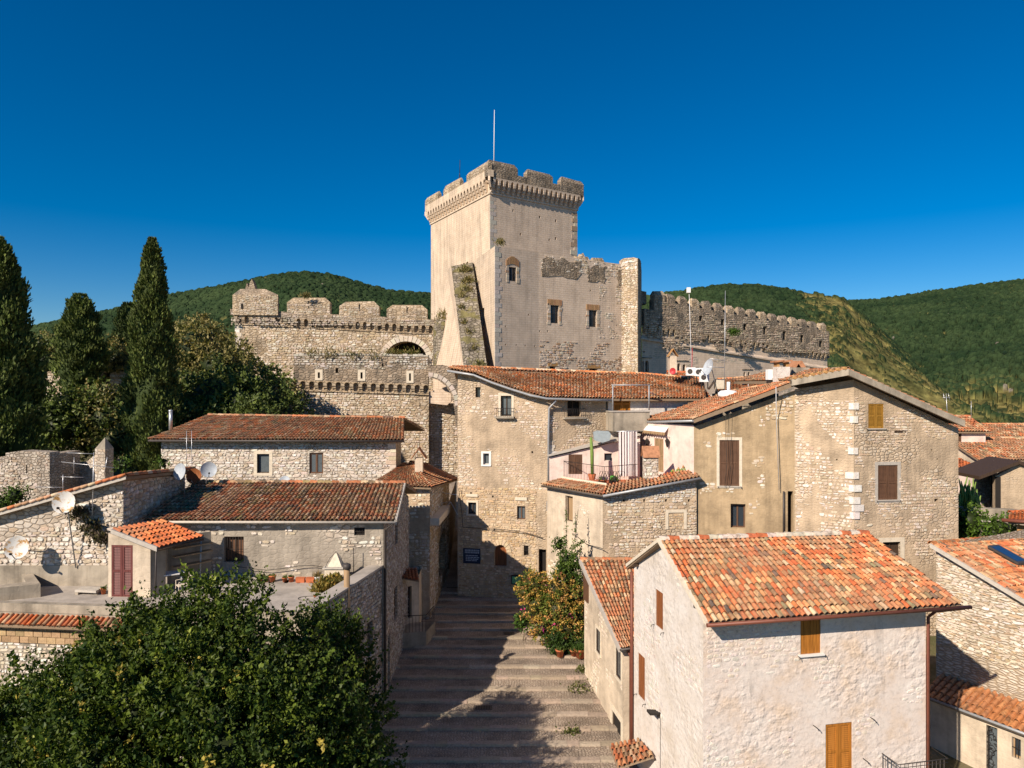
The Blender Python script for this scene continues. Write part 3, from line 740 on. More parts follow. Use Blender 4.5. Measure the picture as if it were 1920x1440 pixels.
hill('rounded hill with dry grass slope behind the right battlements', [(600, 640), (900, 620), (1100, 582), (1220, 557), (1310, 543), (1360, 537), (1420, 538), (1480, 545), (1510, 550), (1547, 555), (1582, 562), (1605, 582), (1640, 611), (1690, 655), (1740, 700), (1790, 740), (1900, 775), (2400, 800)], 300, 850, -14, 11, g_right, cell=5.5, tree=3.0, x0=850, x1=2150)
hill('far wooded mountainside rising at the right edge', [(1200, 620), (1450, 585), (1560, 570), (1613, 565), (1643, 564), (1663, 562), (1713, 553), (1780, 544), (1847, 535), (1920, 527), (2050, 512), (2300, 500), (2600, 520)], 480, 1500, -14, 29, g_far, cell=8.5, tree=4.8, x0=1250, x1=2600)

# ---- stepped street
TREAD = 1.12
rs = random.Random(5)
st = MB(); ROWS = []
k0, k1 = -5, 17
for k in range(k0, k1):
    y0 = 28.4 + k * TREAD; z = street_z(y0) + .045; xl = -8.8 if y0 < 40 else -8.; xr = 12.
    st.box((xl, y0, z - .5), (xr - xl, 0, 0), (0, TREAD, 0), (0, 0, .5 + .0))
    ROWS.append((y0, z, xl, xr))
stairs = st.build('stairs', 'cobbles', None); tag(stairs, 'broad stepped cobbled street climbing between the houses', kind='structure')
for y0, z, xl, xr in ROWS:
    x = -8.2 + rs.uniform(-.4, .4)
    while x < 6.2:
        L_ = rs.uniform(.5, 1.6); mb = MB(); d = rs.uniform(.20, .32)
        mb.box((x + .006, y0 - .05 + rs.uniform(-.03, .03), z - .16), (L_ - .012, rs.uniform(-.02, .02), 0), (0, d, 0), (0, 0, .16 + .018 + rs.uniform(-.012, .012)))
        o = mb.build('edge_stone', 'stone', stairs, uv=False); o.color = c4(jit(rs.choice([(.39, .315, .24), (.365, .29, .22), (.42, .34, .26), (.345, .275, .21)]), .1, rs)); x += L_
al = MB()
al.face([(-9, 28.4 + k1 * TREAD, street_z(47.3)), (3, 28.4 + k1 * TREAD, street_z(47.3)), (1, 75, 6.4), (-9, 75, 6.4)])
tag(al.build('alley', 'cobbles'), 'narrow cobbled alley climbing into the shade', kind='structure')

# ================================================================== CASTLE
def bay_mesh(w, h, p, mat, bw=.42):
    mb = MB(); b = w * bw
    prof = [(0, 0), (p * .34, .04 * h), (p * .42, .16 * h), (p * .42, .24 * h), (p * .68, .28 * h), (p * .74, .40 * h), (p * .74, .46 * h), (p * .94, .50 * h), (p * .98, .62 * h), (p * .98, .7 * h), (0, .7 * h)]
    mb.prism([(-b / 2, y, z) for y, z in prof], (b, 0, 0))
    n = 6; x0, x1 = b / 2, w - b / 2; zs = .66 * h; pts = [((x0 + x1) / 2 - (x1 - x0) / 2 * math.cos(math.pi * i / n), zs + .26 * h * math.sin(math.pi * i / n)) for i in range(n + 1)]
    for (xa, za), (xb, zb) in zip(pts, pts[1:]):
        mb.face([(xa, p, za), (xb, p, zb), (xb, p, h), (xa, p, h)]); mb.face([(xa, p, za), (xa, 0, za), (xb, 0, zb), (xb, p, zb)])
    mb.face([(-b / 2, p, .66 * h), (b / 2, p, .66 * h), (b / 2, p, h), (-b / 2, p, h)])
    mb.face([(-b / 2, p, .66 * h), (-b / 2, 0, .66 * h), (b / 2, 0, .66 * h), (b / 2, p, .66 * h)])
    me = bpy.data.meshes.new('corbel'); me.from_pydata(mb.v, [], mb.f); me.update(); auto_uv(me); me.materials.append(MATS[mat]); return me
def machicolation(parent, W, zA, zB, n, h, p, mat, skip=()):
    w_ = W.L / n; me = bay_mesh(w_, h, p, mat)
    for i in range(n):
        if i in skip: continue
        q = W.p((i + .0) * w_ + w_ * .2, zA + (zB - zA) * (i + .5) / n)
        o = bpy.data.objects.new('corbel', me); o.matrix_world = Matrix(((W.U.x, W.N.x, 0, q.x), (W.U.y, W.N.y, 0, q.y), (0, 0, 1, q.z), (0, 0, 0, 1)))
        COL.objects.link(o); o.parent = parent; o.matrix_parent_inverse = Matrix.Translation(-WLOC[parent.name])
def merlon(parent, W, a0, a1, z0, z1, o0, thick, mat, chx=.3, chz=.35, ragged=0., seed=1):
    rr = random.Random(seed); mb = MB(); hz = z1 - (z1 - z0) * chz; k = len(mb.v)
    bot = [W.p(a0, z0, o0), W.p(a1, z0, o0), W.p(a1, z0, o0 - thick), W.p(a0, z0, o0 - thick)]
    mid = [W.p(a0, hz + rr.uniform(-1, 1) * ragged, o0), W.p(a1, hz + rr.uniform(-1, 1) * ragged, o0), W.p(a1, hz, o0 - thick), W.p(a0, hz, o0 - thick)]
    top = [W.p(a0 + chx, z1 + rr.uniform(-1, 1) * ragged, o0 - thick * .35), W.p(a1 - chx, z1 + rr.uniform(-1, 1) * ragged, o0 - thick * .35), W.p(a1 - chx, z1, o0 - thick * .75), W.p(a0 + chx, z1, o0 - thick * .75)]
    for A, B in ((bot, mid), (mid, top)):
        for i in range(4): mb.face([A[i], A[(i + 1) % 4], B[(i + 1) % 4], B[i]])
    mb.face(top)
    return mb.build('merlon', mat, parent)
def offset(pts, d):
    n = len(pts); out = []
    ls = []
    for i in range(n):
        a, b = Vector(pts[i]), Vector(pts[(i + 1) % n]); u = (b - a).normalized(); nn = Vector((u.y, -u.x)); ls.append((a + nn * d, u))
    for i in range(n):
        (p, u), (q, v) = ls[i - 1], ls[i]; t = ((q - p).x * v.y - (q - p).y * v.x) / (u.x * v.y - u.y * v.x); out.append(tuple(p + u * t))
    return out

# ---- great tower
TA, TB, TC = xy(919, 90), xy(1082, 98.8), xy(808, 107.5); TD = (TB[0] + TC[0] - TA[0], TB[1] + TC[1] - TA[1])
tw = thing('castle_tower', 'tall square castle tower with corbelled battlements and flagpole', 'tower', (TA[0], TA[1], 14))
ZC = 40.2
WR, WLf = Wall(TA, TB), Wall(TC, TA)
hl = [WLf.hole(867, 493, 872, 502, .6, .35), WLf.hole(873.5, 491, 878.5, 500, .6, .35)]
for x, y in ((962, 395), (1012, 407), (1042, 414), (976, 439), (1042, 447), (1030, 450)): WR.hole(x - 1.3, y - 2.5, x + 1.3, y + 2.5, .5)
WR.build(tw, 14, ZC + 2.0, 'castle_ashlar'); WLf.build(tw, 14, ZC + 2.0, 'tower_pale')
Wall(TB, TD).build(tw, 14, ZC + 2.0, 'castle_ashlar'); Wall(TD, TC).build(tw, 14, ZC + 2.0, 'castle_ashlar')
quoins(WR, tw, 'R', 24, ZC - .5, [(.52, .46, .38), (.46, .38, .29), (.36, .27, .19)], h=.55, w=(1.1, .6), proud=.06, seed=3)
quoins(WR, tw, 'L', 26, ZC - .5, [(.56, .50, .42), (.5, .44, .36)], h=.5, w=(.9, .5), proud=.02, seed=4)
PR = .7
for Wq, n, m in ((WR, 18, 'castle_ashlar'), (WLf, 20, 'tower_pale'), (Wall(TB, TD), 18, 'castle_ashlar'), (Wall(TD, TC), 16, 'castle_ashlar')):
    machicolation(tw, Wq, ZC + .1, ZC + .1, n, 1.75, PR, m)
    s_ = MB(); Wq.wb(s_, -.12, Wq.L + .12, ZC - .12, ZC + .1, -.05, .13); s_.build('string_course', m, tw)
OF = offset([TC, TA, TB, TD], PR)
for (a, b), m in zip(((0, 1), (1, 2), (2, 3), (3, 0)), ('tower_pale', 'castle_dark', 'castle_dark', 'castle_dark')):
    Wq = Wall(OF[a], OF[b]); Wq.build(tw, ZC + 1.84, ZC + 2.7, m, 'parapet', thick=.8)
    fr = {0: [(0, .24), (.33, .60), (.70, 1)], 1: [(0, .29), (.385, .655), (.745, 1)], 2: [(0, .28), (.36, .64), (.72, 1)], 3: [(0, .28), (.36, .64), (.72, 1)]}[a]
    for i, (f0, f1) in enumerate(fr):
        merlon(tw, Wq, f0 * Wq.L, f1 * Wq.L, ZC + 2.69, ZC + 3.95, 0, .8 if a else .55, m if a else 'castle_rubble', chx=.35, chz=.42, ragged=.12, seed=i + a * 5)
for i in range(4):
    v = Vector(OF[i]); inn = Vector([TC, TA, TB, TD][i]); d = (v - inn); cor = MB()
    cor.prism([(inn.x, inn.y, ZC + .3), (v.x - d.x * .5, v.y - d.y * .5, ZC + .6), (v.x, v.y, ZC + 1.3), (v.x, v.y, ZC + 1.845), (inn.x, inn.y, ZC + 1.845)], (-d.y * .25, d.x * .25, 0)); cor.build('corner_corbel', 'castle_ashlar', tw)
fl = MB(); fl.face([(p[0], p[1], ZC + 2.1) for p in OF]); fl.build('roof', 'concrete', tw)
pole = thing('flagpole', 'thin white flagpole on top of the castle tower', 'flagpole', at(926, 300, 93.))
MB().tube([at(926, 318, 93), at(926.5, 255, 93), at(927, 206, 93)], [.07, .05, .03], 8).build('pole', 'white_paint', pole, uv=False); MB().lathe(at(926, 318, 93), [(.22, -.3), (.22, .1), (.1, .12)], 8).build('socket', 'steel', pole, uv=False)
an = thing('antenna_mast', 'dark forked lightning rod on the left side of the tower', 'antenna', at(862, 345, 101))
m_ = MB(); m_.tube([at(859, 352, 101), at(862, 325, 101), at(865, 345, 101)], .06, 5); m_.tube([at(862, 326, 101), at(862.5, 300, 101)], .045, 5); m_.build('rod', 'iron', an, uv=False)

# ---- keep block below the tower
KL, K0, K1, K2 = xy(887, 94), xy(928, 84), xy(1010, 88), xy(1168, 95.2)
kp = thing('castle_keep', 'plain lower keep block with iron barred windows below the tower', 'castle', (K0[0], K0[1], 8))
ZK = 32.3
WkL, Wk1, Wk2 = Wall(KL, K0), Wall(K0, K1), Wall(K1, K2)
h0 = WkL.hole(902, 578, 908, 612, .4)
h1 = Wk1.hole(954, 501, 968, 527, .45)
h2 = Wk2.hole(1032, 573, 1048, 606, .5); h3 = Wk2.hole(1104, 582, 1119, 613, .5); h4 = Wk2.hole(1031, 687, 1042, 696, .5); h5 = Wk2.hole(1105, 691, 1121, 698, .5)
for W_, L_ in ((Wk1, [(932, 607), (948, 612), (933, 645), (948, 646), (968, 647), (985, 648), (1003, 649), (991, 590)]), (Wk2, [(1012, 621), (1027, 621), (1021, 648), (1107, 545), (1126, 625), (1157, 610), (1157, 625), (1153, 686)])):
    for x, y in L_: W_.hole(x - 1.1, y - 1.4, x + 1.1, y + 1.4, .35)
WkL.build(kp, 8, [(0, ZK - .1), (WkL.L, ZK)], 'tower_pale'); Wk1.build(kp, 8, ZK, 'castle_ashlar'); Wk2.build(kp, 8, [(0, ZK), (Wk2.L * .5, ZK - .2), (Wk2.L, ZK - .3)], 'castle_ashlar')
stones(Wk2, Wk2.obj, .1, Wk2.L - .1, 16.5, 21.3, (.55, .27), [(.40, .28, .18), (.50, .40, .31), (.56, .48, .39), (.38, .24, .15)], patch(.35, -.12, 2), proud=.05, seed=8)
stones(Wk2, Wk2.obj, .3, Wk2.L - .1, 30.2, 32.0, (.5, .26), STC, patch(.5, -.2, 5), proud=.05, seed=9)
stones(Wk2, Wk2.obj, 9.5, Wk2.L - .1, 22, 30.5, (.45, .26), STC, patch(.5, .05, 6), proud=.04, seed=19)
quoins(Wk1, kp, 'L', 17, ZK, [(.60, .54, .46), (.54, .48, .40)], h=.5, w=(.9, .55), proud=.03, seed=6)
for W_, r in ((Wk1, h1), (Wk2, h2), (Wk2, h3)):
    wo = window(kp, W_, r, 'iron', 'glass', d=.45, bars=True)
    a0, a1, z0, z1 = r; rr = random.Random(int(a0 * 10)); nb = 9
    for i in range(nb):     # relieving arch of brick
        b = MB(); t = (a0 - .45) + (a1 - a0 + .9) * i / nb; hz = .55 * math.sin(math.pi * (i + .5) / nb) if W_ is Wk1 else .0
        W_.wb(b, t + .02, t + (a1 - a0 + .9) / nb - .02, z1 + .05 + hz * .6, z1 + .75 + hz, -.02, .05); o = b.build('brick', 'stone', wo); o.color = c4(jit((.42, .24, .12), .2, rr))
    for sd in (0, 1):
        z = z0 - .2
        while z < z1:
            b = MB(); hh = rr.uniform(.22, .34); ww = rr.uniform(.3, .55)
            if sd == 0: W_.wb(b, a0 - ww, a0 - .01, z + .01, z + hh - .01, -.02, .05)
            else: W_.wb(b, a1 + .01, a1 + ww, z + .01, z + hh - .01, -.02, .05)
            o = b.build('jamb_stone', 'stone', wo); o.color = c4(jit(rr.choice([(.55, .46, .36), (.44, .30, .19), (.5, .42, .33)]), .12, rr)); z += hh
for W_, r in ((Wk2, h4), (Wk2, h5)):
    b = MB(); W_.wb(b, r[0] - .3, r[1] + .4, r[3] + .02, r[3] + .45, -.02, .04); b.build('lintel', 'tuff', kp)
rr = random.Random(4)
for x0, y0, x1, y1 in ((1017, 487, 1088, 519), (1102, 500, 1135, 528), (1157, 508, 1167, 536)):
    r = Wk2.rect(x0, y0, x1, y1); P = []
    for i in range(26):
        t = i / 26 * 4; e = int(t); f = t - e; x, z = ((f, 0), (1, f), (1 - f, 1), (0, 1 - f))[e]
        P.append(Wk2.p(r[0] + (r[1] - r[0]) * x + rr.uniform(-.25, .25), r[2] + (r[3] - r[2]) * z + rr.uniform(-.22, .22) - .12 * 0, .004))
    MB().prism(P, Wk2.N * .05).build('render_patch', 'castle_dark', kp)
cap = MB(); cap.face([(p[0], p[1], ZK - .35) for p in (KL, K0, K1, K2, (K2[0] - 6, K2[1] + 14), (KL[0] + 2, KL[1] + 12))]); cap.build('roof', 'concrete', kp)
for i, (x0, x1, y) in enumerate(((1090, 1118, 484), (1122, 1146, 487), (1098, 1110, 479))):
    s0 = Wk2.sz(x0, y)[0]; s1 = Wk2.sz(x1, y)[0]; zz = Wk2.sz((x0 + x1) / 2, y)[1]
    merlon(kp, Wk2, s0, s1, ZK - .5, zz + .45, -1.2, .8, 'castle_rubble', chx=.3, chz=.5, ragged=.2, seed=i + 30)
# corner pier right of the keep
PA, PB, PC, PD = xy(1161, 95.3), xy(1196, 93.6), xy(1203, 97.5), xy(1170, 99)
pr = thing('corner_pier', 'slim rough stone corner pier right of the keep', 'pier', (PA[0], PA[1], 8))
ZP = zat(482, 94)
Wp1, Wp2, Wp3 = Wall(PA, PB), Wall(PB, PC), Wall(PD, PA)
for W_ in (Wp1, Wp2, Wp3): W_.build(pr, 8, [(0, ZP - .3), (W_.L * .25, ZP), (W_.L * .8, ZP - .05), (W_.L, ZP - 1.3 if W_ is Wp2 else ZP - .25)], 'castle_rubble')
stones(Wp1, Wp1.obj, .05, Wp1.L - .05, 17, ZP, (.42, .24), STC, patch(.4, -.35, 3), proud=.06, seed=21)
stones(Wp1, Wp1.obj, .05, Wp1.L - .05, ZP - 1.6, ZP, (.6, .34), STW, None, proud=.09, seed=22)
c_ = MB(); c_.face([(p[0], p[1], ZP - .3) for p in (PA, PB, PC, PD)]); c_.build('top', 'castle_rubble', pr)
# sloping buttress with grass
bt = thing('castle_buttress', 'steep sloping buttress with weeds on its top face', 'buttress', at(880, 700, 83))
T1, T2, B1, B2 = at(846, 499, 93), at(886, 492, 93), at(872, 708, 81.5), at(916, 708, 81.5); T1b, B1b = at(838, 507, 98), at(812, 712, 94)
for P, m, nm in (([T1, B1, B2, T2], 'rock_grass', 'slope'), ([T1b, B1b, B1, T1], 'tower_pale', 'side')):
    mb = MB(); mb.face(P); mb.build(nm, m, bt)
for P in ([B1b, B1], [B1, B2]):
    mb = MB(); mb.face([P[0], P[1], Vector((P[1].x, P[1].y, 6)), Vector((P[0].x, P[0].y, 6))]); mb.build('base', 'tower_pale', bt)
mb = MB(); mb.face([T1b, T1, T2, at(888, 494, 99)]); mb.build('ledge', 'rock_grass', bt)
mb = MB(); mb.lathe(Vector((at(833, 600, 95).x, 95, 0)), [(1.5, 8), (1.5, 23.6), (1.0, 24.6), (.2, 25)], 14); mb.build('stub', 'rock_grass', bt)
for x0, y0, x1, y1 in ((842, 503, 851, 690),):
    pass

# ---- left curtain wall
CA, CB = xy(441, 96), xy(826, 97)
cw = thing('curtain_wall', 'rubble curtain wall with four broad merlons and a great arched recess', 'castle wall', (CA[0], CA[1], 9))
Wc = Wall(CA, CB); zA, zB = zat(607, 96), zat(627, 97)
ar = Wc.hole(722, 640, 800, 690, 3.2, 2.4)
Wc.build(cw, 5, [(0, zA + 1.4), (Wc.L, zB + 1.4)], 'castle_rubble')
Wc.tp = [(0, zA), (Wc.L, zB)]
stones(Wc, Wc.obj, .1, Wc.L - .1, 13, zA, (.52, .30), STC + [(.47, .37, .24)], patch(.25, -.30, 9), indiv=0, proud=.06, seed=31)
Wcl = Wall(xy(452, 112), CA); Wcl.build(cw, 5, zA + .3, 'castle_rubble')
quoins(Wc, cw, 'L', 12, zA - .2, STW, h=.5, w=(1.0, .6), proud=.04, seed=8)
a0, a1, z0, z1, d_, ah = Wc.holes[0]; hw = (a1 - a0) / 2; cx = (a0 + a1) / 2
for i in range(17):     # arch ring
    t0, t1 = math.pi * i / 17 + .012, math.pi * (i + 1) / 17 - .012
    P = [Wc.p(cx - (hw + r_) * math.cos(t), z1 - ah + (ah + r_) * math.sin(t), .003) for r_, t in ((0, t0), (.75, t0), (.75, t1), (0, t1))]
    o = MB().prism(P, Wc.N * .07).build('arch_stone', 'stone', cw); o.color = c4(jit((.60, .52, .42), .08))
machicolation(cw, Wc, zA + .02, zB + .02, 28, 1.15, .5, 'castle_rubble', skip=(6, 7))
s_ = MB(); s_.prism([Wc.p(0, zA - .1, 0), Wc.p(Wc.L, zB - .1, 0), Wc.p(Wc.L, zB + .08, 0), Wc.p(0, zA + .08, 0)], Wc.N * .14); s_.build('string_course', 'castle_rubble', cw)
Wcp = Wall((CA[0] + Wc.N.x * .5 - .5, CA[1] + Wc.N.y * .5), (CB[0] + Wc.N.x * .5, CB[1] + Wc.N.y * .5))
Wcp.build(cw, (zA + 1.16, zB + 1.16), [(0, zA + 1.95), (Wcp.L, zB + 1.95)], 'castle_dark', 'parapet', thick=1.0)
stones(Wcp, Wcp.obj, .1, Wcp.L - .1, zB + 1.1, zA + 1.9, (.5, .28), [(.36, .31, .25), (.46, .40, .33), (.30, .25, .19)], patch(.4, -.2, 12), proud=.05, seed=33)
for i, (x0, x1, yt, yb) in enumerate(((538, 619, 557, 592), (636, 711, 565, 598), (725, 801, 571, 603))):
    s0 = Wcp.sz(x0, yt)[0]; s1 = Wcp.sz(x1, yt)[0]; zt = Wcp.sz((x0 + x1) / 2, yt)[1]; zb = Wcp.tp[0][1] + (Wcp.tp[1][1] - Wcp.tp[0][1]) * s0 / Wcp.L - .4
    Wm = Wall(tuple(Wcp.p(s0, 0).xy), tuple(Wcp.p(s1, 0).xy)); Wm.tp = [(0, zt - .75), (Wm.L, zt - .75)]
    mo = merlon(cw, Wcp, s0, s1, zb, zt, 0.002, 1.0, 'castle_rubble', chx=.75, chz=.30, ragged=.06, seed=40 + i)
    stones(Wm, mo, .05, Wm.L - .05, zb + .3, zt - .7, (.5, .28), [(.42, .36, .29), (.50, .44, .36), (.34, .28, .21)], patch(.5, -.25, 13 + i), proud=.05, seed=34 + i)
    b = MB(); c = s0 + (s1 - s0) * .5; Wcp.wb(b, c - .05, c + .05, zb + .9, zb + 1.9, .0, .06); b.build('loophole_shade', 'interior_shade', mo)  # near-black block proud of the wall, in place of a shaded slit
tu = thing('corner_turret', 'stone corner turret with broken pinnacle at the left end of the battlements', 'turret', (CA[0], CA[1], zA))
q = Vector((CA[0], CA[1])); zt, zb = zat(552, 95), zA + 1.1
pl = [xy(436, 95.6), xy(438, 95.35), xy(447, 95.25), xy(521, 95.35), xy(523, 98.5), xy(437, 99)]
mb = MB(); mb.prism([(p[0], p[1], zb) for p in pl], (0, 0, zt - zb)); body = mb.build('body', 'castle_rubble', tu)
cx_, cy_ = np.mean([p[0] for p in pl]), np.mean([p[1] for p in pl]); mb = MB(); ap = [(p[0] + (cx_ - p[0]) * .45, p[1] + (cy_ - p[1]) * .5, zt + .85) for p in pl]
for i in range(6): mb.face([(pl[i][0], pl[i][1], zt), (pl[(i + 1) % 6][0], pl[(i + 1) % 6][1], zt), ap[(i + 1) % 6], ap[i]])
mb.face(ap); mb.build('cap', 'castle_dark', tu)
Wt = Wall(xy(447, 95.25), xy(521, 95.35)); Wt.tp = [(0, zt), (Wt.L, zt)]
stones(Wt, body, .05, Wt.L - .05, zb + .1, zt - .1, (.5, .28), [(.42, .36, .29), (.50, .44, .36), (.34, .28, .21)], patch(.5, -.3, 17), proud=.05, seed=37)
mb = MB(); mb.prism([at(461, 552, 96.2), at(475, 553, 96.2), at(479, 542, 96.2), at(475, 530, 96.2), at(472, 523, 96.2), at(468, 531, 96.2), at(467, 540, 96.2), at(463, 530, 96.2), at(460, 540, 96.2)], (0, .9, 0)); mb.build('pinnacle', 'castle_dark', tu)
b = MB(); Wt.wb(b, .35, .6, zt - 1.9, zt - 1.2, 0, .05); b.build('loophole_shade', 'interior_shade', tu)  # near-black block again stands in for the slit's shade

# ---- outer wall lower down
OA, OB = xy(553, 74), xy(804, 74.6)
ow = thing('outer_wall', 'lower outer castle wall with corbel table and plastered parapet', 'castle wall', (OA[0], OA[1], 5))
zA, zB = zat(731, 74), zat(739, 74.6)
Wo = Wall(xy(558, 74), OB); Wo.build(ow, 3, [(0, zA + 1.2), (Wo.L, zB + 1.2)], 'castle_rubble'); Wo.tp = [(0, zA), (Wo.L, zB)]
stones(Wo, Wo.obj, .1, Wo.L, 4, zA, (.40, .23), STC, patch(.3, -.25, 19), proud=.05, seed=41)
quoins(Wo, ow, 'L', 8, zA - .2, [(.56, .48, .37), (.62, .54, .43)], h=.45, w=(.9, .55), proud=.05, seed=12)
Wol = Wall(xy(563, 86), xy(558, 74)); Wol.build(ow, 3, zA, 'castle_rubble')
machicolation(ow, Wo, zA + .02, zB + .02, 15, 1.0, .45, 'castle_rubble')
s_ = MB(); s_.prism([Wo.p(0, zA - .1, 0), Wo.p(Wo.L, zB - .1, 0), Wo.p(Wo.L, zB + .06, 0), Wo.p(0, zA + .06, 0)], Wo.N * .16); s_.build('string_course', 'castle_rubble', ow)
Wop = Wall((OA[0], OA[1] - .45), (OB[0], OB[1] - .45)); zt = zat(667, 73.5)
lh = [Wop.hole(596, 698, 600, 709, .4), Wop.hole(676, 698, 680, 710, .4), Wop.hole(767, 700, 770.5, 714, .4), Wop.hole(629, 690, 634, 699, .4), Wop.hole(716, 682, 719, 687, .4)]
Wop.build(ow, (zA + 1.01, zB + 1.01), [(0, zt), (Wop.L * .3, zt + .1), (Wop.L, zt - .05)], 'castle_dark', 'parapet', thick=1.2)
stones(Wop, Wop.obj, .05, Wop.L - .05, zt - 1.35, zt, (.42, .22), [(.46, .42, .36), (.54, .50, .44), (.40, .35, .28)], patch(.4, -.4, 23), proud=.06, seed=43)
for r in lh[:3]:
    surround(ow, Wop, r, .28, 'cream_trim', .05, name='loophole_frame')
for i in range(26):
    b = MB(); s0 = Wop.L * i / 26; b.box(Wop.p(s0 + .02, Wop.top(s0) - .02, .05), Wop.U * (Wop.L / 26 - .04), Wop.N * -1.25, (0, 0, .12 + RND.uniform(0, .16))); o = b.build('coping_stone', 'stone', ow); o.color = c4(jit((.46, .42, .35), .2))
Wol2 = Wall((OA[0] + .9, OA[1] + 12), (OA[0], OA[1] - .45)); Wol2.build(ow, zA - .2, zt, 'castle_dark', 'parapet')
# recessed lower stretch and flying arch
Wo2 = Wall(xy(803, 76), xy(905, 76.5)); Wo2.build(ow, 3, [(0, zat(757, 76)), (Wo2.L * .5, zat(757, 76)), (Wo2.L, zat(757, 76))], 'castle_rubble', thick=2.)
stones(Wo2, Wo2.obj, .1, Wo2.L - .1, 4, zat(757, 76), (.36, .2), STC, patch(.3, -.35, 29), proud=.05, seed=45)
fa = thing('flying_arch', 'weathered stone flying arch between outer wall and house', 'arch', at(805, 760, 74))
P = [at(x, y, 73) for x, y in ((803, 686), (830, 684), (862, 692), (862, 800), (854, 800), (853, 775), (850, 755), (845, 738), (835, 723), (822, 713), (803, 706))]
MB().prism(P, (0, 2.2, 0)).build('arch', 'castle_dark', fa)
for i in range(9):
    t0, t1 = math.pi / 2 * i / 9, math.pi / 2 * (i + 1) / 9
    f = lambda t, r_: at(803 + (50 + r_) * math.sin(t), 761 - (55 + r_) * math.cos(t), 72.995)
    o = MB().prism([f(t0 + .01, 0), f(t1 - .01, 0), f(t1 - .01, 8), f(t0 + .01, 8)], (0, -.06, 0)).build('arch_stone', 'stone', fa); o.color = c4(jit((.50, .44, .36), .12))
wd = thing('buttress_wedge', 'pale sloping stone wedge seen under the flying arch', 'buttress', at(830, 757, 76))
MB().prism([at(805, 735, 76), at(848, 722, 76), at(848, 752, 76), at(840, 759, 76), at(804, 755, 76)], (0, -1.2, 0)).build('wedge', 'castle_ashlar', wd)

# ---- right curtain wall
QA, QB = xy(1204, 97.6), xy(1551, 116)
rw = thing('curtain_wall', 'long weathered battlement wall running down to the right of the keep', 'castle wall', (QA[0], QA[1], 6))
zA, zB = zat(624, 97.6), zat(676, 116)
Wq = Wall(QA, QB)
bif = []
for x0, x1, y0, y1 in ((1201.5, 1207.5, 676, 699), (1210, 1216.5, 676, 699), (1270, 1276, 681, 700), (1280, 1286, 683, 701), (1394, 1398, 697, 706), (1402, 1406.5, 697, 707)):
    bif.append(Wq.hole(max(x0, 1204.6), y0, x1, y1, .5, .35))
Wq.hole(1197.8 + 8, 658, 1209, 661, .3)
Wq.build(rw, 3, [(0, zA + 1.3), (Wq.L, zB + 1.3)], 'castle_ashlar'); Wq.tp = [(0, zA), (Wq.L, zB)]
stones(Wq, Wq.obj, .1, Wq.L - .1, 14, zA, (.9, .26), [(.44, .38, .30), (.49, .42, .34), (.42, .35, .27)], patch(.3, .12, 3), proud=.02, seed=47)
Wqe = Wall(QB, (QB[0] + 3, QB[1] + 9)); Wqe.build(rw, 3, zB + .3, 'castle_rubble')
sl = MB(); P0, P1 = Wq.sz(1206, 628), Wq.sz(1549, 692)       # sloping ledge
za_, zb_ = zat(632, 97.6), zat(690, 116)
sl.prism([Wq.p(-.5, za_ + .25, 0), Wq.p(Wq.L, zb_ + .25, 0), Wq.p(Wq.L, zb_ - .1, .3), Wq.p(-.5, za_ - .1, .3), ], Wq.N * .001 + Vector((0, 0, -.22))).build('ledge', 'castle_ashlar', rw)
machicolation(rw, Wq, zA + .02, zB + .02, 41, 1.1, .42, 'castle_rubble', skip=(9, 24, 29))
Wqp = Wall((QA[0] + Wq.N.x * .42, QA[1] + Wq.N.y * .42), (QB[0] + Wq.N.x * .42, QB[1] + Wq.N.y * .42))
for x, y, h_ in ((1314, 597, 9), (1355, 604, 11), (1397, 613, 11), (1434, 620, 14), (1471, 629, 16), (1504, 635, 14), (1539, 645, 11)):
    Wqp.hole(x - 3, y - h_ / 2, x + 3, y + h_ / 2, .6)
zcA, zcB = zat(560, 97), zat(621, 115)
s1 = Wqp.sz(1226, 600)[0]
Wqp.build(rw, (zA + 1.11, zB + 1.11), [(0, zat(578, 97)), (s1, zat(580, 97)), (s1 + .01, zcA), (Wqp.L, zcB)], 'castle_dark', 'parapet', thick=1.0)
stones(Wqp, Wqp.obj, .1, Wqp.L - .1, zB + 1.1, zcA, (.55, .26), [(.36, .28, .20), (.44, .355, .26), (.52, .43, .33), (.30, .235, .17)], patch(.35, -.12, 31), proud=.06, seed=49)
nm = 16
for i in range(nm):
    a = s1 + (Wqp.L - s1) * (i + .06) / nm; b = s1 + (Wqp.L - s1) * (i + (.66 if i else .9)) / nm; zc = zcA + (zcB - zcA) * (i + .4) / nm
    merlon(rw, Wqp, a, b, zc - .5, zc + (1.25 if i else 1.35), .003, 1.0, 'castle_dark' if i % 3 else 'castle_rubble', chx=.22, chz=.28, ragged=.09, seed=60 + i)
Wqe2 = Wall(tuple(Wqp.p(Wqp.L, 0).xy), (Wqp.B.x + 3, Wqp.B.y + 9)); Wqe2.build(rw, zB + .4, zcB, 'castle_dark', 'parapet')
b = MB(); b.prism([at(1202, 545, 98.5), at(1212, 547, 98.5), at(1212, 570, 98.5), at(1202, 570, 98.5)], (0, 1.5, 0)); b.build('stub', 'castle_dark', rw)
for r0, r1, r2 in ((0, 1, 0), (2, 3, 0), (4, 5, 0)):
    a0, a1 = bif[r0][0], bif[r1][1]; b = MB(); Wq.wb(b, a0 - .35, a1 + .45, bif[r0][3] + .3, bif[r0][3] + .45, 0, .1); b.build('hood_mould', 'castle_dark', rw)

# ================================================================== HOUSES
def gz(y): return street_z(y) - .3
def gutter(parent, pts, mat, r=.07): return MB().tube(pts, r, 8).build('gutter', mat, parent, uv=False)

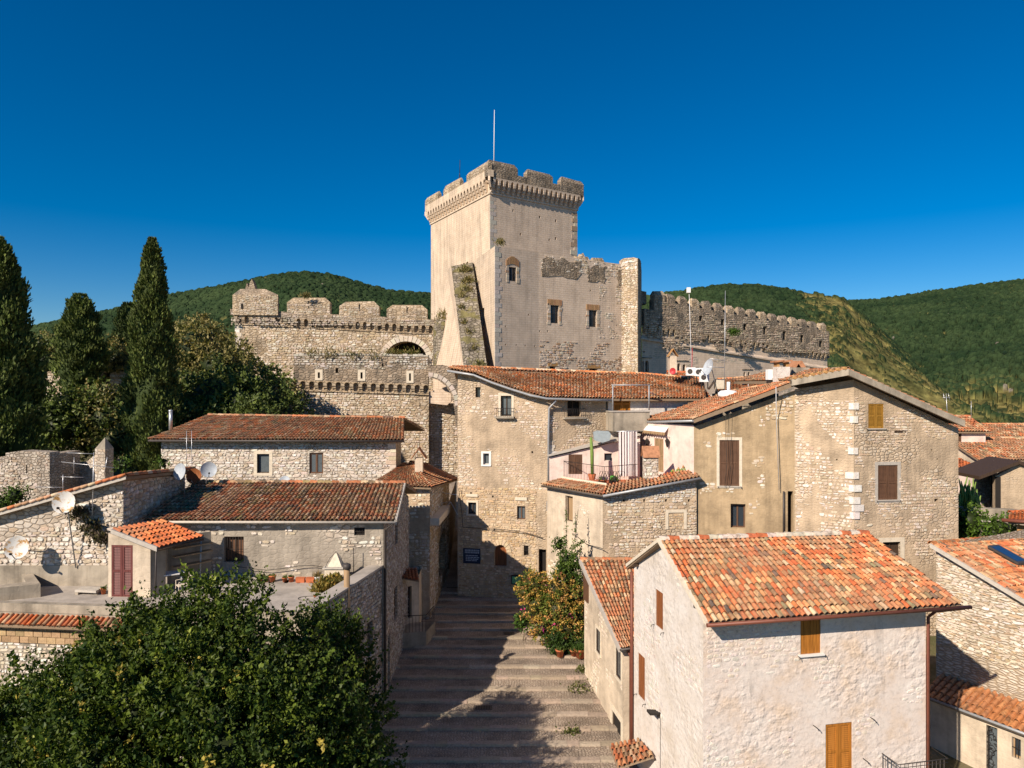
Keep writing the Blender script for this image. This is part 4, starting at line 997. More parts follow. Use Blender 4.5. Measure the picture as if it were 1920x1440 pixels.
# ---- white house with the tiled gable roof (front right)
E0 = Vector((6.03, 22.0, 0)); uu = Vector((.98, .198, 0)).normalized(); dd = Vector((-.198, .98, 0)).normalized()
ZE, ZR = 8.62, 10.42; DP = 6.95
wh = thing('white_house', 'whitewashed stone house with bright multicoloured tile gable roof', 'house', (E0.x, E0.y, 0))
c0 = E0 + uu * .17 + dd * .58; c1 = E0 + uu * 8.35 + dd * .58; c2 = E0 + uu * 8.2 + dd * (DP - .35); c3 = E0 + uu * .17 + dd * (DP - .35)
Wf, Wg, Wr_ = Wall(c0.xy, c1.xy), Wall(c3.xy, c0.xy), Wall(c1.xy, c2.xy)
rA = Wf.hole(1501, 1157, 1539, 1226, .18); rB = Wf.hole(1548, 1356, 1598, 1462, .18); 
rC = Wg.hole(1229, 1108, 1243, 1177, .18); rD = Wg.hole(1196, 1228, 1209, 1309, .18)
Wf.build(wh, -.5, ZE + .22, 'plaster_white'); Wg.build(wh, -.5, [(0, ZE + .05), (Wg.L / 2, ZR - .12), (Wg.L, ZE + .05)], 'plaster_side')
Wr_.build(wh, -.5, [(0, ZE), (Wr_.L / 2, ZR - .1), (Wr_.L, ZE)], 'plaster_white'); Wall(c2.xy, c3.xy).build(wh, -.5, ZE, 'plaster_white')
WHC = [(.65, .56, .49), (.665, .585, .52), (.68, .615, .555), (.64, .54, .45)]
stones(Wf, Wf.obj, .1, Wf.L - .1, 1.5, ZE - .1, (.23, .15), WHC, patch(.45, .2, 51), indiv=200, proud=.012, seed=51, gap=.03)
stones(Wg, Wg.obj, .1, Wg.L - .1, 1.5, ZE + 1, (.30, .2), [(.59, .535, .475), (.63, .585, .53), (.57, .505, .43)], patch(.5, .25, 52), indiv=60, proud=.012, seed=52, gap=.03)
shutters(wh, Wf, rA, 'wood_orange', 1, louver=False, sill='white_trim'); shutters(wh, Wf, rB, 'wood_orange', 2, dogs=True)
shutters(wh, Wg, rC, 'wood_rust', 1, louver=False); shutters(wh, Wg, rD, 'wood_rust', 1, louver=False)
EL, ER = E0 + Vector((0, 0, ZE)), E0 + uu * 9.25 + Vector((0, 0, ZE)); RL, RR_ = E0 + dd * DP / 2 + uu * -.12 + Vector((0, 0, ZR)), E0 + dd * DP / 2 + uu * 8.35 + Vector((0, 0, ZR - .12))
BL, BR = E0 + dd * DP + Vector((0, 0, ZE)), E0 + dd * DP + uu * 8.6 + Vector((0, 0, ZE))
tiled_roof(wh, [EL, ER], [RL, RR_], PAL_MIX, .20, .29, indiv=299, seed=61, sag=.045, ridge_pal=[((.58, .17, .07), 2), ((.66, .56, .45), 3)])
tiled_roof(wh, [BR, BL], [RR_, RL], PAL_MIX, .20, .29, seed=62, ridge=False)
gutter(wh, [EL + Vector((-.02, -.09, -.06)), ER + Vector((.25, -.06, -.08))], 'gutter_brown', .065)
for a, b in ((EL, RL), (RL, BL)):
    mb = MB(); mb.prism([a + Vector((0, 0, .05)) - uu * .05, b + Vector((0, 0, .09)) - uu * .05, b + Vector((0, 0, -.04)) - uu * .05, a + Vector((0, 0, -.08)) - uu * .05], uu * .16); mb.build('verge', 'cream_trim', wh)
for t in (.12, .5, .88):
    q = E0 + dd * DP * t + Vector((0, 0, ZE + (ZR - ZE) * (1 - abs(t - .5) * 2) - .24)); mb = MB(); mb.box(q - uu * .02 - dd * .06, uu * .5, dd * .12, (0, 0, .13)); mb.build('rafter_end', 'wood_dark', wh)
pc = c3 + dd * .02 - uu * .09
pipe(wh, [(pc.x, pc.y, ZE - .15), (pc.x, pc.y, 5), (pc.x, pc.y, .6)], .065, 'gutter_brown')
pr_ = c1 + uu * .05 - dd * .05; pipe(wh, [ER + Vector((.05, -.05, -.12)), (pr_.x + .25, pr_.y, ZE - .35), (pr_.x, pr_.y, ZE - .55), (pr_.x, pr_.y, .5)], .055, 'gutter_brown')
sg = Wg.sz(1238, 1340)
fl_ = thing('wall_floodlight', 'black floodlight on a bracket on the white gable wall', 'lamp', Wg.p(*sg))
mb = MB(); Wg.wb(mb, sg[0] - .04, sg[0] + .04, sg[1] - .08, sg[1] + .08, 0, .12); mb.build('bracket', 'iron', fl_)
mb = MB(); q = Wg.p(sg[0] - .05, sg[1] + .02, .1); mb.prism([q + Wg.U * -.14, q + Wg.U * .14, q + Wg.U * .16 + Wg.N * .34 + Vector((0, 0, .04)), q - Wg.U * .16 + Wg.N * .34 + Vector((0, 0, .04))], (0, 0, .09)); mb.build('housing', 'iron', fl_)
cb_ = thing('lamp_cable', 'thin dark cable running down from the floodlight', 'cable', Wg.p(sg[0], 1)); MB().tube([Wg.p(sg[0] + .03, sg[1] - .08, .015), Wg.p(sg[0] + .03, 1, .015)], .009, 5).build('cable', 'cable', cb_, uv=False)
# bottom right iron railing on the front wall
rl = thing('iron_railing', 'thin grey iron balcony railing low on the white house front', 'railing', Wf.p(Wf.sz(1670, 1440)[0], 2))
s0 = Wf.sz(1653, 1412)[0]; z_ = Wf.sz(1653, 1412)[1]; s1 = s0 + 1.0
mb = MB()
for a in (s0, s1):
    pass
mb.tube([Wf.p(s0, z_, .02), Wf.p(s0 + .02, z_, .75), Wf.p(s0 + 1.9, z_, .75), Wf.p(s0 + 1.92, z_, .02)], .018, 6); mb.build('top_rail', 'gutter_dark', rl, uv=False)
mb = MB(); mb.tube([Wf.p(s0, z_ - .12, .02), Wf.p(s0 + .02, z_ - .12, .75), Wf.p(s0 + 1.9, z_ - .12, .75)], .012, 6); mb.build('mid_rail', 'gutter_dark', rl, uv=False)
for i in range(6):
    mb = MB(); mb.tube([Wf.p(s0, z_, .05 + i * .13), Wf.p(s0, z_ - 1.0, .05 + i * .13)], .010, 5); mb.build('baluster', 'gutter_dark', rl, uv=False)
for i in range(12):
    mb = MB(); mb.tube([Wf.p(s0 + .1 + i * .15, z_, .75), Wf.p(s0 + .1 + i * .15, z_ - 1.0, .75)], .010, 5); mb.build('baluster', 'gutter_dark', rl, uv=False)
for x, y, k in ((1525, 1360, 1), (1632, 1345, 2), (1618, 1422, 3)):
    s_, z2 = Wf.sz(x, y); pg = thing('wall_hook', ['', 'rusty iron hook left of the lower shutter', 'rusty iron pin above the iron railing', 'iron stay right of the lower shutter'][k], 'hook', Wf.p(s_, z2))
    MB().tube([Wf.p(s_, z2, 0), Wf.p(s_ + .05, z2 - .03, .16), Wf.p(s_ + .1, z2 - .12, .17)], .015, 5).build('pin', 'iron', pg, uv=False)

# ---- narrow lean-to house left of it
nh = thing('narrow_house', 'narrow cream house with steep old tile lean-to roof', 'house', (4.2, 31, 1))
n0, n1, n2 = (3.62, 35.6), (4.62, 29.6), (7.4, 30.2)
Wn, Wn2 = Wall(n0, n1), Wall(n1, n2); zt0, zt1 = zat(1062, 35.6), zat(1207, 29.6)
q1 = Wn.hole(1118, 1180, 1126, 1224, .09); q2 = Wn.hole(1155, 1216, 1165, 1272, .09); q3 = Wn.hole(1148, 1342, 1165, 1400, .12)
Wn.build(nh, -.5, [(0, zt0), (Wn.L, zt1)], 'plaster_cream'); Wn2.build(nh, -.5, zt1, 'plaster_cream')
stones(Wn, Wn.obj, .1, Wn.L - .1, 1, zt0, (.28, .18), [(.62, .54, .43), (.60, .51, .40), (.64, .56, .45)], patch(.6, .22, 54), proud=.012, seed=54)
for r in (q1, q2): window(nh, Wn, r, 'wood_dark', 'glass', d=.1, leaves=1, sur='cream_trim', surw=.10, fw=.04)
window(nh, Wn, q3, 'wood_dark', 'interior_shade', d=.12, leaves=1, sur='cream_trim', surw=.22)
rn0, rn1 = Vector((n1[0] - .18, n1[1] - .35, zt1 - .06)), Vector((6.3, 29.9, zt1 - .06)); rn2, rn3 = Vector((7.2, 36.0, zat(1052, 35.8))), Vector((n0[0] - .18, 35.9, zat(1050, 35.9)))
tiled_roof(nh, [rn0, rn1], [rn3, rn2], PAL_WARM, .21, .34, indiv=240, seed=63, sag=.04, ridge=True)
mb = MB(); mb.prism([rn0 + Vector((-.06, 0, .06)), rn3 + Vector((-.06, 0, .06)), rn3 + Vector((-.06, 0, -.16)), rn0 + Vector((-.06, 0, -.16))], (.12, 0, 0)); mb.build('verge', 'grey_trim', nh)
pipe(nh, [(n1[0] + .12, n1[1] - .1, zt1 - .1), (n1[0] + .3, n1[1] - .1, zt1 - .5), (n1[0] + .3, n1[1] - .1, .6)], .055, 'gutter_brown')
gutter(nh, [rn0 + Vector((0, -.05, -.05)), rn1 + Vector((0, -.05, -.05))], 'gutter_dark', .05)
wi = MB(); Wn.wb(wi, .02, .85, zt0 - 1.6, zt0 - .25, .0, .06); wi.build('board_panel', 'wood_brown', nh)
# tiled door canopy at the foot
cn = thing('door_canopy', 'little tiled canopy over a door at the foot of the white house', 'canopy', at(1180, 1440, 26.5))
ca = [at(1158, 1440, 26.6), at(1226, 1418, 26.2)]; cb2 = [at(1142, 1398, 28.0), at(1196, 1388, 27.6)]
tiled_roof(cn, ca, cb2, PAL_WARM, .21, .34, indiv=60, seed=64, ridge=False, slab=.08)
for q in ca:
    MB().tube([q + Vector((0, 0, -.1)), q + Vector((.25, .9, -.7))], .03, 6).build('bracket', 'wood_dark', cn, uv=False)

# ---- tall tan house in the middle
H = [xy(858, 46), xy(1027, 45), xy(1140, 46.5), xy(1318, 47.6)]
ch = thing('tall_house', 'tall tan stone house with curved orange tile roof at the top of the stairs', 'house', (H[0][0], H[0][1], 2))
Wa, Wb, Wc_ = Wall(H[0], H[1]), Wall(H[1], H[2]), Wall(H[2], H[3])
d1 = Wa.hole(891.5, 726, 900.5, 745, .3); d2 = Wa.hole(939, 742, 959, 780, .28); d3 = Wa.hole(906, 850, 917, 871, .25); d4 = Wa.hole(878, 942, 893, 964, .25); d5 = Wa.hole(969.5, 949, 985, 974, .22)
d6 = Wa.hole(927, 1021, 950, 1062, .35, .5); d7 = Wa.hole(982, 1023, 991, 1042, .3); d8 = Wa.hole(1010, 1030, 1024, 1085, .4)
for x, y in ((883, 925), (924, 931), (998, 848), (927, 993)): Wa.hole(x - 1.6, y - 2, x + 1.6, y + 2, .3)
e1 = Wb.hole(1064, 743, 1089, 781, .35)
f1 = Wc_.hole(1150, 743, 1182, 771, .12)
zl = [zat(y, Y) for y, Y in ((695, 46), (706, 45.9), (722, 45.6), (738, 45.2), (743, 45))]
tpA = [(Wa.L * t, z) for t, z in zip((0, .25, .55, .85, 1), zl)]
Wa.build(ch, .5, tpA, 'house_tan'); Wb.build(ch, .5, [(0, zl[-1]), (Wb.L, zat(748, 46.5))], 'house_tan'); Wc_.build(ch, .5, zat(748, 47), 'plaster_side')
Wl_ = Wall((H[0][0] + .6, 60), H[0]); Wl_.build(ch, .5, zl[0], 'house_tan')
VA = lambda px, py: py < 1140
stones(Wa, Wa.obj, .05, Wa.L - .05, 9.3, zl[0], (.25, .14), STM, patch(.5, .04, 71), indiv=150, proud=.025, seed=71, vis=VA)
stones(Wa, Wa.obj, .05, Wa.L - .7, 2.0, 9.3, (.27, .155), STO, patch(.4, -.42, 72), indiv=150, proud=.035, seed=72, vis=VA)
stones(Wb, Wb.obj, .05, Wb.L - .05, 10, 15.2, (.25, .14), STM, patch(.6, .16, 73), indiv=60, proud=.03, seed=73)
quoins(Wb, ch, 'L', 10.4, 12.4, STW, h=.2, w=(.55, .4), seed=14)
window(ch, Wa, d1, 'wood_dark', 'glass', d=.3, leaves=1, fw=.04)
w2 = window(ch, Wa, d2, 'wood_dark', 'glass_grey', d=.28, sur='cream_trim', surw=.16)
window(ch, Wa, d3, 'white_trim', 'glass_grey', d=.25, leaves=1, sur='white_trim', surw=.13, fw=.04)
window(ch, Wa, d4, 'wood_dark', 'glass', d=.25, sur='cream_trim', surw=.12, fw=.045); window(ch, Wa, d5, 'wood_brown', 'glass_grey', d=.22, fw=.06)
window(ch, Wa, d7, 'iron', 'interior_shade', d=.3, leaves=1, bars=True); window(ch, Wa, d8, 'wood_dark', 'interior_shade', d=.4, leaves=1)
a0, a1, z0, z1 = d6; mb = MB(); Wa.wb(mb, a0, a1, z0, z1, -.3, -.24); dr = mb.build('door', 'wood_rust', ch)
for i in range(9):
    t0, t1 = math.pi * i / 9 + .02, math.pi * (i + 1) / 9 - .02; cxa, hw = (a0 + a1) / 2, (a1 - a0) / 2
    o = MB().prism([Wa.p(cxa - (hw + r_) * math.cos(t), z1 - .5 + (.5 + r_) * math.sin(t), .002) for r_, t in ((0, t0), (.32, t0), (.32, t1), (0, t1))], Wa.N * .05).build('arch_stone', 'stone', ch); o.color = c4(jit((.58, .46, .30), .1))
window(ch, Wb, e1, 'wood_dark', 'interior_shade', d=.35, leaves=2)
shutters(ch, Wc_, f1, 'wood_orange', 2, o=-.02, dogs=False)
for W_, r, lb in ((Wa, d2, 0), (Wb, e1, 1)):     # little iron window balconies
    a0, a1, z0, z1 = r; sl_ = MB(); W_.wb(sl_, a0 - .35, a1 + .2, z0 - .14, z0 - .03, 0, .34); bo = sl_.build('balcony', 'concrete', ch)
    for k in range(11):
        a = a0 - .33 + (a1 - a0 + .5) * k / 10; MB().tube([W_.p(a, z0 - .03, .31), W_.p(a, z0 + .5, .33)], .012, 5).build('baluster', 'iron', bo, uv=False)
    MB().tube([W_.p(a0 - .34, z0 + .5, 0), W_.p(a0 - .34, z0 + .5, .33), W_.p(a1 + .2, z0 + .5, .33), W_.p(a1 + .2, z0 + .5, 0)], .016, 5).build('handrail', 'iron', bo, uv=False)
for (x0, y0, x1, y1) in ((874, 926, 896, 931), (966, 932, 988, 938)):
    r = Wa.rect(x0, y0, x1, y1); mb = MB(); Wa.wb(mb, *r, -.02, .08); mb.build('drip_stone', 'cream_trim', ch)
# curved roof
eo = .5
Ev = [Wa.p(-.55, zl[0] + .1, eo), Wa.p(Wa.L * .2, zl[0] * .55 + zl[1] * .45, eo), Wa.p(Wa.L * .4, (zl[1] + zl[2]) / 2, eo), Wa.p(Wa.L * .62, (zl[2] * .7 + zl[3] * .3), eo), Wa.p(Wa.L * .82, zl[3] + .02, eo), Wa.p(Wa.L, zl[4] - .02, eo + .05), Wb.p(Wb.L * .5, zat(746, 45.7), eo), Wb.p(Wb.L, zat(747, 46.2), eo), Wc_.p(Wc_.L, zat(747, 47.3), eo)]
Rv = [at(849, 689, 49.5), at(880, 689, 50.5), at(1000, 694, 52), at(1100, 698, 53), at(1210, 702, 53.5), at(1320, 712, 54)]
tiled_roof(ch, Ev, Rv, [((.74, .25, .09), 5), ((.78, .34, .14), 5), ((.78, .50, .28), 4), ((.80, .62, .42), 3), ((.62, .27, .12), 4), ((.42, .25, .14), 1)], .235, .37, seed=75, sag=.07, slab=.16, ridge=True)
tiled_roof(ch, [Vector((12.5, 60, 14.5)), Vector((-4, 60, 14.5))], [Rv[-1], Rv[0]], PAL_WARM, .3, .45, seed=76, ridge=False)
gutter(ch, [p + Vector((0, -.06, -.12)) for p in Ev[:8]], 'gutter_grey', .075)
pipe(ch, [Wb.p(.35, zl[4] - .25, .5), Wb.p(.05, zl[4] - .75, .12), Wb.p(.0, 13, .12), Wb.p(.0, 9.2, .12)], .07, 'gutter_grey')
pipe(ch, [Wb.p(.12, 9.2, .14), Wb.p(.12, 5, .14), Wb.p(.12, 2.2, .14)], .085, 'gutter_grey', 'conduit')
mb = MB(); Wb.wb(mb, -.12, .22, 8.0, 8.6, .08, .32); mb.build('junction_box', 'gutter_grey', ch)
pipe(ch, [Wb.p(Wb.L - .1, 14.9, .06), Wb.p(Wb.L - .1, 12.6, .06)], .04, 'gutter_dark')
# balcony box and orange shutter
bb = MB(); r = Wc_.rect(1134, 771, 1203, 806); 
Wc_.wb(bb, -.15, r[1], r[2], r[3], .0, 1.5); bo = bb.build('balcony', 'concrete', ch); mb = MB(); Wc_.wb(mb, -.2, r[1] + .05, r[3], r[3] + .05, .0, 1.55); mb.build('coping', 'grey_trim', bo)
pg_ = thing('pergola_frame', 'slender grey metal frame over the small balcony', 'pergola', at(1180, 770, 45.6))
for x in (1149, 1217):
    MB().tube([at(x, 769, 45.4), at(x, 722, 45.4)], .045, 6).build('post', 'gutter_grey', pg_, uv=False)
MB().tube([at(1147, 722, 45.4), at(1219, 722, 45.4)], .04, 6).build('beam', 'gutter_grey', pg_, uv=False); MB().tube([at(1217, 735, 45.4), at(1232, 741, 46.4)], .03, 6).build('brace', 'gutter_grey', pg_, uv=False)
# wall sign and little green sign
r = Wa.rect(869, 1028, 901, 1056); sg_ = thing('wall_sign', 'dark blue information board in the shade beside the arched doorway', 'sign', Wa.p((r[0] + r[1]) / 2, r[2]))
mb = MB(); Wa.wb(mb, *r, .04, .08); pn = mb.build('panel', 'sign_blue', sg_)
rr = random.Random(9)
for i, (f, hh) in enumerate(((.82, .11), (.68, .11), (.50, .06), (.38, .06), (.27, .06), (.17, .05))):
    s = r[0] + (.1 if i < 2 else .15) * (r[1] - r[0])
    while s < r[1] - .1 * (r[1] - r[0]) - (.12 if i in (2, 5) else 0):
        wl_ = rr.uniform(.05, .09) if i < 2 else rr.uniform(.1, .22); mb = MB(); Wa.wb(mb, s, min(s + wl_, r[1] - .06), r[2] + (r[3] - r[2]) * f, r[2] + (r[3] - r[2]) * f + hh, .08, .085); mb.build('lettering', 'sign_text', pn); s += wl_ + .03
r = Wa.rect(961, 1080, 977, 1093); eg = thing('green_sign', 'small green sign plate in a dark box near the flowering shrub', 'sign', Wa.p((r[0] + r[1]) / 2, r[2]))
mb = MB(); Wa.wb(mb, r[0] - .06, r[1] + .06, r[2] - .06, r[3] + .08, .02, .14); bx_ = mb.build('box', 'iron', eg); mb = MB(); Wa.wb(mb, *r, .14, .15); mb.build('plate', 'exit_green', bx_)

# ---- stone house with roof terrace
t0_, t1_, t2_ = xy(1026, 44.3), xy(1130, 40.5), xy(1306, 41.0)
th = thing('terrace_house', 'rubble house with tile edged roof terrace and sealed window', 'house', (t1_[0], t1_[1], 2))
Wt0, Wt1 = Wall(t0_, t1_), Wall(t1_, t2_)
ZT = zat(926, 40.5); zT2 = zat(893, 41)
u1 = Wt0.hole(1060, 930, 1074, 978, .3); 
for x in (1170, 1208, 1249, 1292): Wt1.hole(x - 2, 936, x + 2, 941, .3)
u2 = Wt1.rect(1253, 961, 1282, 992)
Wt0.build(th, .5, ZT - .1, 'plaster_cream'); Wt1.build(th, .5, [(0, ZT - .1), (Wt1.L, zT2 - .1)], 'house_tan')
stones(Wt1, Wt1.obj, .03, Wt1.L - .05, 9.2, 10.8, (.26, .14), [(.56, .52, .46), (.62, .58, .52), (.5, .45, .39)], None, indiv=120, proud=.04, seed=81)
Wt1.holes.append((u2[0], u2[1], u2[2], u2[3], 0, 0))
stones(Wt1, Wt1.obj, .03, Wt1.L - .05, 5.5, 9.2, (.28, .16), STC, patch(.5, -.12, 82), indiv=150, proud=.04, seed=82)
Wt1.holes.pop(); stones(Wt1, Wt1.obj, u2[0], u2[1], u2[2], u2[3], (.22, .14), STO, None, proud=.02, seed=83); surround(th, Wt1, u2, .17, 'cream_trim', .04, bottom=False)
stones(Wt0, Wt0.obj, .05, Wt0.L - .05, 3, 9, (.26, .15), STC, patch(.6, .25, 84), proud=.02, seed=84)
window(th, Wt0, u1, 'wood_dark', 'wood_tan', d=.3, leaves=1, fw=.05)
ei = 1.2
e0, e1_, e2 = Wt0.p(-.15, ZT, .35), Vector((t1_[0] - .05, t1_[1] - .42, ZT)), Wt1.p(Wt1.L + .1, zT2, .4)
i0, i1, i2 = Wt0.p(.25, ZT + .3, -1.0), Vector((t1_[0] + .35, t1_[1] + 1.05, ZT + .3)), Wt1.p(Wt1.L + .1, zT2 + .3, -1.0)
tiled_roof(th, [e0, e1_], [i0, i1], PAL_WARM, .22, .34, seed=85, ridge=False, indiv=60); tiled_roof(th, [e1_, e2], [i1, i2], PAL_WARM, .22, .34, seed=86, ridge=False, indiv=90)
gutter(th, [e1_ + Vector((0, -.05, -.06)), e2 + Vector((0, -.05, -.06))], 'gutter_grey', .075); gutter(th, [e0 + Vector((0, -.05, -.08)), e1_ + Vector((0, -.05, -.08))], 'gutter_dark', .05)
fl2 = MB(); fz = ZT + .22
fl2.face([i0 + Vector((0, 0, -.06)), i1 + Vector((0, 0, -.06)), Vector((i2.x, i2.y, fz)), Vector((i2.x, 46.5, fz)), Vector((i0.x, 46.5, fz))]); fl2.build('terrace_floor', 'terracotta', th)
mb = MB(); mb.prism([i0 + Vector((0, -.1, 0)), i1 + Vector((0, -.1, 0)), i1 + Vector((0, .1, 0)), i0 + Vector((0, .1, 0))], (0, 0, .16)); mb.build('kerb', 'cream_trim', th)
rg = thing('terrace_railing', 'thin dark railing round the roof terrace', 'railing', i0)
Lr = [i0 + Vector((.1, 1.2, .16)), i0 + Vector((.05, .15, .16)), i1 + Vector((-.1, .15, .16)), at(1195, 893, 43.0)]; Lr[3].z = Lr[2].z
for a, b in zip(Lr, Lr[1:]):
    nn = max(4, int((b - a).length / .14))
    for k in range(nn): q = a.lerp(b, k / nn); MB().tube([q, q + Vector((0, 0, .95))], .009 if k else .02, 4).build('baluster', 'iron', rg, uv=False)
MB().tube([p + Vector((0, 0, .95)) for p in Lr], .018, 5).build('handrail', 'iron', rg, uv=False)
# pink lean-to behind the terrace
pk = thing('pink_lean_to', 'low pink lean-to room behind the terrace railing', 'house', at(1100, 890, 44.5))
g0, g1 = xy(1030, 44.75), xy(1200, 44.9); Wp_ = Wall(g0, g1); 
v1 = Wp_.hole(1066, 852, 1092, 889, .12); v2 = Wp_.hole(1133, 850, 1148, 864, .2)
Wp_.build(pk, 9, [(0, zat(858, 44.8)), (Wp_.L, zat(818, 44.9))], 'plaster_pink')
shutters(pk, Wp_, v1, 'wood_brown', 2, dogs=False); window(pk, Wp_, v2, 'grey_trim', 'glass', d=.2, leaves=1, fw=.03)
mb = MB(); za, zb = zat(856, 44.6), zat(816, 44.8)
mb.prism([Wp_.p(-.1, za, .2), Wp_.p(Wp_.L, zb, .2), Wp_.p(Wp_.L, zb + .09, .2), Wp_.p(-.1, za + .09, .2)], Wp_.N * -1.6); mb.build('roof', 'grey_trim', pk)
# curtain, tarp, awning, lanterns, chimney, pots
cu = thing('striped_curtain', 'white striped curtain hanging under the balcony', 'curtain', at(1178, 893, 44.1))
mb = MB(); K = 40
for i in range(K):
    x0_, x1_ = 1160 + 35 * i / K, 1160 + 35 * (i + 1) / K; f = lambda i: 43.9 + .09 * math.sin(i * 1.05) + .04 * math.sin(i * .37)
    mb.face([at(x0_, 893, f(i)), at(x1_, 893, f(i + 1)), at(x1_ - .5, 809, f(i + 1)), at(x0_ - .5, 809, f(i))], 1 if i in (5, 6, 13, 27, 33, 34) else 0, True)
mb.build('cloth', ['cloth_white', 'cloth_stripe'], cu, uv=False); MB().tube([at(1156, 809, 43.95), at(1200, 808, 43.95)], .03, 6).build('rod', 'steel', cu, uv=False)
tp_ = thing('covered_bundle', 'grey tarpaulin covered bundle beside the balcony', 'tarpaulin', at(1128, 830, 44.3))
mb = MB(); mb.prism([at(1113, 811, 44), at(1121, 808, 44), at(1142, 809, 44), at(1146, 815, 44), at(1143, 826, 44), at(1130, 830, 44), at(1115, 826, 44)], (0, .5, 0)); mb.build('cover', 'tarp_grey', tp_)
cs_ = thing('tall_cactus', 'single tall green cactus column in a terracotta pot', 'cactus', at(1110, 894, 43.2))
MB().tube([at(1110.5, 890, 43.2), at(1110, 850, 43.2), at(1108, 820, 43.2)], [.10, .11, .08], 8).build('stem', 'cactus', cs_, uv=False); mb = MB(); mb.lathe(at(1110, 899, 43.2), [(.18, 0), (.25, .34), (.2, .34), (.18, .2)], 10); mb.build('pot', 'terracotta', cs_, uv=False)
ch2 = thing('terrace_chimney', 'squat stone chimney with tile cap on the terrace edge', 'chimney', at(1219, 895, 41.6))
mb = MB(); mb.cb(at(1219.5, 897, 41.6), .82, .6, zat(855, 41.6) - zat(897, 41.6)); cs2 = mb.build('stack', 'rubble_pale', ch2)
Wch = Wall((at(1206, 0, 41.29).x, 41.295), (at(1233, 0, 41.29).x, 41.295)); Wch.tp = [(0, zat(855, 41.3)), (5, zat(855, 41.3))]; stones(Wch, cs2, .0, Wch.L, zat(897, 41.3), zat(855, 41.3), (.3, .17), STW, None, indiv=40, proud=.03, seed=87)
for sgn in (-1, 1):
    q = at(1219.5, 838, 41.6); mb = MB(); ez = at(1219.5, 857, 41.6); mb.prism([q + Vector((-.5, 0, 0)), q + Vector((.5, 0, 0)), ez + Vector((.5, sgn * .42, 0)), ez + Vector((-.5, sgn * .42, 0))], (0, 0, .06)); mb.build('cap_tile', 'old_tile', ch2)

# ---- big house at right of centre
L0, L1, L2, L3, L4, L5 = xy(1200, 46.2), xy(1301, 41.2), xy(1490, 40.4), xy(1601, 38.8), xy(1797, 39.6), (27.5, 52)
bh = thing('big_gabled_house', 'large patched stone and ochre plaster house with gabled roof', 'house', (L2[0], L2[1], 2))
Wp0, Wp1, Wp2, Wp3, Wp4 = Wall(L0, L1), Wall(L1, L2), Wall(L2, L3), Wall(L3, L4), Wall(L4, L5)
x1 = Wp0.hole(1227, 822, 1244, 884, .12)
y1 = Wp1.hole(1349, 825, 1386, 911, .14); y2 = Wp1.hole(1370, 945, 1398, 990, .35); y3 = Wp1.hole(1477, 921, 1487, 1008, .6)
b1 = Wp3.hole(1628, 757, 1657, 803, .14); b2 = Wp3.hole(1646, 872, 1683, 937, .14); b3 = Wp3.hole(1655, 1016, 1688, 1060, .25)
for x, y in ((1569, 862), (1747, 844), (1758, 861)): (Wp2 if x < 1601 else Wp3).hole(x - 1.3, y - 1.5, x + 1.3, y + 1.5, .3)
Wp3.hole(1752, 935, 1759, 941, .3)
Wp0.build(bh, .5, [(0, zat(792, 46.2)), (Wp0.L, zat(797, 41.2))], 'plaster_pink')
Wp1.build(bh, .5, [(0, zat(800, 41.2)), (Wp1.L, zat(732, 40.4))], 'plaster_tan')
zpk = zat(712, 38.8)
Wp2.build(bh, .5, [(0, zat(730, 40.4)), (Wp2.L, zpk)], 'house_tan'); Wp3.build(bh, .5, [(0, zpk), (Wp3.L, zat(803, 39.6))], 'house_tan'); Wp4.build(bh, .5, zat(803, 39.6), 'house_tan')
stones(Wp2, Wp2.obj, .05, Wp2.L - .05, 6.5, zat(752, 40), (.26, .145), STM + STW, patch(.5, -.22, 91), indiv=200, proud=.032, seed=91, rows=.45)
stones(Wp3, Wp3.obj, .05, Wp3.L - .05, 6.5, zat(745, 39), (.25, .15), STM, patch(.45, .06, 92), indiv=200, proud=.028, seed=92)
stones(Wp1, Wp1.obj, Wp1.L - 1.6, Wp1.L - .05, zat(788, 40.5), zat(745, 40.5), (.30, .17), STC, None, indiv=20, proud=.04, seed=93)
stones(Wp1, Wp1.obj, .3, Wp1.L - 1.6, 6.5, 14.5, (.26, .17), STC, patch(.9, .42, 94), proud=.02, seed=94)
for zy, w0, w1 in ((762, -.25, .25), (787, -.2, .2), (846, -.28, .2), (892, -.42, .25), (916, -.25, .42), (939, -.22, .34), (953, -.1, .55), (967, -.2, .3)):
    q = Wp3.p(0, zat(zy, 38.8), 0); mb = MB(); mb.box(q + Wp3.U * 0 + Wp3.N * .07 + Vector((0, 0, -.17)), Wp3.U * w1, Wp3.N * -.2, (0, 0, .36)); mb.box(q + Wp2.N * .07 + Vector((0, 0, -.17)), Wp2.U * w0, Wp2.N * -.2, (0, 0, .36)); o = mb.build('quoin', 'stone', bh); o.color = c4(jit((.68, .64, .57), .06))
pa = MB(); r = Wp3.rect(1700, 880, 1790, 1000)
shutters(bh, Wp0, x1, 'wood_tan', 2, dogs=False); shutters(bh, Wp1, y1, 'wood_brown', 2, sur='cream_trim', surw=.16, sill='grey_trim'); window(bh, Wp1, y2, 'wood_brown', 'glass', d=.35, fw=.07)
shutters(bh, Wp3, b1, 'wood_ochre', 2, sill='grey_trim'); shutters(bh, Wp3, b2, 'wood_brown', 2, sur='grey_trim', surw=.18, sill='grey_trim'); window(bh, Wp3, b3, 'wood_dark', 'wood_dark', d=.25, sur='cream_trim', surw=.24)
pipe(bh, [Wp1.p(*Wp1.sz(1469, 921), .06), Wp1.p(*Wp1.sz(1469, 1010), .06)], .06, 'gutter_dark')
r = Wp3.rect(1677, 807, 1700, 811); mb = MB(); Wp3.wb(mb, *r, -.02, .03); mb.build('lintel', 'wood_dark', bh)
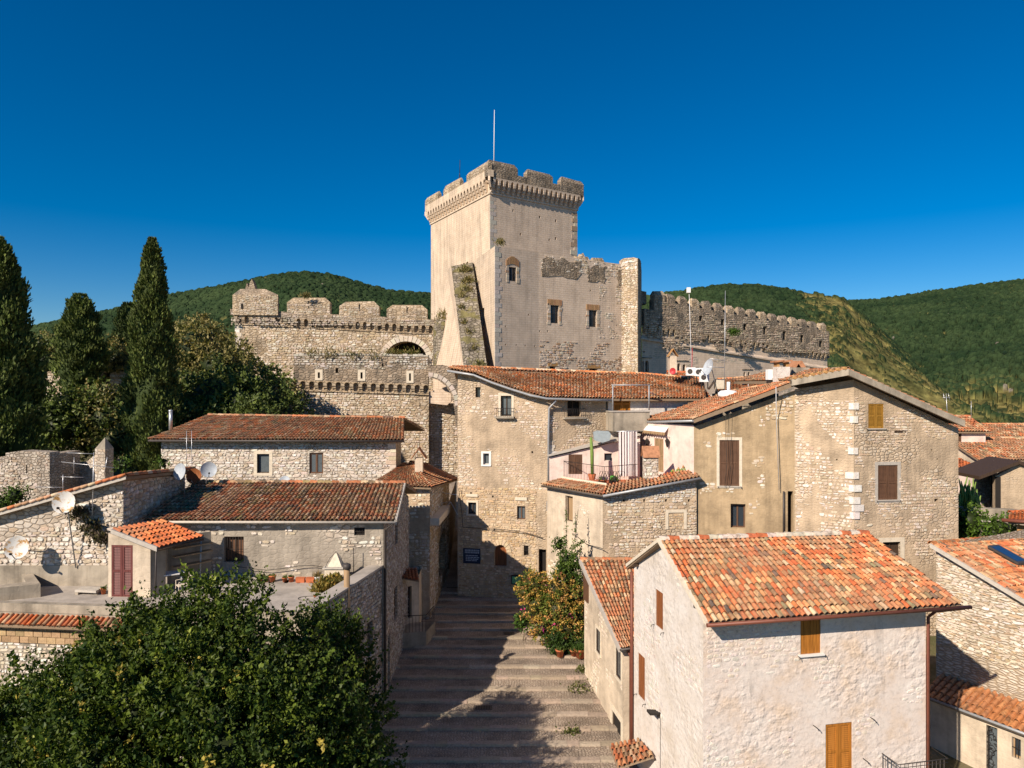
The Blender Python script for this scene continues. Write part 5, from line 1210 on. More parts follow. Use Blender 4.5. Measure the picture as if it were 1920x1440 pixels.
# roofs
RE0, RE1 = at(1197, 789, 46.5), at(1301, 786, 40.7); RT0, RT1 = at(1372, 735, 47), at(1490, 715, 39.9)
tiled_roof(bh, [RE0, RE1], [RT0, RT1], PAL_WARM, .235, .37, seed=95, sag=.06, slab=.14, ridge=True, indiv=80)
mb = MB(); mb.prism([RE1 + Vector((0, -.05, -.02)), RT1 + Vector((0, -.05, -.02)), RT1 + Vector((0, -.05, -.26)), RE1 + Vector((0, -.05, -.22))], (0, .12, 0)); mb.build('verge', 'soffit', bh)
gutter(bh, [RE0 + Vector((0, -.03, -.1)), RE1 + Vector((-.06, -.03, -.1))], 'gutter_grey', .07)
RF0, RF1, RF2 = at(1484, 713, 39.7), at(1590, 693, 38.1), at(1808, 790, 38.9)
GB0, GB1, GB2 = Vector((RF0.x, 50, RF0.z)), Vector((RF1.x, 50, RF1.z)), Vector((RF2.x, 50, RF2.z))
tiled_roof(bh, [GB0, RF0], [GB1, RF1], PAL_OLD, .235, .37, seed=96, ridge=False, sag=.03, slab=.2)
tiled_roof(bh, [RF2, GB2], [RF1, GB1], PAL_OLD, .235, .37, seed=97, sag=.03, slab=.2)
for a, b in ((RF0, RF1), (RF1, RF2)):
    mb = MB(); mb.prism([a + Vector((0, -.08, .04)), b + Vector((0, -.08, .04)), b + Vector((0, -.08, -.30)), a + Vector((0, -.08, -.30))], (0, .2, 0)); mb.build('verge', 'concrete', bh)
for x in range(9):
    t = (x + .5) / 9; q = RF0.lerp(RF1, t) + Vector((0, 0, .1)); mb = MB(); mb.tube([q + Vector((0, -.12, 0)), q + Vector((0, .4, .02))], .085, 8); mb.build('verge_tile', 'tuff', bh, uv=False)
cd_ = thing('lightning_cables', 'two thin dark cables hanging down the ochre wall', 'cable', at(1365, 900, 40.8))
for x in (1361, 1368.5): MB().tube([at(x, 745, 40.6), at(x, 820, 40.7), at(x + 2, 870, 40.7), at(x - 2, 912, 40.75)], .013, 4).build('cable', 'cable', cd_, uv=False)
cd2 = thing('wall_conduit', 'pale thin conduit running down the ochre wall', 'cable', at(1462, 900, 40.3)); MB().tube([at(1455, 725, 39.7), at(1455.5, 780, 40.3), at(1461, 920, 40.3)], .022, 5).build('conduit', 'cable_pale', cd2, uv=False)
aw = thing('door_awning', 'white scalloped awning over the pink wall door', 'awning', at(1225, 805, 44.9))
mb = MB(); wa_ = Wp0
r = Wp0.rect(1202, 800, 1254, 811)
mb.prism([Wp0.p(r[0], r[3], .05), Wp0.p(r[1], r[3], .05), Wp0.p(r[1], r[2] + .1, .28), Wp0.p(r[0], r[2] + .1, .28)], (0, 0, .03)); mb.build('canopy', 'cloth_white', aw)
mb = MB(); K = 12
for i in range(K):
    a0, a1 = r[0] + (r[1] - r[0]) * i / K, r[0] + (r[1] - r[0]) * (i + 1) / K; mb.prism([Wp0.p(a0, r[2] + .1, .28), Wp0.p(a1, r[2] + .1, .28), Wp0.p(a1, r[2] - .02, .285), Wp0.p((a0 + a1) / 2, r[2] - .12, .29), Wp0.p(a0, r[2] - .02, .285)], Wp0.N * .012)
mb.build('scalloped_edge', 'wood_tan', aw)
for i, x in enumerate((1218, 1256)):
    s_, z2 = Wp0.sz(x, 829); ln = thing('wall_lantern', ['black wall lantern left of the louvred door', 'black wall lantern right of the louvred door'][i], 'lantern', Wp0.p(s_, z2))
    mb = MB(); mb.lathe(Wp0.p(s_, z2 - .2, .2), [(.03, -.12), (.07, 0), (.13, .28), (.15, .3), (.05, .42), (.015, .5)], 6, smooth=False); mb.build('cage', 'iron', ln, uv=False)
    MB().tube([Wp0.p(s_, z2 + .3, 0), Wp0.p(s_, z2 + .32, .2), Wp0.p(s_, z2 + .25, .2)], .015, 5).build('arm', 'iron', ln, uv=False)

# ---- left: house over the terrace (front), with mossy roof
Z1 = 9.74
fh = thing('terrace_front_house', 'low plastered stone house with mossy tile roof behind the terrace', 'house', (-10, 33, 2))
k0_, k1_, k2_ = (-17.0, 33.2), xy(719, 33), xy(766, 40.5)
Wq1, Wq2 = Wall(k0_, k1_), Wall(k1_, k2_)
m1 = Wq1.hole(420, 1006, 457, 1054, .3); m2 = Wq1.hole(664, 989, 684, 1004, .2)
s1 = Wq2.hole(741, 975, 746, 1020, .25); s2 = Wq2.hole(739, 1100, 745, 1160, .25); s3 = Wq2.hole(727, 1190, 731, 1290, .3)
Wq1.build(fh, 0, Z1, 'plaster_grey'); Wq2.build(fh, 0, [(0, Z1), (4.0, 10.75), (Wq2.L, 9.6)], 'rubble_grey')
stones(Wq1, Wq1.obj, 2, Wq1.L - .05, 7.1, Z1 - .25, (.30, .17), STW, patch(.55, .1, 101), indiv=160, proud=.035, seed=101)
stones(Wq2, Wq2.obj, .05, Wq2.L, 1, 10.6, (.22, .15), STG, patch(.4, -.5, 102), indiv=120, proud=.035, seed=102)
window(fh, Wq1, m1, 'wood_dark', 'wood_brown', d=.3, bars=True); window(fh, Wq1, m2, 'iron', 'interior_shade', d=.2, leaves=1, bars=True)
for r in (s1, s2): window(fh, Wq2, r, 'wood_brown', 'wood_brown', d=.2, leaves=1)
window(fh, Wq2, s3, 'wood_dark', 'wood_dark', d=.25, leaves=1)
EA, EB = Vector((-17.0, 32.65, Z1)), Vector((xy(742, 32.65)[0], 32.65, Z1 - .02)); RA, RB = at(392, 905, 37.2), at(759, 906, 37.2)
tiled_roof(fh, [EA, EB], [Vector((-16.6, 37.2, RA.z)), RB], PAL_MOSS, .215, .36, seed=103, sag=.05, indiv=0)
tiled_roof(fh, [RB + Vector((.2, 3.6, -1.0)), Vector((-16.6, 40.8, RA.z - 1.0))], [RB, Vector((-16.6, 37.2, RA.z))], PAL_MOSS, .215, .36, seed=104, ridge=False)
gutter(fh, [EA + Vector((0, -.05, -.07)), EB + Vector((0, -.05, -.07))], 'cement', .055)
pipe(fh, [EB + Vector((-.1, -.03, -.1)), Wq2.p(.0, Z1 - .5, .08), Wq2.p(.0, 5, .08), Wq2.p(.0, 1, .08)], .06, 'gutter_dark')
mb = MB(); mb.prism([EB + Vector((.05, 0, .05)), RB + Vector((.05, 0, .05)), RB + Vector((.05, 0, -.18)), EB + Vector((.05, 0, -.18))], (-.12, 0, 0)); mb.build('verge', 'grey_trim', fh)

# ---- terrace building
tb = thing('terrace_building', 'flat roofed building with concrete terrace and shaded rubble wall to the street', 'building', (-12, 28, 0))
ZF, ZPp = 7.04, 7.56
p0, p1_, p2_ = xy(-140, 28.4), xy(590, 26.7), xy(716, 33.0)
Wtf, Wts = Wall(p0, p1_), Wall(p1_, p2_)
o1 = Wts.hole(689, 1165, 699, 1228, .3); o2 = Wts.hole(650, 1190, 660, 1300, .3)
Wtf.build(tb, -1, ZF + .32, 'concrete'); Wts.build(tb, -1, ZPp - .06, 'rubble_grey')
stones(Wts, Wts.obj, .05, Wts.L - .05, 1, 7.4, (.24, .16), STG, patch(.4, -.55, 106), indiv=150, proud=.04, seed=106)
for r in (o1, o2): window(tb, Wts, r, 'wood_dark', 'interior_shade', d=.3, leaves=1, sill='cement')
mb = MB(); mb.face([(p0[0], p0[1] + .15, ZF), (p1_[0], p1_[1] + .15, ZF), (p2_[0], p2_[1], ZF), (p2_[0], 33.3, ZF), (-24, 33.3, ZF)]); mb.build('terrace_floor', 'terrace_screed', tb)
mb = MB(); mb.prism([Wts.p(-.1, ZPp - .06, .06), Wts.p(Wts.L, ZPp - .06, .06), Wts.p(Wts.L, ZPp - .06, -.62), Wts.p(-.1, ZPp - .06, -.62)], (0, 0, .09)); mb.build('coping', 'terrace_screed', tb)
mb = MB(); mb.prism([Wts.p(0, ZF, -.05), Wts.p(Wts.L, ZF, -.05), Wts.p(Wts.L, ZF, -.55), Wts.p(0, ZF, -.55)], (0, 0, ZPp - .07 - ZF)); mb.build('parapet', 'concrete', tb)
mb = MB(); Wtf.wb(mb, -1, Wtf.L, ZF, ZF + .34, -.25, .03); mb.build('kerb', 'concrete', tb)
stones(Wtf, Wtf.obj, 0, 8.5, 3, 5.75, (.26, .17), [(.66, .60, .52), (.72, .67, .60), (.6, .5, .38)], None, indiv=120, proud=.03, seed=107)
z_b = 5.85; rr = random.Random(3)
for row_ in range(3):
    s = 3.0 + (row_ % 2) * .2
    while s < 9:
        mb = MB(); Wtf.wb(mb, s, s + .36, z_b + row_ * .26, z_b + row_ * .26 + .235, 0, .06 + rr.uniform(0, .02)); o = mb.build('tuff_block', 'stone', tb); o.color = c4(jit((.40, .27, .15), .2, rr)); s += .385
tiled_roof(tb, [Wtf.p(2, 6.68, .42), Wtf.p(9.2, 6.68, .42)], [Wtf.p(2, 6.92, .02), Wtf.p(9.2, 6.92, .02)], PAL_ORANGE + PAL_WARM, .21, .36, seed=108, ridge=False, indiv=70)
mb = MB(); pp = Wtf.p(Wtf.L - 1.2, 0)

# ---- left stone house with dishes
lh_ = thing('left_stone_house', 'rough rubble house with sloping tile roof at the left edge', 'house', (-18, 31.5, 6))
r0, r1, r2 = xy(-160, 31.6), xy(231, 31.6), xy(347, 37.2)
Wl1, Wl2 = Wall(r0, r1), Wall(r1, r2)
za, zb = zat(1008, 31.6), zat(893, 31.6)
Wl1.build(lh_, 2, [(0, za), (Wl1.L, zb)], 'rubble_pale'); Wl2.build(lh_, 2, [(0, zb), (Wl2.L, zat(886, 37.2))], 'rubble_pale')
stones(Wl1, Wl1.obj, .0, Wl1.L, 8.0, zb, (.31, .18), STW + [(.50, .40, .29)], lambda s, z, rr: z < Wl1.top(s) - .7 - .6 * (s < 7), indiv=299, proud=.042, seed=111, rows=.35)
stones(Wl2, Wl2.obj, .05, Wl2.L, 8.5, zb - .4, (.30, .2), STC, None, indiv=60, proud=.05, seed=112)
mb = MB(); Wl1.wb(mb, 2, Wl1.L - .6, ZF, ZF + .9, 0, .05); mb.build('plinth', 'concrete', lh_)
A_, B_ = Vector((r0[0], 31.2, za + .05)), Vector((r1[0] + .35, 31.2, zb + .06)); C_, D_ = Vector((r2[0] + .35, 37.4, zat(880, 37.4))), Vector((r0[0], 37.4, za - .3))
tiled_roof(lh_, [D_, A_], [C_, B_], PAL_MOSS + PAL_OLD, .22, .36, seed=113, ridge=True, slab=.16)
mb = MB(); mb.prism([A_ + Vector((0, -.04, .05)), B_ + Vector((0, -.04, .05)), B_ + Vector((0, -.04, -.14)), A_ + Vector((0, -.04, -.14))], (0, .1, 0)); mb.build('verge', 'cement', lh_)
nn = 30
for i in range(nn):
    q = A_.lerp(B_, (i + .5) / nn) + Vector((0, -.05, .07)); d_ = (B_ - A_).normalized() * (B_ - A_).length / nn * .55
    o = MB().tube([q - d_, q + d_ + Vector((0, 0, .015))], [.075, .06], 8).build('verge_tile', 'stone', lh_, uv=False); o.color = c4(jit(RND.choice([(.50, .17, .07), (.45, .26, .15), (.55, .40, .27)]), .15))
wl2 = thing('low_wall', 'low tan plastered wall at the left end of the terrace', 'wall', at(30, 1110, 29)); mb = MB(); mb.prism([(*xy(40, 31.5), ZF), (*xy(62, 31.5), ZF), (*xy(76, 29.9), ZF), (*xy(-60, 28.9), ZF), (*xy(-60, 29.4), ZF), (*xy(48, 30.2), ZF)], (0, 0, .55)); mb.build('body', 'concrete', wl2)
st2 = thing('stone_bench', 'small concrete slab bench by the rubble wall', 'bench', at(165, 1118, 30.4)); mb = MB(); mb.cb(at(168, 1108, 30.4), 1.0, .5, .1, -.15); mb.build('slab', 'cement', st2); 
for x in (150, 186): mb = MB(); mb.cb(at(x, 1120, 30.4), .14, .4, .27, -.15); mb.build('leg', 'concrete', st2)

# ---- shed with orange roof
sh = thing('tool_shed', 'small shed with bright orange tile roof and red louvred door', 'shed', at(245, 1120, 29.9))
f0, f1_ = xy(203, 29.95), xy(282, 29.85); Ws = Wall(f0, f1_)
dr_ = Ws.hole(209, 1022, 249, 1119, .1)
Ws.build(sh, ZF - .05, [(0, zat(1000, 29.9)), (Ws.L, zat(1028, 29.9))], 'plaster_cream', thick=.2)
shutters(sh, Ws, dr_, 'wood_red', 2, o=-.03, dogs=False, name='door')
Ws2 = Wall(f1_, (f1_[0] + .35, f1_[1] + .6)); Ws2.build(sh, ZF - .05, zat(1030, 29.9), 'concrete', thick=.15)
sE0, sE1 = at(295, 1027, 29.5), at(381, 1007, 31.6); sR0 = at(209, 994, 29.75); sR1 = Vector((-15.7, 32.0, sR0.z - .05))
tiled_roof(sh, [sE0, sE1], [sR0, sR1], PAL_ORANGE, .22, .34, seed=115, ridge=False, indiv=120, slab=.08, sag=.0)
mb = MB(); mb.prism([sR0 + Vector((0, -.06, .05)), sE0 + Vector((0, -.06, .05)), sE0 + Vector((0, -.06, -.15)), sR0 + Vector((0, -.06, -.12))], (0, .12, 0)); mb.build('fascia', 'grey_trim', sh)
mb = MB(); mb.tube([sE0 + Vector((0, 0, -.1)), sE1 + Vector((0, 0, -.1))], .06, 4); mb.build('beam', 'wood_dark', sh)
for q in (at(291, 1122, 29.6), at(375, 1060, 31.8)):
    MB().tube([Vector((q.x, q.y, ZF)), Vector((q.x + .05, q.y, zat(1022, q.y) if q.y < 30 else zat(1010, q.y)))], .035, 6).build('post', 'gutter_dark' if q.y < 30 else 'gutter_grey', sh, uv=False)
for z in (8.0, 8.45, 8.8): mb = MB(); mb.box(Vector((-14.6, 30.8, z)), (1.1, 1.3, 0), (-.25, .25, 0), (0, 0, .05)); mb.build('shelf', 'wood_tan', sh)
mb = MB(); mb.box(Vector((-15.2, 31.4, ZF)), (1.4, 1.2, 0), (-.06, .06, 0), (0, 0, 2.2)); mb.build('back_wall', 'concrete', sh)

# ---- upper left house
up = thing('upper_left_house', 'long pale rubble house with brown tile roof below the castle wall', 'house', (-16, 47, 8))
u0, u1_, u2_ = xy(302, 47), xy(742, 47), xy(752, 52)
Wu1, Wu2 = Wall(u0, u1_), Wall(u1_, u2_)
w1_ = Wu1.hole(482, 851, 505, 887, .25); w2_ = Wu1.hole(580, 849, 606, 888, .18)
ZU = zat(828, 47)
Wu1.build(up, 5, ZU, 'rubble_pale'); Wu2.build(up, 5, [(0, ZU), (Wu2.L, ZU + 1.2)], 'rubble_pale'); Wall(xy(310, 55), u0).build(up, 5, ZU, 'rubble_pale')
stones(Wu1, Wu1.obj, 0, Wu1.L, 9.4, ZU, (.35, .17), STW, None, indiv=299, proud=.035, seed=121, rows=.45)
window(up, Wu1, w1_, 'wood_dark', 'glass_grey', d=.25, leaves=1, sur='cream_trim', surw=.22); window(up, Wu1, w2_, 'wood_brown', 'glass_grey', d=.18, fw=.1)
quoins(Wu1, up, 'R', 9.5, ZU, STC, h=.3, w=(.6, .4), proud=.06, seed=15)
ea, eb, ra, rb = at(279, 824, 46.4), at(758, 825, 46.4), at(390, 779, 51.5), at(758, 784, 51.5)
tiled_roof(up, [ea, eb], [ra, rb], PAL_OLD, .235, .38, seed=123, sag=.04, slab=.14)
tiled_roof(up, [Vector((eb.x, 57, eb.z)), Vector((ea.x, 57, ea.z))], [rb, ra], PAL_OLD, .3, .45, seed=124, ridge=False)
tiled_roof(up, [Vector((ea.x, 57, ea.z)), ea], [ra + Vector((-.02, .02, 0)), ra], PAL_OLD, .3, .45, seed=125, ridge=False)
gutter(up, [ea + Vector((0, -.05, -.08)), eb + Vector((0, -.05, -.08))], 'gutter_dark', .07)

# ---- alley house in the shade
ah_ = thing('alley_house', 'shaded alley house with small hipped tile roof and archway', 'house', (-5, 42, 2))
j0, j1, j2, j3 = (-7.5, 42.5), xy(806, 42.2), xy(842, 50), xy(856, 62)
Wj1, Wj2, Wj3 = Wall(j0, j1), Wall(j1, j2), Wall(j2, j3)
ZJ = zat(912, 42)
ja = Wj2.hole(823, 1000, 834, 1075, .6, .6); 
Wj1.build(ah_, 0, ZJ, 'house_tan'); Wj2.build(ah_, 0, [(0, ZJ), (Wj2.L, zat(906, 50))], 'house_ochre'); Wj3.build(ah_, 0, zat(903, 60), 'house_ochre')
stones(Wj1, Wj1.obj, .1, Wj1.L, 2, ZJ - .1, (.3, .18), STC, patch(.5, -.05, 131), proud=.035, seed=131)
stones(Wj2, Wj2.obj, .1, Wj2.L, 2, ZJ - .1, (.3, .18), STC, patch(.5, -.2, 132), proud=.035, seed=132)
t_ = [Vector((-8.4, 41.9, ZJ + .1)), at(808, 914, 41.8), at(846, 902, 50), at(859, 898, 60)]
tp1, tp2 = at(770, 868, 49), at(805, 872, 58)
tiled_roof(ah_, [t_[0], t_[1]], [tp1 + Vector((-.5, 0, 0)), tp1], PAL_WARM, .22, .36, seed=133, ridge=False, indiv=40); tiled_roof(ah_, [t_[1], t_[2]], [tp1, tp1.lerp(tp2, .7)], PAL_WARM, .22, .36, seed=134); tiled_roof(ah_, [t_[2], t_[3]], [tp1.lerp(tp2, .7), tp2], PAL_WARM, .22, .36, seed=135)
mb = MB(); Wj2.wb(mb, .1, Wj2.L * .6, zat(975, 44), zat(962, 44), 0, .55); mb.build('cornice', 'cream_trim', ah_)
chm = thing('alley_chimney', 'cream chimney with pitched tile cap on the alley roof', 'chimney', at(786, 880, 46)); mb = MB(); mb.cb(at(786, 884, 46), .5, .5, zat(858, 46) - zat(884, 46)); mb.build('stack', 'plaster_cream', chm)
q = at(786, 840, 46); ez = at(786, 860, 46)
for sgn in (-1, 1): mb = MB(); mb.prism([q + Vector((-.02 * sgn, -.45, 0)), q + Vector((-.02 * sgn, .45, 0)), ez + Vector((sgn * .48, .45, 0)), ez + Vector((sgn * .48, -.45, 0))], (0, 0, .06)); mb.build('cap_tile', 'old_tile', chm)
co = thing('street_canopy', 'faded red tiled canopy over a doorway in the shaded street', 'canopy', at(765, 1075, 39)); tiled_roof(co, [at(752, 1083, 38.0), at(786, 1089, 38.4)], [at(752, 1068, 39.6), at(782, 1066, 40)], PAL_ORANGE, .22, .34, seed=136, ridge=False, slab=.08)
sd = thing('side_annex', 'tall cream door bay of the shaded street below the red canopy', 'annex', at(765, 1180, 39.5)); Wd = Wall(xy(752, 39.6), xy(786, 40.4)); dd1 = Wd.hole(758, 1100, 772, 1160, .3); Wd.build(sd, 1, zat(1082, 39.8), 'plaster_cream'); window(sd, Wd, dd1, 'wood_dark', 'wood_dark', d=.3, leaves=1); Wd2 = Wall(xy(786, 40.4), xy(800, 46)); Wd2.build(sd, 1, zat(1082, 40), 'plaster_cream')
mb = MB(); mb.box(at(748, 1187, 38.4), (1.45, .2, 0), (.3, 1.7, 0), (0, 0, -1.8)); lp = mb.build('landing', 'concrete', sd)
sr_ = thing('landing_railing', 'black iron railing of the doorstep in the shaded street', 'railing', at(770, 1187, 38.4))
Q = [at(748, 1187, 38.4) + Vector((.02, .03, 0)), at(748, 1187, 38.4) + Vector((1.42, .23, 0)), at(748, 1187, 38.4) + Vector((1.7, 1.8, 0))]
for a, b in zip(Q, Q[1:]):
    for k in range(9): p = a.lerp(b, k / 8); MB().tube([p, p + Vector((0, 0, .9))], .013, 4).build('baluster', 'iron', sr_, uv=False)
MB().tube([p + Vector((0, 0, .9)) for p in Q], .022, 5).build('handrail', 'iron', sr_, uv=False)

# ---- right house with skylight and its lean-to
rh = thing('skylight_house', 'coursed stone house with skylight in its tile roof at the right edge', 'house', (19, 30, 0))
R0, R1 = xy(1755, 31.2), Vector(xy(1755, 31.2)) + Vector((.51, -.86)) * 7.0
Wz = Wall(R0, R1); zr0 = zat(1024, 31.2)
Wz.build(rh, -1, [(0, zr0), (Wz.L, zr0 - .415 * Wz.L)], 'coursed_pale')
Wz_b = Wall((R0[0] + 9, R0[1] + 5), R0); Wz_b.build(rh, -1, zr0, 'coursed_pale')
stones(Wz, Wz.obj, .05, Wz.L, 5.3, zr0, (.30, .115), STW + STC, None, indiv=220, proud=.03, seed=141, rows=.4)
stones(Wz, Wz.obj, .05, Wz.L, 4.6, 5.3, (.26, .13), STC, patch(.5, -.1, 142), indiv=40, proud=.05, seed=142)
vd = Vector((.51, -.86, 0)); ud = Vector((.86, .51, 0)); nn_ = -ud
K0_ = Vector((R0[0], R0[1], zr0 + .08)) - ud * .25 - vd * .1; K1_ = K0_ + vd * 7.2 + Vector((0, 0, -.415 * 7.2)); K3_ = K0_ + ud * 8.2 + Vector((0, 0, -.55)); K2_ = K3_ + vd * 7.2 + Vector((0, 0, -.415 * 7.2))
rf = tiled_roof(rh, [K1_, K2_], [K0_, K3_], PAL_MIX + [((.6, .22, .08), 8)], .225, .36, seed=143, indiv=260, sag=.04)
mb = MB(); mb.prism([K0_ + nn_ * .05 + Vector((0, 0, .05)), K1_ + nn_ * .05 + Vector((0, 0, .05)), K1_ + nn_ * .05 + Vector((0, 0, -.12)), K0_ + nn_ * .05 + Vector((0, 0, -.12))], ud * .14); mb.build('verge', 'cement', rh)
q = K0_ + ud * 3.25 + vd * .75 + Vector((0, 0, -.415 * .75 - .2 + .14)); sx, sy = ud * .95 + Vector((0, 0, -.06)), vd * 1.25 + Vector((0, 0, -.52))
mb = MB(); mb.box(q, sx, sy, Vector((.0, .0, .1))); sk = mb.build('skylight', 'gutter_dark', rh); mb = MB(); o_ = q + sx * .1 + sy * .08 + Vector((0, 0, .104)); mb.face([o_, o_ + sx * .8, o_ + sx * .8 + sy * .84, o_ + sy * .84]); mb.build('pane', 'solar', sk)
zl0, zl1 = 3.3, 2.78
tA, tB = Wz.p(.2, zl0, .02), Wz.p(6.6, zl0, .02); tC, tD = Wz.p(.2, zl1, 1.5), Wz.p(6.6, zl1, 1.5)
lt = thing('side_lean_to', 'low lean-to with smooth orange tile roof in the right alley', 'shed', Wz.p(3, 0, 1))
tiled_roof(lt, [tC, tD], [tA, tB], [((.52, .20, .07), 3), ((.56, .24, .09), 3), ((.46, .18, .07), 2)], .26, .4, seed=145, ridge=False, indiv=120, sag=.01)
gutter(lt, [tC + Wz.N * .06, tD + Wz.N * .06], 'gutter_grey', .06)
Wlt = Wall(tuple(Wz.p(.3, 0, 1.25).xy), tuple(Wz.p(6.5, 0, 1.25).xy)); gd = Wlt.hole(1849, 1362, 1870, 1470, .2); gw = Wlt.hole(1897, 1384, 1914, 1422, .25)
Wlt.build(lt, -1, zl1 + .02, 'plaster_cream'); wo = window(lt, Wlt, gd, 'iron', 'glass_grey', d=.2, leaves=1)
rr = random.Random(8); a0, a1, z0, z1 = gd
for i in range(26):
    c = Wlt.p(a0 + (a1 - a0) * rr.uniform(.15, .85), z0 + (z1 - z0) * (i + .5) / 26, -.06); t0 = rr.uniform(0, 6)
    MB().tube([c + Wlt.U * (.02 + .016 * k) * math.cos(t0 + k * .8) * 1.6 + Vector((0, 0, (.02 + .016 * k) * math.sin(t0 + k * .8) * 1.6)) for k in range(7)], .011, 4).build('scroll', 'iron', wo, uv=False)
window(lt, Wlt, gw, 'wood_tan', 'glass', d=.25, leaves=1, bars=True)

# ---- houses further back at right
def small_house(label, x0, x1, ytop, Y, zb, mat, pal, seed, ridge_y, ov=0.3, dep=6, win=None, side=True):
    h = thing('village_house', label, 'house', (xy((x0 + x1) / 2, Y)[0], Y, zb)); W_ = Wall(xy(x0, Y), xy(x1, Y)); r = W_.hole(*win, .15) if win else None
    zt = zat(ytop, Y); W_.build(h, zb, zt, mat); W_s = Wall(W_.B.xy, (W_.B.x + .3, Y + dep)); W_s.build(h, zb, [(0, zt), (W_s.L / 2, zat(ridge_y, Y + dep / 2)), (W_s.L, zt)], mat)
    W_l = Wall((W_.A.x - .3, Y + dep), W_.A.xy); W_l.build(h, zb, [(0, zt), (W_l.L / 2, zat(ridge_y, Y + dep / 2)), (W_l.L, zt)], mat)
    zr_ = zat(ridge_y, Y + dep / 2); E = [W_.p(-ov, zt - .05, ov), W_.p(W_.L + ov, zt - .05, ov)]; Rg = [W_.p(-ov, zr_, -dep / 2), W_.p(W_.L + ov, zr_, -dep / 2)]
    tiled_roof(h, E, Rg, pal, .24, .4, seed=seed); tiled_roof(h, [W_.p(W_.L + ov, zt - .05, -dep - ov), W_.p(-ov, zt - .05, -dep - ov)], [Rg[1], Rg[0]], pal, .3, .5, seed=seed + 1, ridge=False)
    if r: shutters(h, W_, r, 'wood_brown', 2, dogs=False)
    return h, W_
small_house('small pink house with brown tile roof peeking over the big gable', 1780, 1848, 808, 58, 2, 'plaster_pink', PAL_WARM, 151, 781, dep=5, win=(1786, 812, 1803, 831))
small_house('long low house with red tile roof at the far right edge', 1850, 1990, 820, 62, 2, 'plaster_cream', PAL_WARM, 153, 796, dep=6)
small_house('house with faded orange roof below the long red one', 1838, 1990, 861, 55, 2, 'plaster_cream', PAL_WARM + PAL_OLD, 155, 822, dep=8)
small_house('narrow wing with terracotta strip roof left of the cactus', 1788, 1826, 875, 53, 2, 'plaster_pink', PAL_ORANGE, 157, 862, dep=4)
ru = thing('ruined_house', 'roofless looking rough plaster house with broken dark roof edge', 'house', at(1890, 960, 47))
Wru = Wall(xy(1866, 47), xy(2010, 46)); Wru.build(ru, 3, [(0, zat(893, 47)), (Wru.L * .33, zat(868, 46.8)), (Wru.L, zat(905, 46))], 'house_tan', thick=.4); Wru2 = Wall(xy(1834, 49.5), xy(1858, 49.5)); Wru2.build(ru, 3, zat(888, 49.5), 'rubble_pale', thick=.4)
Wru3 = Wall(xy(1858, 49.5), xy(1866, 47)); Wru3.build(ru, 3, zat(890, 48), 'interior_shade', thick=.3)  # wall coloured near-black in place of deep shade
for a, b in ((at(1836, 893, 46.6), at(1912, 864, 46.4)), (at(1912, 864, 46.4), at(2010, 900, 46))):
    mb = MB(); mb.prism([a, b, b + Vector((0, 0, -.22)), a + Vector((0, 0, -.22))], (0, 3., 0)); mb.build('roof_slab', 'wood_dark', ru)
gw_ = thing('garden_wall', 'grey garden wall below the cactus', 'wall', at(1860, 1000, 44)); Wgw = Wall(xy(1796, 44.5), xy(2020, 43)); Wgw.build(gw_, 2, [(0, zat(951, 44.5)), (Wgw.L * .5, zat(955, 44)), (Wgw.L, zat(975, 43))], 'concrete', thick=.5)
sf = thing('corner_roof', 'orange tile roof corner with brown gutter at the right edge', 'house', at(1915, 985, 40)); tiled_roof(sf, [at(1890, 978, 40), at(2010, 982, 38.5)], [at(1893, 962, 41.5), at(2010, 955, 42)], PAL_ORANGE, .24, .36, seed=159, indiv=20); Wsf = Wall(xy(1907, 40.2), xy(2010, 39)); Wsf.build(sf, 2, zat(984, 40.2), 'tuff'); gutter(sf, [at(1878, 975, 40.0), at(2010, 985, 38.4)], 'gutter_brown', .1)

# ================================================================== TREES AND PLANTS
def leafmesh(name, P, D, L, Wd, C, mat, parent, rng, kind=None):
    n = len(P); D = D / np.linalg.norm(D, axis=1, keepdims=True); R = rng.normal(size=(n, 3)); S = np.cross(D, R); S /= np.linalg.norm(S, axis=1, keepdims=True) + 1e-9
    N = np.cross(S, D); L = np.asarray(L).reshape(-1, 1) * np.ones((n, 1)); Wd = np.asarray(Wd).reshape(-1, 1) * np.ones((n, 1))
    V = np.empty((n, 4, 3)); V[:, 0] = P; V[:, 1] = P + D * L * .45 + S * Wd * .5 + N * Wd * .18; V[:, 2] = P + D * L; V[:, 3] = P + D * L * .45 - S * Wd * .5 + N * Wd * .18
    Q = np.arange(n * 4).reshape(n, 4); return np_mesh(name, V.reshape(-1, 3), Q, mat, parent, np.repeat(C, 4, axis=0), kind=kind)
def pick(rng, cols, n, var=.2):
    c = np.array(cols)[rng.integers(0, len(cols), n)]; return c * (1 + rng.uniform(-var, var, (n, 1)))
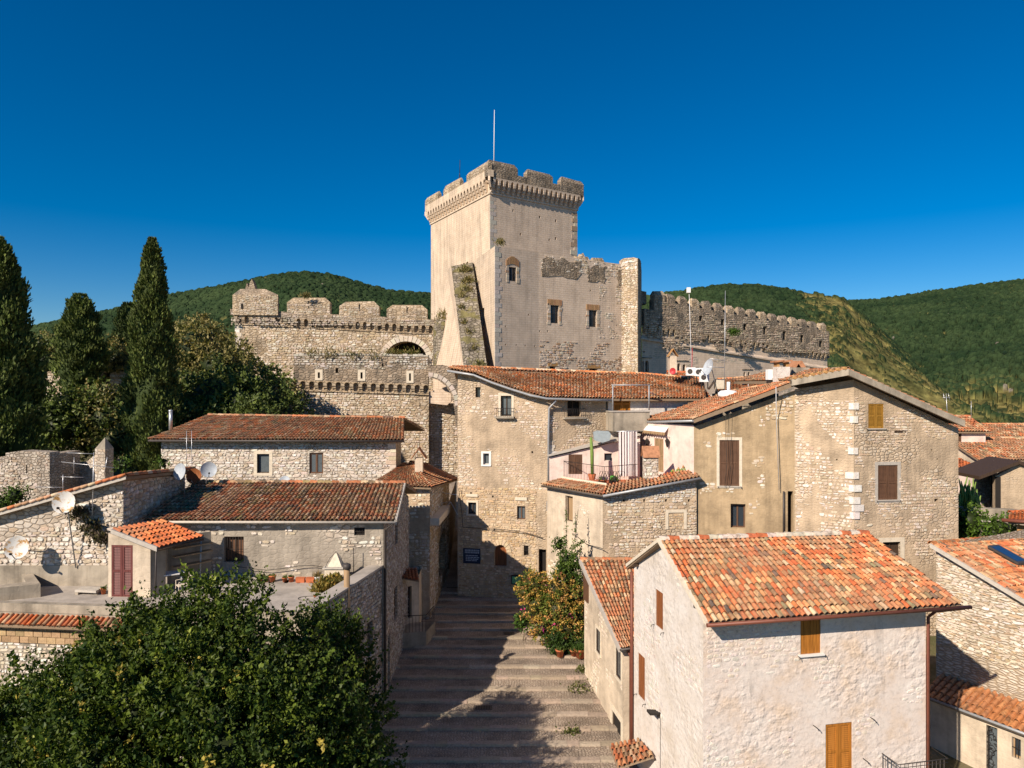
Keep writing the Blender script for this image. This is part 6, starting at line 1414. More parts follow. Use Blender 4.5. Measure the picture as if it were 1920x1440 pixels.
def cypress(label, px, Y, ytop, ybase, hw, n, seed, prof=None, group=None, cols=((.062, .088, .020), (.088, .118, .028), (.12, .148, .038), (.074, .096, .030)), size=.5, lean=0., ragged=1.25):
    rng = np.random.default_rng(seed); b = at(px, ybase, Y); zt = zat(ytop, Y); Hh = zt - b.z; R = hw * Y / F
    t = thing('cypress_tree', label, 'tree', b, group)
    prof = prof or [(0, .62), (.12, .9), (.3, 1.), (.5, .88), (.7, .66), (.85, .45), (.94, .30), (1, .08)]
    hx, hr = [p for p, _ in prof], [r for _, r in prof]
    lump = lambda a, h: 1 + ragged * (.10 * np.sin(a * 3 + h * 17 + seed) + .08 * np.sin(a * 5 - h * 31) + .09 * np.sin(a * 2 + h * 47 + 1.3) + .05 * np.sin(a * 9 + h * 80))
    per = 22; nc = n // per; n = nc * per
    hc = rng.uniform(0, 1, nc) ** .92; ac = rng.uniform(0, 2 * np.pi, nc); off = rng.normal(0, .07, nc) * ragged; colc = pick(rng, cols, nc, .38)
    h = np.repeat(hc, per) + rng.normal(0, .42, n) / Hh; a = np.repeat(ac, per) + rng.normal(0, .16, n); h = np.clip(h, 0, 1.0)
    r = np.interp(h, hx, hr) * R * lump(a, h) * (np.repeat(1 + off, per) * rng.uniform(.86, 1.03, n))
    P = np.stack([b.x + r * np.cos(a) + lean * h, b.y + r * np.sin(a), b.z + h * Hh], -1)
    D = np.stack([np.cos(a) * .45, np.sin(a) * .45, np.full(n, 1.0)], -1) + rng.normal(0, .28, (n, 3))
    C = np.repeat(colc, per, axis=0) * (1 + rng.uniform(-.15, .2, (n, 1)))
    leafmesh('crown', P, D, rng.uniform(.5, 1.1, n) * size, rng.uniform(.3, .55, n) * size, C, 'needles', t, rng)
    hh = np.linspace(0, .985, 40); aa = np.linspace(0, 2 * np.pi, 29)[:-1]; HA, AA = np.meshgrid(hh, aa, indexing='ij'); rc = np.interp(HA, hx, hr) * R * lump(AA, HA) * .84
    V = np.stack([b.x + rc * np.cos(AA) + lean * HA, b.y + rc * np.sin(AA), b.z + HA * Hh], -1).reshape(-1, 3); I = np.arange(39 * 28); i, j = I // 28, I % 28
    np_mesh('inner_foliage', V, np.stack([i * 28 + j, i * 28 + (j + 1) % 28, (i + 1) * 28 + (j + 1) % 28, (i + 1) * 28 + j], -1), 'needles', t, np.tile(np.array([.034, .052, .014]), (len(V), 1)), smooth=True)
    MB().tube([b + Vector((0, 0, -1)), b + Vector((0, 0, Hh * .3))], [.35, .22], 8).build('trunk', 'bark', t, uv=False)
    return t
def crown_tree(name, label, cat, base, lobes, dens, per, leaf, cols, seed, tw=.5, trunk=.2, group=None, mat='leaves', up=.35, flat=1., core=True, corecol=(.024, .036, .010), accents=None, shell=.55, coref=.66):
    rng = np.random.default_rng(seed); t = thing(name, label, cat, base, group); PP, DD, CC, SS = [], [], [], []
    for c, r in lobes:
        n = int(4 * math.pi * r * r * dens); d = rng.normal(size=(n, 3)); d /= np.linalg.norm(d, axis=1, keepdims=True); d[:, 2] *= flat
        rad = r * (shell + (1 - shell) * rng.uniform(0, 1, (n, 1)) ** .5) * (1 + .22 * np.sin(d[:, :1] * 5 + d[:, 1:2] * 4 + d[:, 2:3] * 6 + seed)); b = np.array(c) + d * rad
        tdir = d + np.array([0, 0, up]) + rng.normal(0, .35, (n, 3)); tdir /= np.linalg.norm(tdir, axis=1, keepdims=True); ccol = pick(rng, cols, n, .3); tl = rng.uniform(.45, 1.35, (n, 1)); ls = rng.uniform(.65, 1.3, n)
        if accents is not None:
            m = rng.uniform(0, 1, n) < accents[1]; ccol[m] = pick(rng, accents[0], int(m.sum()), .2)
        for k in range(per):
            f = (k + rng.uniform(0, 1, (n, 1))) / per; PP.append(b + tdir * tw * tl * f + rng.normal(0, leaf * .35, (n, 3))); DD.append(tdir * .45 + rng.normal(0, .75, (n, 3)) + np.array([0, 0, .12])); CC.append(ccol * (1 + rng.uniform(-.15, .2, (n, 1)))); SS.append(ls)
    P, D, C, S_ = np.vstack(PP), np.vstack(DD), np.vstack(CC), np.concatenate(SS); m = len(P)
    leafmesh('crown', P, D, rng.uniform(.7, 1.25, m) * leaf * S_, rng.uniform(.55, .8, m) * leaf * S_, C, mat, t, rng)
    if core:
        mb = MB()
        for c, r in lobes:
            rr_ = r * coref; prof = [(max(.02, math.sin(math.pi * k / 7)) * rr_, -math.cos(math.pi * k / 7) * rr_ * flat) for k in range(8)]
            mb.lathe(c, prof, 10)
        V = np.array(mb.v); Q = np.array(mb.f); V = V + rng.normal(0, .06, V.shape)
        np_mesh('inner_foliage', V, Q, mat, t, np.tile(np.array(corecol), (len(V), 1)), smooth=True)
    if trunk:
        cen = Vector(np.mean([Vector(c) for c, r in lobes], axis=0)); B = Vector(base); mid = B.lerp(cen, .55) + Vector((.1, 0, 0)); mb = MB(); mb.tube([B + Vector((0, 0, -.6)), B.lerp(mid, .5) + Vector((.08, .05, 0)), mid], [trunk * 1.25, trunk, trunk * .8], 9); mb.build('trunk', 'bark', t, uv=False)
        for c, r in lobes[:10]:
            q = Vector(c); MB().tube([mid.lerp(B, .1), mid.lerp(q, .5) + Vector((0, 0, r * .15)), q + (q - mid).normalized() * r * .4], [trunk * .5, trunk * .3, trunk * .1], 6).build('limb', 'bark', t, uv=False)
    return t
def V3(px, py, Y): return tuple(at(px, py, Y))

# foreground tree
FG = [(408, 1165, 17.2, 1.05), (300, 1225, 17.0, 1.25), (205, 1255, 17.0, 1.05), (120, 1335, 16.4, 1.3), (20, 1400, 16.0, 1.4), (250, 1340, 15.6, 1.6), (490, 1262, 17.4, 1.0), (385, 1290, 16.0, 1.6), (555, 1310, 17.2, 1.0), (545, 1370, 16.2, 1.5), (615, 1425, 16.8, 1.1), (420, 1420, 15.2, 1.8), (180, 1450, 14.8, 1.9), (560, 1500, 16, 1.7), (-60, 1470, 15.4, 1.6), (665, 1480, 17, .95), (585, 1195, 18.4, .5), (618, 1215, 19.6, .72), (585, 1265, 19.8, .9), (650, 1300, 19.2, .62), (672, 1375, 18.8, .62), (300, 1165, 17.2, .5)]
FG = [(x, y, Y * 1.25, r * 1.18) for x, y, Y, r in FG] + [(603, 1172, 25.3, .62), (628, 1205, 25.0, .75), (655, 1255, 24.8, .78), (668, 1320, 24.4, .8)]  # rear right-hand lobes added to throw the crown's shadow over the steps
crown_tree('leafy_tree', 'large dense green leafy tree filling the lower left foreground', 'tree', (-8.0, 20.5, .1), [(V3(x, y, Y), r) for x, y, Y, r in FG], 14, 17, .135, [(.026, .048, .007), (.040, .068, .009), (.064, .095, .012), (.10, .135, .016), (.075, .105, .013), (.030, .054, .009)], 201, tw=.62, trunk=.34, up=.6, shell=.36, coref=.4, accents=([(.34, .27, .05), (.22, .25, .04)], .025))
# cypresses
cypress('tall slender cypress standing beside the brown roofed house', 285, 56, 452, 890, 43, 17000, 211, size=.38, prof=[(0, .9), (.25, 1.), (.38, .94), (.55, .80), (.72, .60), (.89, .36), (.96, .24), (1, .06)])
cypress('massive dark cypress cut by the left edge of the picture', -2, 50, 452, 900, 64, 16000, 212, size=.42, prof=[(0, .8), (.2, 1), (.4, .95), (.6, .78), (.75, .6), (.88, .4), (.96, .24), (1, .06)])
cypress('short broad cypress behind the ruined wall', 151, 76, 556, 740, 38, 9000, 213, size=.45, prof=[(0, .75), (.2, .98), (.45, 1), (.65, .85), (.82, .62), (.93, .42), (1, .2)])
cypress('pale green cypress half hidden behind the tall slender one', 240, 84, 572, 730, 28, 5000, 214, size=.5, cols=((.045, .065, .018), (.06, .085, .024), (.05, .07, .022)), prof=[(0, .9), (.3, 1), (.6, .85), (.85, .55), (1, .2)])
# mixed trees on the slope at left
DK = [(.075, .105, .026), (.10, .135, .032), (.13, .165, .038), (.082, .11, .03)]; OL = [(.16, .15, .048), (.21, .18, .06), (.125, .13, .04), (.24, .20, .075)]
def slope_tree(label, lobes, Y, seed, cols, dens=3.6, leaf=.34, name='broadleaf_tree', trunk=.18):
    L = [(V3(x, y, Y + dy), r) for x, y, dy, r in lobes]; x0 = np.mean([l[0] for l in lobes]); yb = max(l[1] + l[3] * F / Y for l in lobes) + 10
    crown_tree(name, label, 'tree' if 'tree' in name else 'shrub', V3(x0, yb, Y), L, dens, 7, leaf, cols, seed, tw=.8, trunk=trunk, mat='leaves', group='trees on the castle slope' if 'tree' in name else 'bushes on the castle slope')
slope_tree('wide olive brown tree right of the tall cypress', [(370, 655, 0, 2.6), (410, 690, -1, 2.6), (350, 700, 1, 2.4), (450, 715, 0, 2.4), (385, 640, 2, 1.6)], 68, 221, OL)
slope_tree('dark leafy tree under the curtain wall corner', [(400, 745, 0, 2.5), (450, 765, -1, 2.4), (500, 748, 1, 2.0), (360, 770, 0, 2.4), (530, 775, 1, 1.6), (470, 725, 1, 1.6)], 62, 222, DK)
slope_tree('sparse dark tree between the left edge cypress and the broad one', [(80, 650, 0, 1.6), (95, 680, 0, 2.2), (65, 700, 1, 2.2), (108, 640, 2, 1.0)], 86, 223, DK + OL, dens=3)
slope_tree('olive toned bush tree behind the ruined battlement', [(225, 680, 0, 2.4), (195, 700, 0, 2.2), (250, 700, 1, 2.4), (170, 720, 0, 2.0)], 82, 224, OL)
slope_tree('shaggy tree growing over the rocks left of the tall cypress', [(200, 790, 0, 1.9), (165, 820, 0, 1.8), (215, 830, -1, 1.6), (150, 775, 1, 1.5), (185, 755, 1, 1.5), (225, 765, 1, 1.5)], 60, 225, OL + DK)
slope_tree('dark bush beneath the left edge cypress', [(85, 780, 0, 1.8), (110, 805, 0, 1.7), (60, 815, 0, 2.0), (120, 760, 1, 1.3)], 58, 226, DK, name='dark_shrub', trunk=.1)
slope_tree('hazel brown tree left of the curtain wall base', [(345, 640, 0, 1.8), (330, 680, 1, 2.2), (440, 670, 2, 1.7)], 76, 227, OL, dens=4)
slope_tree('low green tree right behind the brown roof', [(480, 790, 0, 1.6), (430, 800, 0, 1.7), (385, 800, 1, 1.8), (345, 800, 0, 1.7)], 58.5, 228, DK)
slope_tree('shadowy scrub on the slope under the outer wall', [(530, 745, 0, 1.4), (545, 780, 0, 1.5), (515, 720, 1, 1.2), (548, 760, 1, 1.2)], 68, 229, OL + DK, name='scrub_bush', trunk=.08)
for i, (x, y, Y, r) in enumerate(((30, 930, 40, .5), (8, 945, 40, .5), (230, 872, 45, .4), (305, 868, 44, .3))):
    crown_tree('small_shrub', ['bright green shrub behind the left stone house roof', 'light green shrub at the far left roof edge', 'small shrub beside the stone spire', 'little ivy tuft by the corner of the long rubble house'][i], 'shrub', V3(x, y + 20, Y), [(V3(x, y, Y), r)], 20, 6, .14, [(.08, .14, .02), (.06, .10, .015)], 240 + i, tw=.3, trunk=.03)
# far scrub behind the right hand roofs
for i, (x, y, Y, r, lb) in enumerate(((1815, 980, 42.5, 1.0, 'rounded green bush beside the chimney pot at right'), (1835, 992, 42.2, .7, 'low green bush touching the chimney pot'), (1878, 993, 42.0, .7, 'green bush right of the chimney pot'), (1862, 998, 41.8, .45, 'tiny bush right against the chimney pot'))):
    crown_tree('garden_bush', lb, 'shrub', V3(x, y + 25, Y), [(V3(x, y, Y), r)], 22, 7, .15, [(.07, .13, .015), (.10, .17, .02), (.05, .09, .012)], 250 + i, tw=.3, trunk=.05)
# cactus clump
cc = thing('cactus_clump', 'tall yellow green cactus clump beside the small pink house', 'cactus', at(1815, 955, 46)); rr = random.Random(12)
for i in range(34):
    x = rr.uniform(1797, 1838); b = at(x, 953, 46 + rr.uniform(-.6, .6)); h_ = rr.uniform(.6, 2.1) * (1 if abs(x - 1812) < 14 else .6); tp = b + Vector((rr.uniform(-.5, .5) * h_ * .6, rr.uniform(-.2, .2), h_)); MB().tube([b, b.lerp(tp, .5) + Vector((0, 0, .08)), tp], [.07, .075, .03], 6).build('stem', 'cactus', cc, uv=False)
# bougainvillea by the stairs
BG = [(1003, 1098, 39.4, .85), (1040, 1105, 39.2, .95), (1075, 1120, 39.2, .85), (1005, 1135, 39, .8), (1045, 1145, 38.6, 1.0), (1085, 1155, 38.8, .75), (1020, 1175, 38.6, .75), (1060, 1180, 38.5, .9), (1088, 1190, 38.6, .5), (985, 1110, 39.4, .45)]
crown_tree('flowering_shrub', 'bushy bougainvillea with orange and pink flowers beside the stairs', 'shrub', V3(1055, 1228, 38.6), [(V3(x, y, Y), r * .84) for x, y, Y, r in BG], 26, 9, .13, [(.46, .26, .06), (.50, .32, .08), (.36, .24, .05), (.16, .18, .03), (.09, .13, .02), (.48, .26, .09), (.10, .14, .025), (.07, .11, .02), (.13, .15, .03)], 261, tw=.35, trunk=.06, corecol=(.05, .05, .015), accents=([(.38, .03, .20), (.45, .05, .16)], .02))
VN = [(1062, 1050, 39.9, .42), (1068, 1078, 39.8, .48), (1075, 1095, 39.7, .5), (1055, 1068, 39.8, .4), (1048, 1022, 40.1, .3), (1082, 1060, 39.8, .3)]
crown_tree('climbing_vine', 'green climbing vine on the cream wall above the flowering shrub', 'vine', V3(1066, 1140, 39.8), [(V3(x, y, Y), r) for x, y, Y, r in VN], 34, 8, .12, [(.06, .11, .018), (.09, .14, .022), (.04, .075, .012)], 262, tw=.28, trunk=.04)
iv = thing('wall_creeper', 'thin creeper shoots reaching up the cream wall', 'vine', at(1065, 1010, 40.5)); rng = np.random.default_rng(5)
for a, b in (((1068, 1060), (1084, 955)), ((1060, 1040), (1062, 950)), ((1072, 1030), (1098, 1012)), ((1075, 1048), (1092, 1025))):
    p0_, p1_2 = at(*a, 40.0 if b[0] > 1080 else 41.2), at(*b, 40.6 if b[0] > 1080 else 41.6); so = MB().tube([p0_, p0_.lerp(p1_2, .5) + Vector((.06, 0, 0)), p1_2], .015, 5).build('shoot', 'bark', iv, uv=False)
    k = 90; f = rng.uniform(0, .9, (k, 1)); P = np.array(p0_) * (1 - f) + np.array(p1_2) * f + rng.normal(0, .05, (k, 3)); leafmesh('leaves', P, rng.normal(0, 1, (k, 3)) + np.array([0, 0, .4]), .12, .08, pick(rng, [(.07, .12, .02), (.1, .15, .03)], k), 'leaves', so, rng)
crown_tree('ground_cover_plant', 'dark green trailing plant at the foot of the flowering shrub', 'plant', V3(1050, 1225, 37.6), [(V3(1040, 1200, 37.9), .5), (V3(1058, 1208, 37.8), .5), (V3(1042, 1218, 37.7), .35), (V3(1082, 1205, 38.0), .4)], 34, 7, .12, [(.03, .06, .012), (.045, .08, .014)], 263, tw=.25, trunk=.03)
crown_tree('leafy_pot_plant', 'bright green leafy plant at the left foot of the flowering shrub', 'plant', V3(980, 1185, 39.4), [(V3(980, 1167, 39.4), .33)], 40, 6, .16, [(.05, .10, .02), (.08, .14, .02)], 264, tw=.2, trunk=.02)
# weeds on the castle stones
def weeds(label, pts, col, seed, name='wall_weeds', L=.6):
    rng = np.random.default_rng(seed); t = thing(name, label, 'weeds', pts[0][0]); P = []; 
    for c, r, n in pts: P.append(np.array(c) + rng.normal(0, 1, (n, 3)) * np.array([r, r * .5, r * .6]))
    P = np.vstack(P); n = len(P); bo_ = leafmesh('blades', P, rng.normal(0, .5, (n, 3)) + np.array([0, -.25, 1]), rng.uniform(.4, 1, n) * L, .10, pick(rng, col, n, .3), 'leaves', t, rng); bo_['kind'] = 'stuff'
STRAW = [(.24, .19, .07), (.17, .15, .05), (.10, .11, .03), (.28, .22, .10)]
sl_pts = [(at(x, y, 93 - (y - 495) / 210 * 11.4 - .25), r, n) for x, y, r, n in ((872, 508, .4, 260), (878, 528, .45, 240), (876, 545, .4, 120), (868, 556, .3, 60), (866, 578, .25, 60), (870, 606, .25, 50), (880, 624, .3, 50), (888, 655, .3, 40), (900, 682, .3, 60))]
weeds('dry weeds growing on the sloping buttress', sl_pts, STRAW, 271, L=.75)
weeds('dry grass on top of the wall stub left of the buttress', [(at(832, 598, 94.3), .6, 300), (at(838, 588, 95), .4, 200)], STRAW, 272)
weeds('tuft of grass on the second merlon', [(at(573, 556, 95), .3, 160)], STRAW, 273)
weeds('green weed hanging under the right battlement', [(at(1376, 624, 102.6), .45, 420)], [(.05, .10, .015), (.07, .13, .02)], 274, L=.5)
weeds('grass growing in the great arched recess', [(at(735, 664, 95.2), .5, 200), (at(755, 666, 95.2), .5, 200), (at(775, 664, 95.2), .5, 150)], STRAW + [(.08, .11, .02)], 275)
weeds('grass along the top of the outer wall', [(at(620, 664, 73.6), .5, 160), (at(660, 666, 73.6), .5, 120), (at(585, 664, 73.6), .4, 100), (at(700, 667, 73.6), .5, 100)], STRAW, 276, L=.4)
weeds('dry yellow plant by the terrace parapet', [(at(612, 1098, 31.0), .22, 420), (at(628, 1090, 31.4), .2, 300), (at(600, 1108, 30.7), .15, 260)], [(.36, .24, .06), (.28, .22, .06), (.16, .16, .04)], 277, name='dry_plant', L=.3)
weeds('brown tangle of creeper on the rubble wall below the dish', [(at(170, 990, 31.4), .25, 200), (at(190, 1010, 31.3), .25, 200), (at(150, 965, 31.4), .25, 160)], [(.08, .06, .04), (.10, .09, .04)], 278, name='dry_creeper', L=.3)
weeds('grass tuft growing on the ledge of the keep', [(at(938, 455, 86), .3, 200)], STRAW, 279, L=.5)
weeds('weeds at the edge of the lower steps', [(at(1070, 1375, 30.4), .25, 160), (at(1085, 1290, 33.9), .3, 140), (at(1092, 1255, 35.6), .15, 140)], [(.09, .11, .03), (.14, .14, .05)], 280, L=.16)
# ruins among the trees
ru1 = thing('ruined_battlement', 'broken pale rubble battlement among the trees', 'ruin', at(160, 740, 80))
for x0, x1, y0, y1 in ((86, 122, 694, 745), (122, 140, 716, 745), (138, 192, 692, 745), (190, 208, 715, 745), (206, 245, 696, 745)):
    Wr2 = Wall(xy(x0, 80), xy(x1, 80)); Wr2.build(ru1, zat(790, 80), [(0, zat(y0 + 4, 80)), (Wr2.L * .4, zat(y0, 80)), (Wr2.L, zat(y0 + 6, 80))], 'castle_rubble', thick=1.)
    stones(Wr2, Wr2.obj, 0, Wr2.L, zat(745, 80), zat(y0, 80), (.45, .26), STC, None, proud=.06, seed=x0)
ru2 = thing('ruined_round_tower', 'low grey ruined bastion with slits at the left edge', 'ruin', at(50, 940, 45))
Wr3 = Wall(xy(-80, 45), xy(93, 44)); 
for x in (50, 71): Wr3.hole(x - 1.2, 872, x + 1.2, 888, .4)
Wr3.build(ru2, 4, [(0, zat(864, 45)), (Wr3.L * .52, zat(862, 44.5)), (Wr3.L * .53, zat(849, 44.5)), (Wr3.L * .7, zat(846, 44)), (Wr3.L, zat(848, 44))], 'rubble_grey', thick=.8)
stones(Wr3, Wr3.obj, 0, Wr3.L, 8, zat(848, 44), (.36, .2), STG, patch(.5, -.2, 61), indiv=60, proud=.05, seed=161)
Wr4 = Wall(xy(93, 44), xy(150, 47)); Wr4.build(ru2, 4, zat(850, 45), 'rubble_grey', thick=.8); Wr5 = Wall(xy(148, 47), xy(182, 46)); Wr5.build(ru2, 4, [(0, zat(872, 47)), (Wr5.L * .5, zat(862, 47)), (Wr5.L, zat(850, 46))], 'rubble_pale', thick=.6)
sp = thing('stone_spire', 'pointed stone pinnacle of the ruined bastion', 'pinnacle', at(196, 935, 45.4)); mb = MB(); q = [xy(178, 45.5), xy(197, 45.2), xy(213, 46.4), xy(194, 46.8)]; zt = zat(842, 45.4)
mb.prism([(p[0], p[1], 4) for p in q], (0, 0, zt - 4)); mb.build('shaft', 'rubble_pale', sp); mb = MB(); ap = at(197, 820, 45.8)
for i in range(4): mb.face([(q[i][0], q[i][1], zt), (q[(i + 1) % 4][0], q[(i + 1) % 4][1], zt), ap])
mb.build('point', 'concrete', sp)

# ================================================================== SMALL THINGS
def dish(label, px, py, Y, r, mat, aim, arm_to=None, mast=None):
    c = at(px, py, Y); t = thing('satellite_dish', label, 'satellite dish', c, None); ax = Vector(aim).normalized()
    prof = [(r * k / 6, .28 * r * (k / 6) ** 2) for k in range(7)]; prof[0] = (.005, 0)
    mb = MB(); mb.lathe(c, prof, 22, axis=ax); mb.lathe(c - ax * .015, list(reversed(prof)), 22, axis=ax); mb.build('reflector', mat, t, uv=False)
    lo = c + ax * .28 * r; dn = (Vector((0, 0, -1)) - ax * Vector((0, 0, -1)).dot(ax)).normalized()
    MB().tube([c + dn * r * .95 + ax * .25 * r, c + dn * r * .55 + ax * r * 1.0], .02, 6).build('arm', 'gutter_grey', t, uv=False)
    mb = MB(); mb.lathe(c + dn * r * .55 + ax * r * .95, [(.03, 0), (.05, .02), (.05, .12), (.02, .14)], 8, axis=ax); mb.build('receiver', 'iron', t, uv=False)
    if mast is not None: MB().tube([c - ax * .05, c - ax * .18 + Vector((0, 0, -.1)), Vector(mast)], .028, 6).build('mast', 'gutter_grey', t, uv=False)
    return t
q = at(37, 1027, 30.8); dish('large white dish with rust on the rubble wall, lower one', 34, 1027, 30.7, .50, 'dish_rust', (.15, -1, .25), mast=(q.x + .5, 31.55, q.z - .35))
q = at(122, 942, 30.9); dish('rusty white dish just under the sloping roof edge', 122, 942, 30.8, .48, 'dish_rust', (.1, -1, .22), mast=(q.x + .1, 31.5, q.z - 3))
dish('grey dish at the ridge of the mossy roof, left one', 340, 885, 35, .42, 'dish_grey', (-.5, -1, .25), mast=at(346, 925, 35.2)); dish('grey dish at the ridge of the mossy roof, right one', 391, 881, 36.6, .40, 'dish_grey', (.5, -1, .25), mast=at(385, 912, 36.8))
dish('brown dish between two grey ones on the mossy roof', 365, 893, 36.7, .40, 'wood_rust', (0, -1, .2), mast=at(366, 918, 36.8)); dish('small dish half hidden behind the mossy ridge', 534, 903, 38.0, .3, 'dish_grey', (0, -1, .5), mast=at(534, 920, 38.0))
dish('big grey dish turned sideways among the rooftop boxes', 1331, 690, 49, .6, 'dish_grey', (-1, -.28, .3), mast=at(1345, 735, 49)); 
def mast(label, p0, p1, r=.03, mat='steel', name='antenna_mast', bars=(), parts=()):
    t = thing(name, label, 'antenna', p0); MB().tube([p0, p1], [r, r * .7], 6).build('pole', mat, t, uv=False)
    for a, b, rr_ in bars: MB().tube([a, b], rr_, 5).build('element', mat, t, uv=False)
    return t
mast('white weather mast with a box on top above the rooftops', at(1297, 700, 52), at(1292, 548, 52), .022, 'white_paint'); tb_ = thing('mast_sensor', 'small white sensor box at the tip of the weather mast', 'sensor', at(1291, 546, 52)); mb = MB(); mb.cb(at(1291, 549, 52), .25, .25, .38); mb.build('box', 'white_paint', tb_)
mast('red and white lower mast on the rooftop boxes', at(1297, 706, 51.5), at(1298, 652, 51.5), .03, 'red_plastic'); mast('tall thin steel mast in front of the right battlements', at(1358, 745, 48), at(1360, 545, 48), .022, 'steel', bars=((at(1325, 688, 48), at(1358, 689, 48), .025), (at(1330, 672, 48), at(1358, 676, 48), .02)))
mast('yagi aerial behind the big gable', at(1777, 792, 50), at(1774, 738, 50), .025, 'steel', bars=((at(1768, 745, 50), at(1782, 745, 50), .02), (at(1769, 738, 50), at(1771, 752, 50), .018), (at(1778, 738, 50), at(1781, 752, 50), .018)))
mast('thin aerial over the small pink house', at(1821, 785, 58), at(1821, 752, 58), .025, 'steel')
mast('tall aerial with long rods on the left stone house', at(173, 965, 31.3), at(176, 848, 31.3), .022, 'steel', bars=((at(126, 849, 31.2), at(176, 851, 31.2), .014), (at(115, 866, 31.2), at(214, 877, 31.2), .014), (at(195, 892, 31.2), at(201, 857, 31.2), .014)))
mast('lower aerial with two rods behind the sloping roof', at(118, 922, 31.8), at(118, 890, 31.8), .02, 'steel', bars=((at(114, 894, 31.8), at(156, 895, 31.8), .014), (at(66, 913, 31.8), at(120, 914, 31.8), .014), (at(139, 857, 32.4), at(138, 888, 32.4), .01)))
mast('pair of short aerials before the long rubble house, left one', at(350, 880, 40), at(350, 808, 40), .018, 'steel', bars=((at(336, 822, 40), at(364, 822, 40), .01),)); mast('pair of short aerials before the long rubble house, right one', at(360, 885, 40), at(359, 807, 40), .018, 'steel')
fp = thing('flue_pipe', 'shiny metal flue pipe on the brown roof corner', 'flue', at(320, 800, 49)); MB().tube([at(320, 806, 49), at(320, 770, 49)], .12, 12).build('pipe', 'steel', fp, uv=False); mb = MB(); mb.lathe(at(320, 770, 49), [(.14, -.02), (.14, .04), (.02, .07)], 12); mb.build('cap', 'steel', fp, uv=False)
# rooftop boxes behind the curved roof
rb_ = thing('back_roof_house', 'jumbled orange tile roofs behind the curved roof', 'house', at(1330, 745, 53))
tiled_roof(rb_, [at(1225, 741, 49.5), at(1335, 748, 49.5)], [at(1250, 698, 55), at(1300, 700, 55)], PAL_ORANGE + PAL_WARM, .24, .38, seed=301); tiled_roof(rb_, [at(1340, 738, 51), at(1455, 735, 51)], [at(1345, 712, 57), at(1440, 706, 57)], PAL_WARM, .24, .38, seed=302)
Wrb = Wall(xy(1225, 49.9), xy(1335, 49.9)); Wrb.build(rb_, 10, zat(741, 49.9), 'plaster_side'); Wrb2 = Wall(xy(1335, 51.3), xy(1460, 51.3)); Wrb2.build(rb_, 10, zat(738, 51.3), 'concrete')
ac = [(1290, 686, 1318, 705), (1309, 696, 1331, 712), (1262, 0, 0, 0)]
for i, (x0, y0, x1, y1) in enumerate(((1288, 689, 1304, 704), (1304, 690, 1319, 705), (1313, 699, 1330, 716))):
    t = thing('air_conditioner', ['white air conditioner left of the rooftop row', 'white air conditioner in the middle of the rooftop row', 'white air conditioner lowest of the rooftop row'][i], 'air conditioner', at((x0 + x1) / 2, y1, 50.6 - .3 * i)); a, b = at(x0, y1, 50.6 - .3 * i), at(x1, y0, 50.6 - .3 * i)
    mb = MB(); mb.box(a, (b.x - a.x, 0, 0), (0, .35, 0), (0, 0, b.z - a.z)); mb.build('case', 'white_paint', t); mb = MB(); mb.lathe((a + b) / 2 + Vector((-.08, -.004, 0)), [(.01, .0), (.08, .01), (.16, .012), (.19, .0)], 12, axis=(0, -1, 0)); mb.build('fan_grille', 'gutter_dark', t, uv=False)
    for f in (.15, .85): mb = MB(); mb.box(Vector((a.x + (b.x - a.x) * f, a.y + .1, a.z - .5)), (.05, 0, 0), (0, .1, 0), (0, 0, .5)); mb.build('leg', 'iron', t)
t = thing('roof_cabinet', 'cream metal cabinet on the back roof', 'cabinet', at(1351, 730, 49)); a = at(1343, 729, 49); mb = MB(); mb.box(a, (.6, 0, 0), (0, .5, 0), (0, 0, .65)); mb.build('case', 'cream_trim', t); mb = MB(); mb.box(a + Vector((-.45, 0, -.05)), (.45, 0, .65), (0, .5, 0), (0, 0, .06)); mb.build('lid', 'wood_dark', t)
t = thing('water_tank', 'white ribbed water tank with a pipe at the roof edge', 'tank', at(1365, 745, 44.5)); mb = MB(); mb.lathe(at(1365, 744, 44.5), [(.5, -.02), (.62, .05), (.62, .25), (.45, .38), (.12, .42)], 14); mb.build('body', 'white_paint', t, uv=False); MB().tube([at(1366, 735, 44.5), at(1366, 716, 44.5)], .11, 10).build('vent', 'white_paint', t, uv=False)
t = thing('solar_panel', 'tilted dark blue solar panel on the back roof', 'solar panel', at(1412, 725, 51)); mb = MB(); P = [at(1392, 722, 50), at(1425, 718, 50.4), at(1433, 712, 52), at(1403, 714, 51.8)]; mb.prism(P, (0, 0, .06)); mb.build('panel', 'solar', t); 
for p in (P[2], P[3]): MB().tube([p, p + Vector((0, 0, -.8))], .03, 5).build('leg', 'steel', t, uv=False)
t = thing('roof_chimney', 'square white chimney with broken tile cap beside the gable', 'chimney', at(1462, 712, 42)); mb = MB(); mb.cb(at(1465, 716, 42), .75, .7, zat(688, 42) - zat(716, 42)); mb.build('stack', 'plaster_side', t)
for dx in (-.28, .28): mb = MB(); mb.cb(at(1465, 689, 42) + Vector((dx, 0, 0)), .16, .5, .32); mb.build('pillar', 'tuff', t)
for dx in (-.24, .24): mb = MB(); mb.prism([at(1465, 680, 42) + Vector((dx - .28, -.4, 0)), at(1465, 680, 42) + Vector((dx + .28, -.4, .06)), at(1465, 680, 42) + Vector((dx + .28, .4, .06)), at(1465, 680, 42) + Vector((dx - .28, .4, 0))], (0, 0, .1)); mb.build('cap_tile', 'old_tile', t)
t = thing('low_chimney', 'grey low chimney block with orange ridge tiles beside the gable', 'chimney', at(1494, 706, 43)); mb = MB(); mb.cb(at(1497, 709, 43.4), 1.1, .7, zat(689, 43) - zat(709, 43)); mb.build('stack', 'concrete', t)
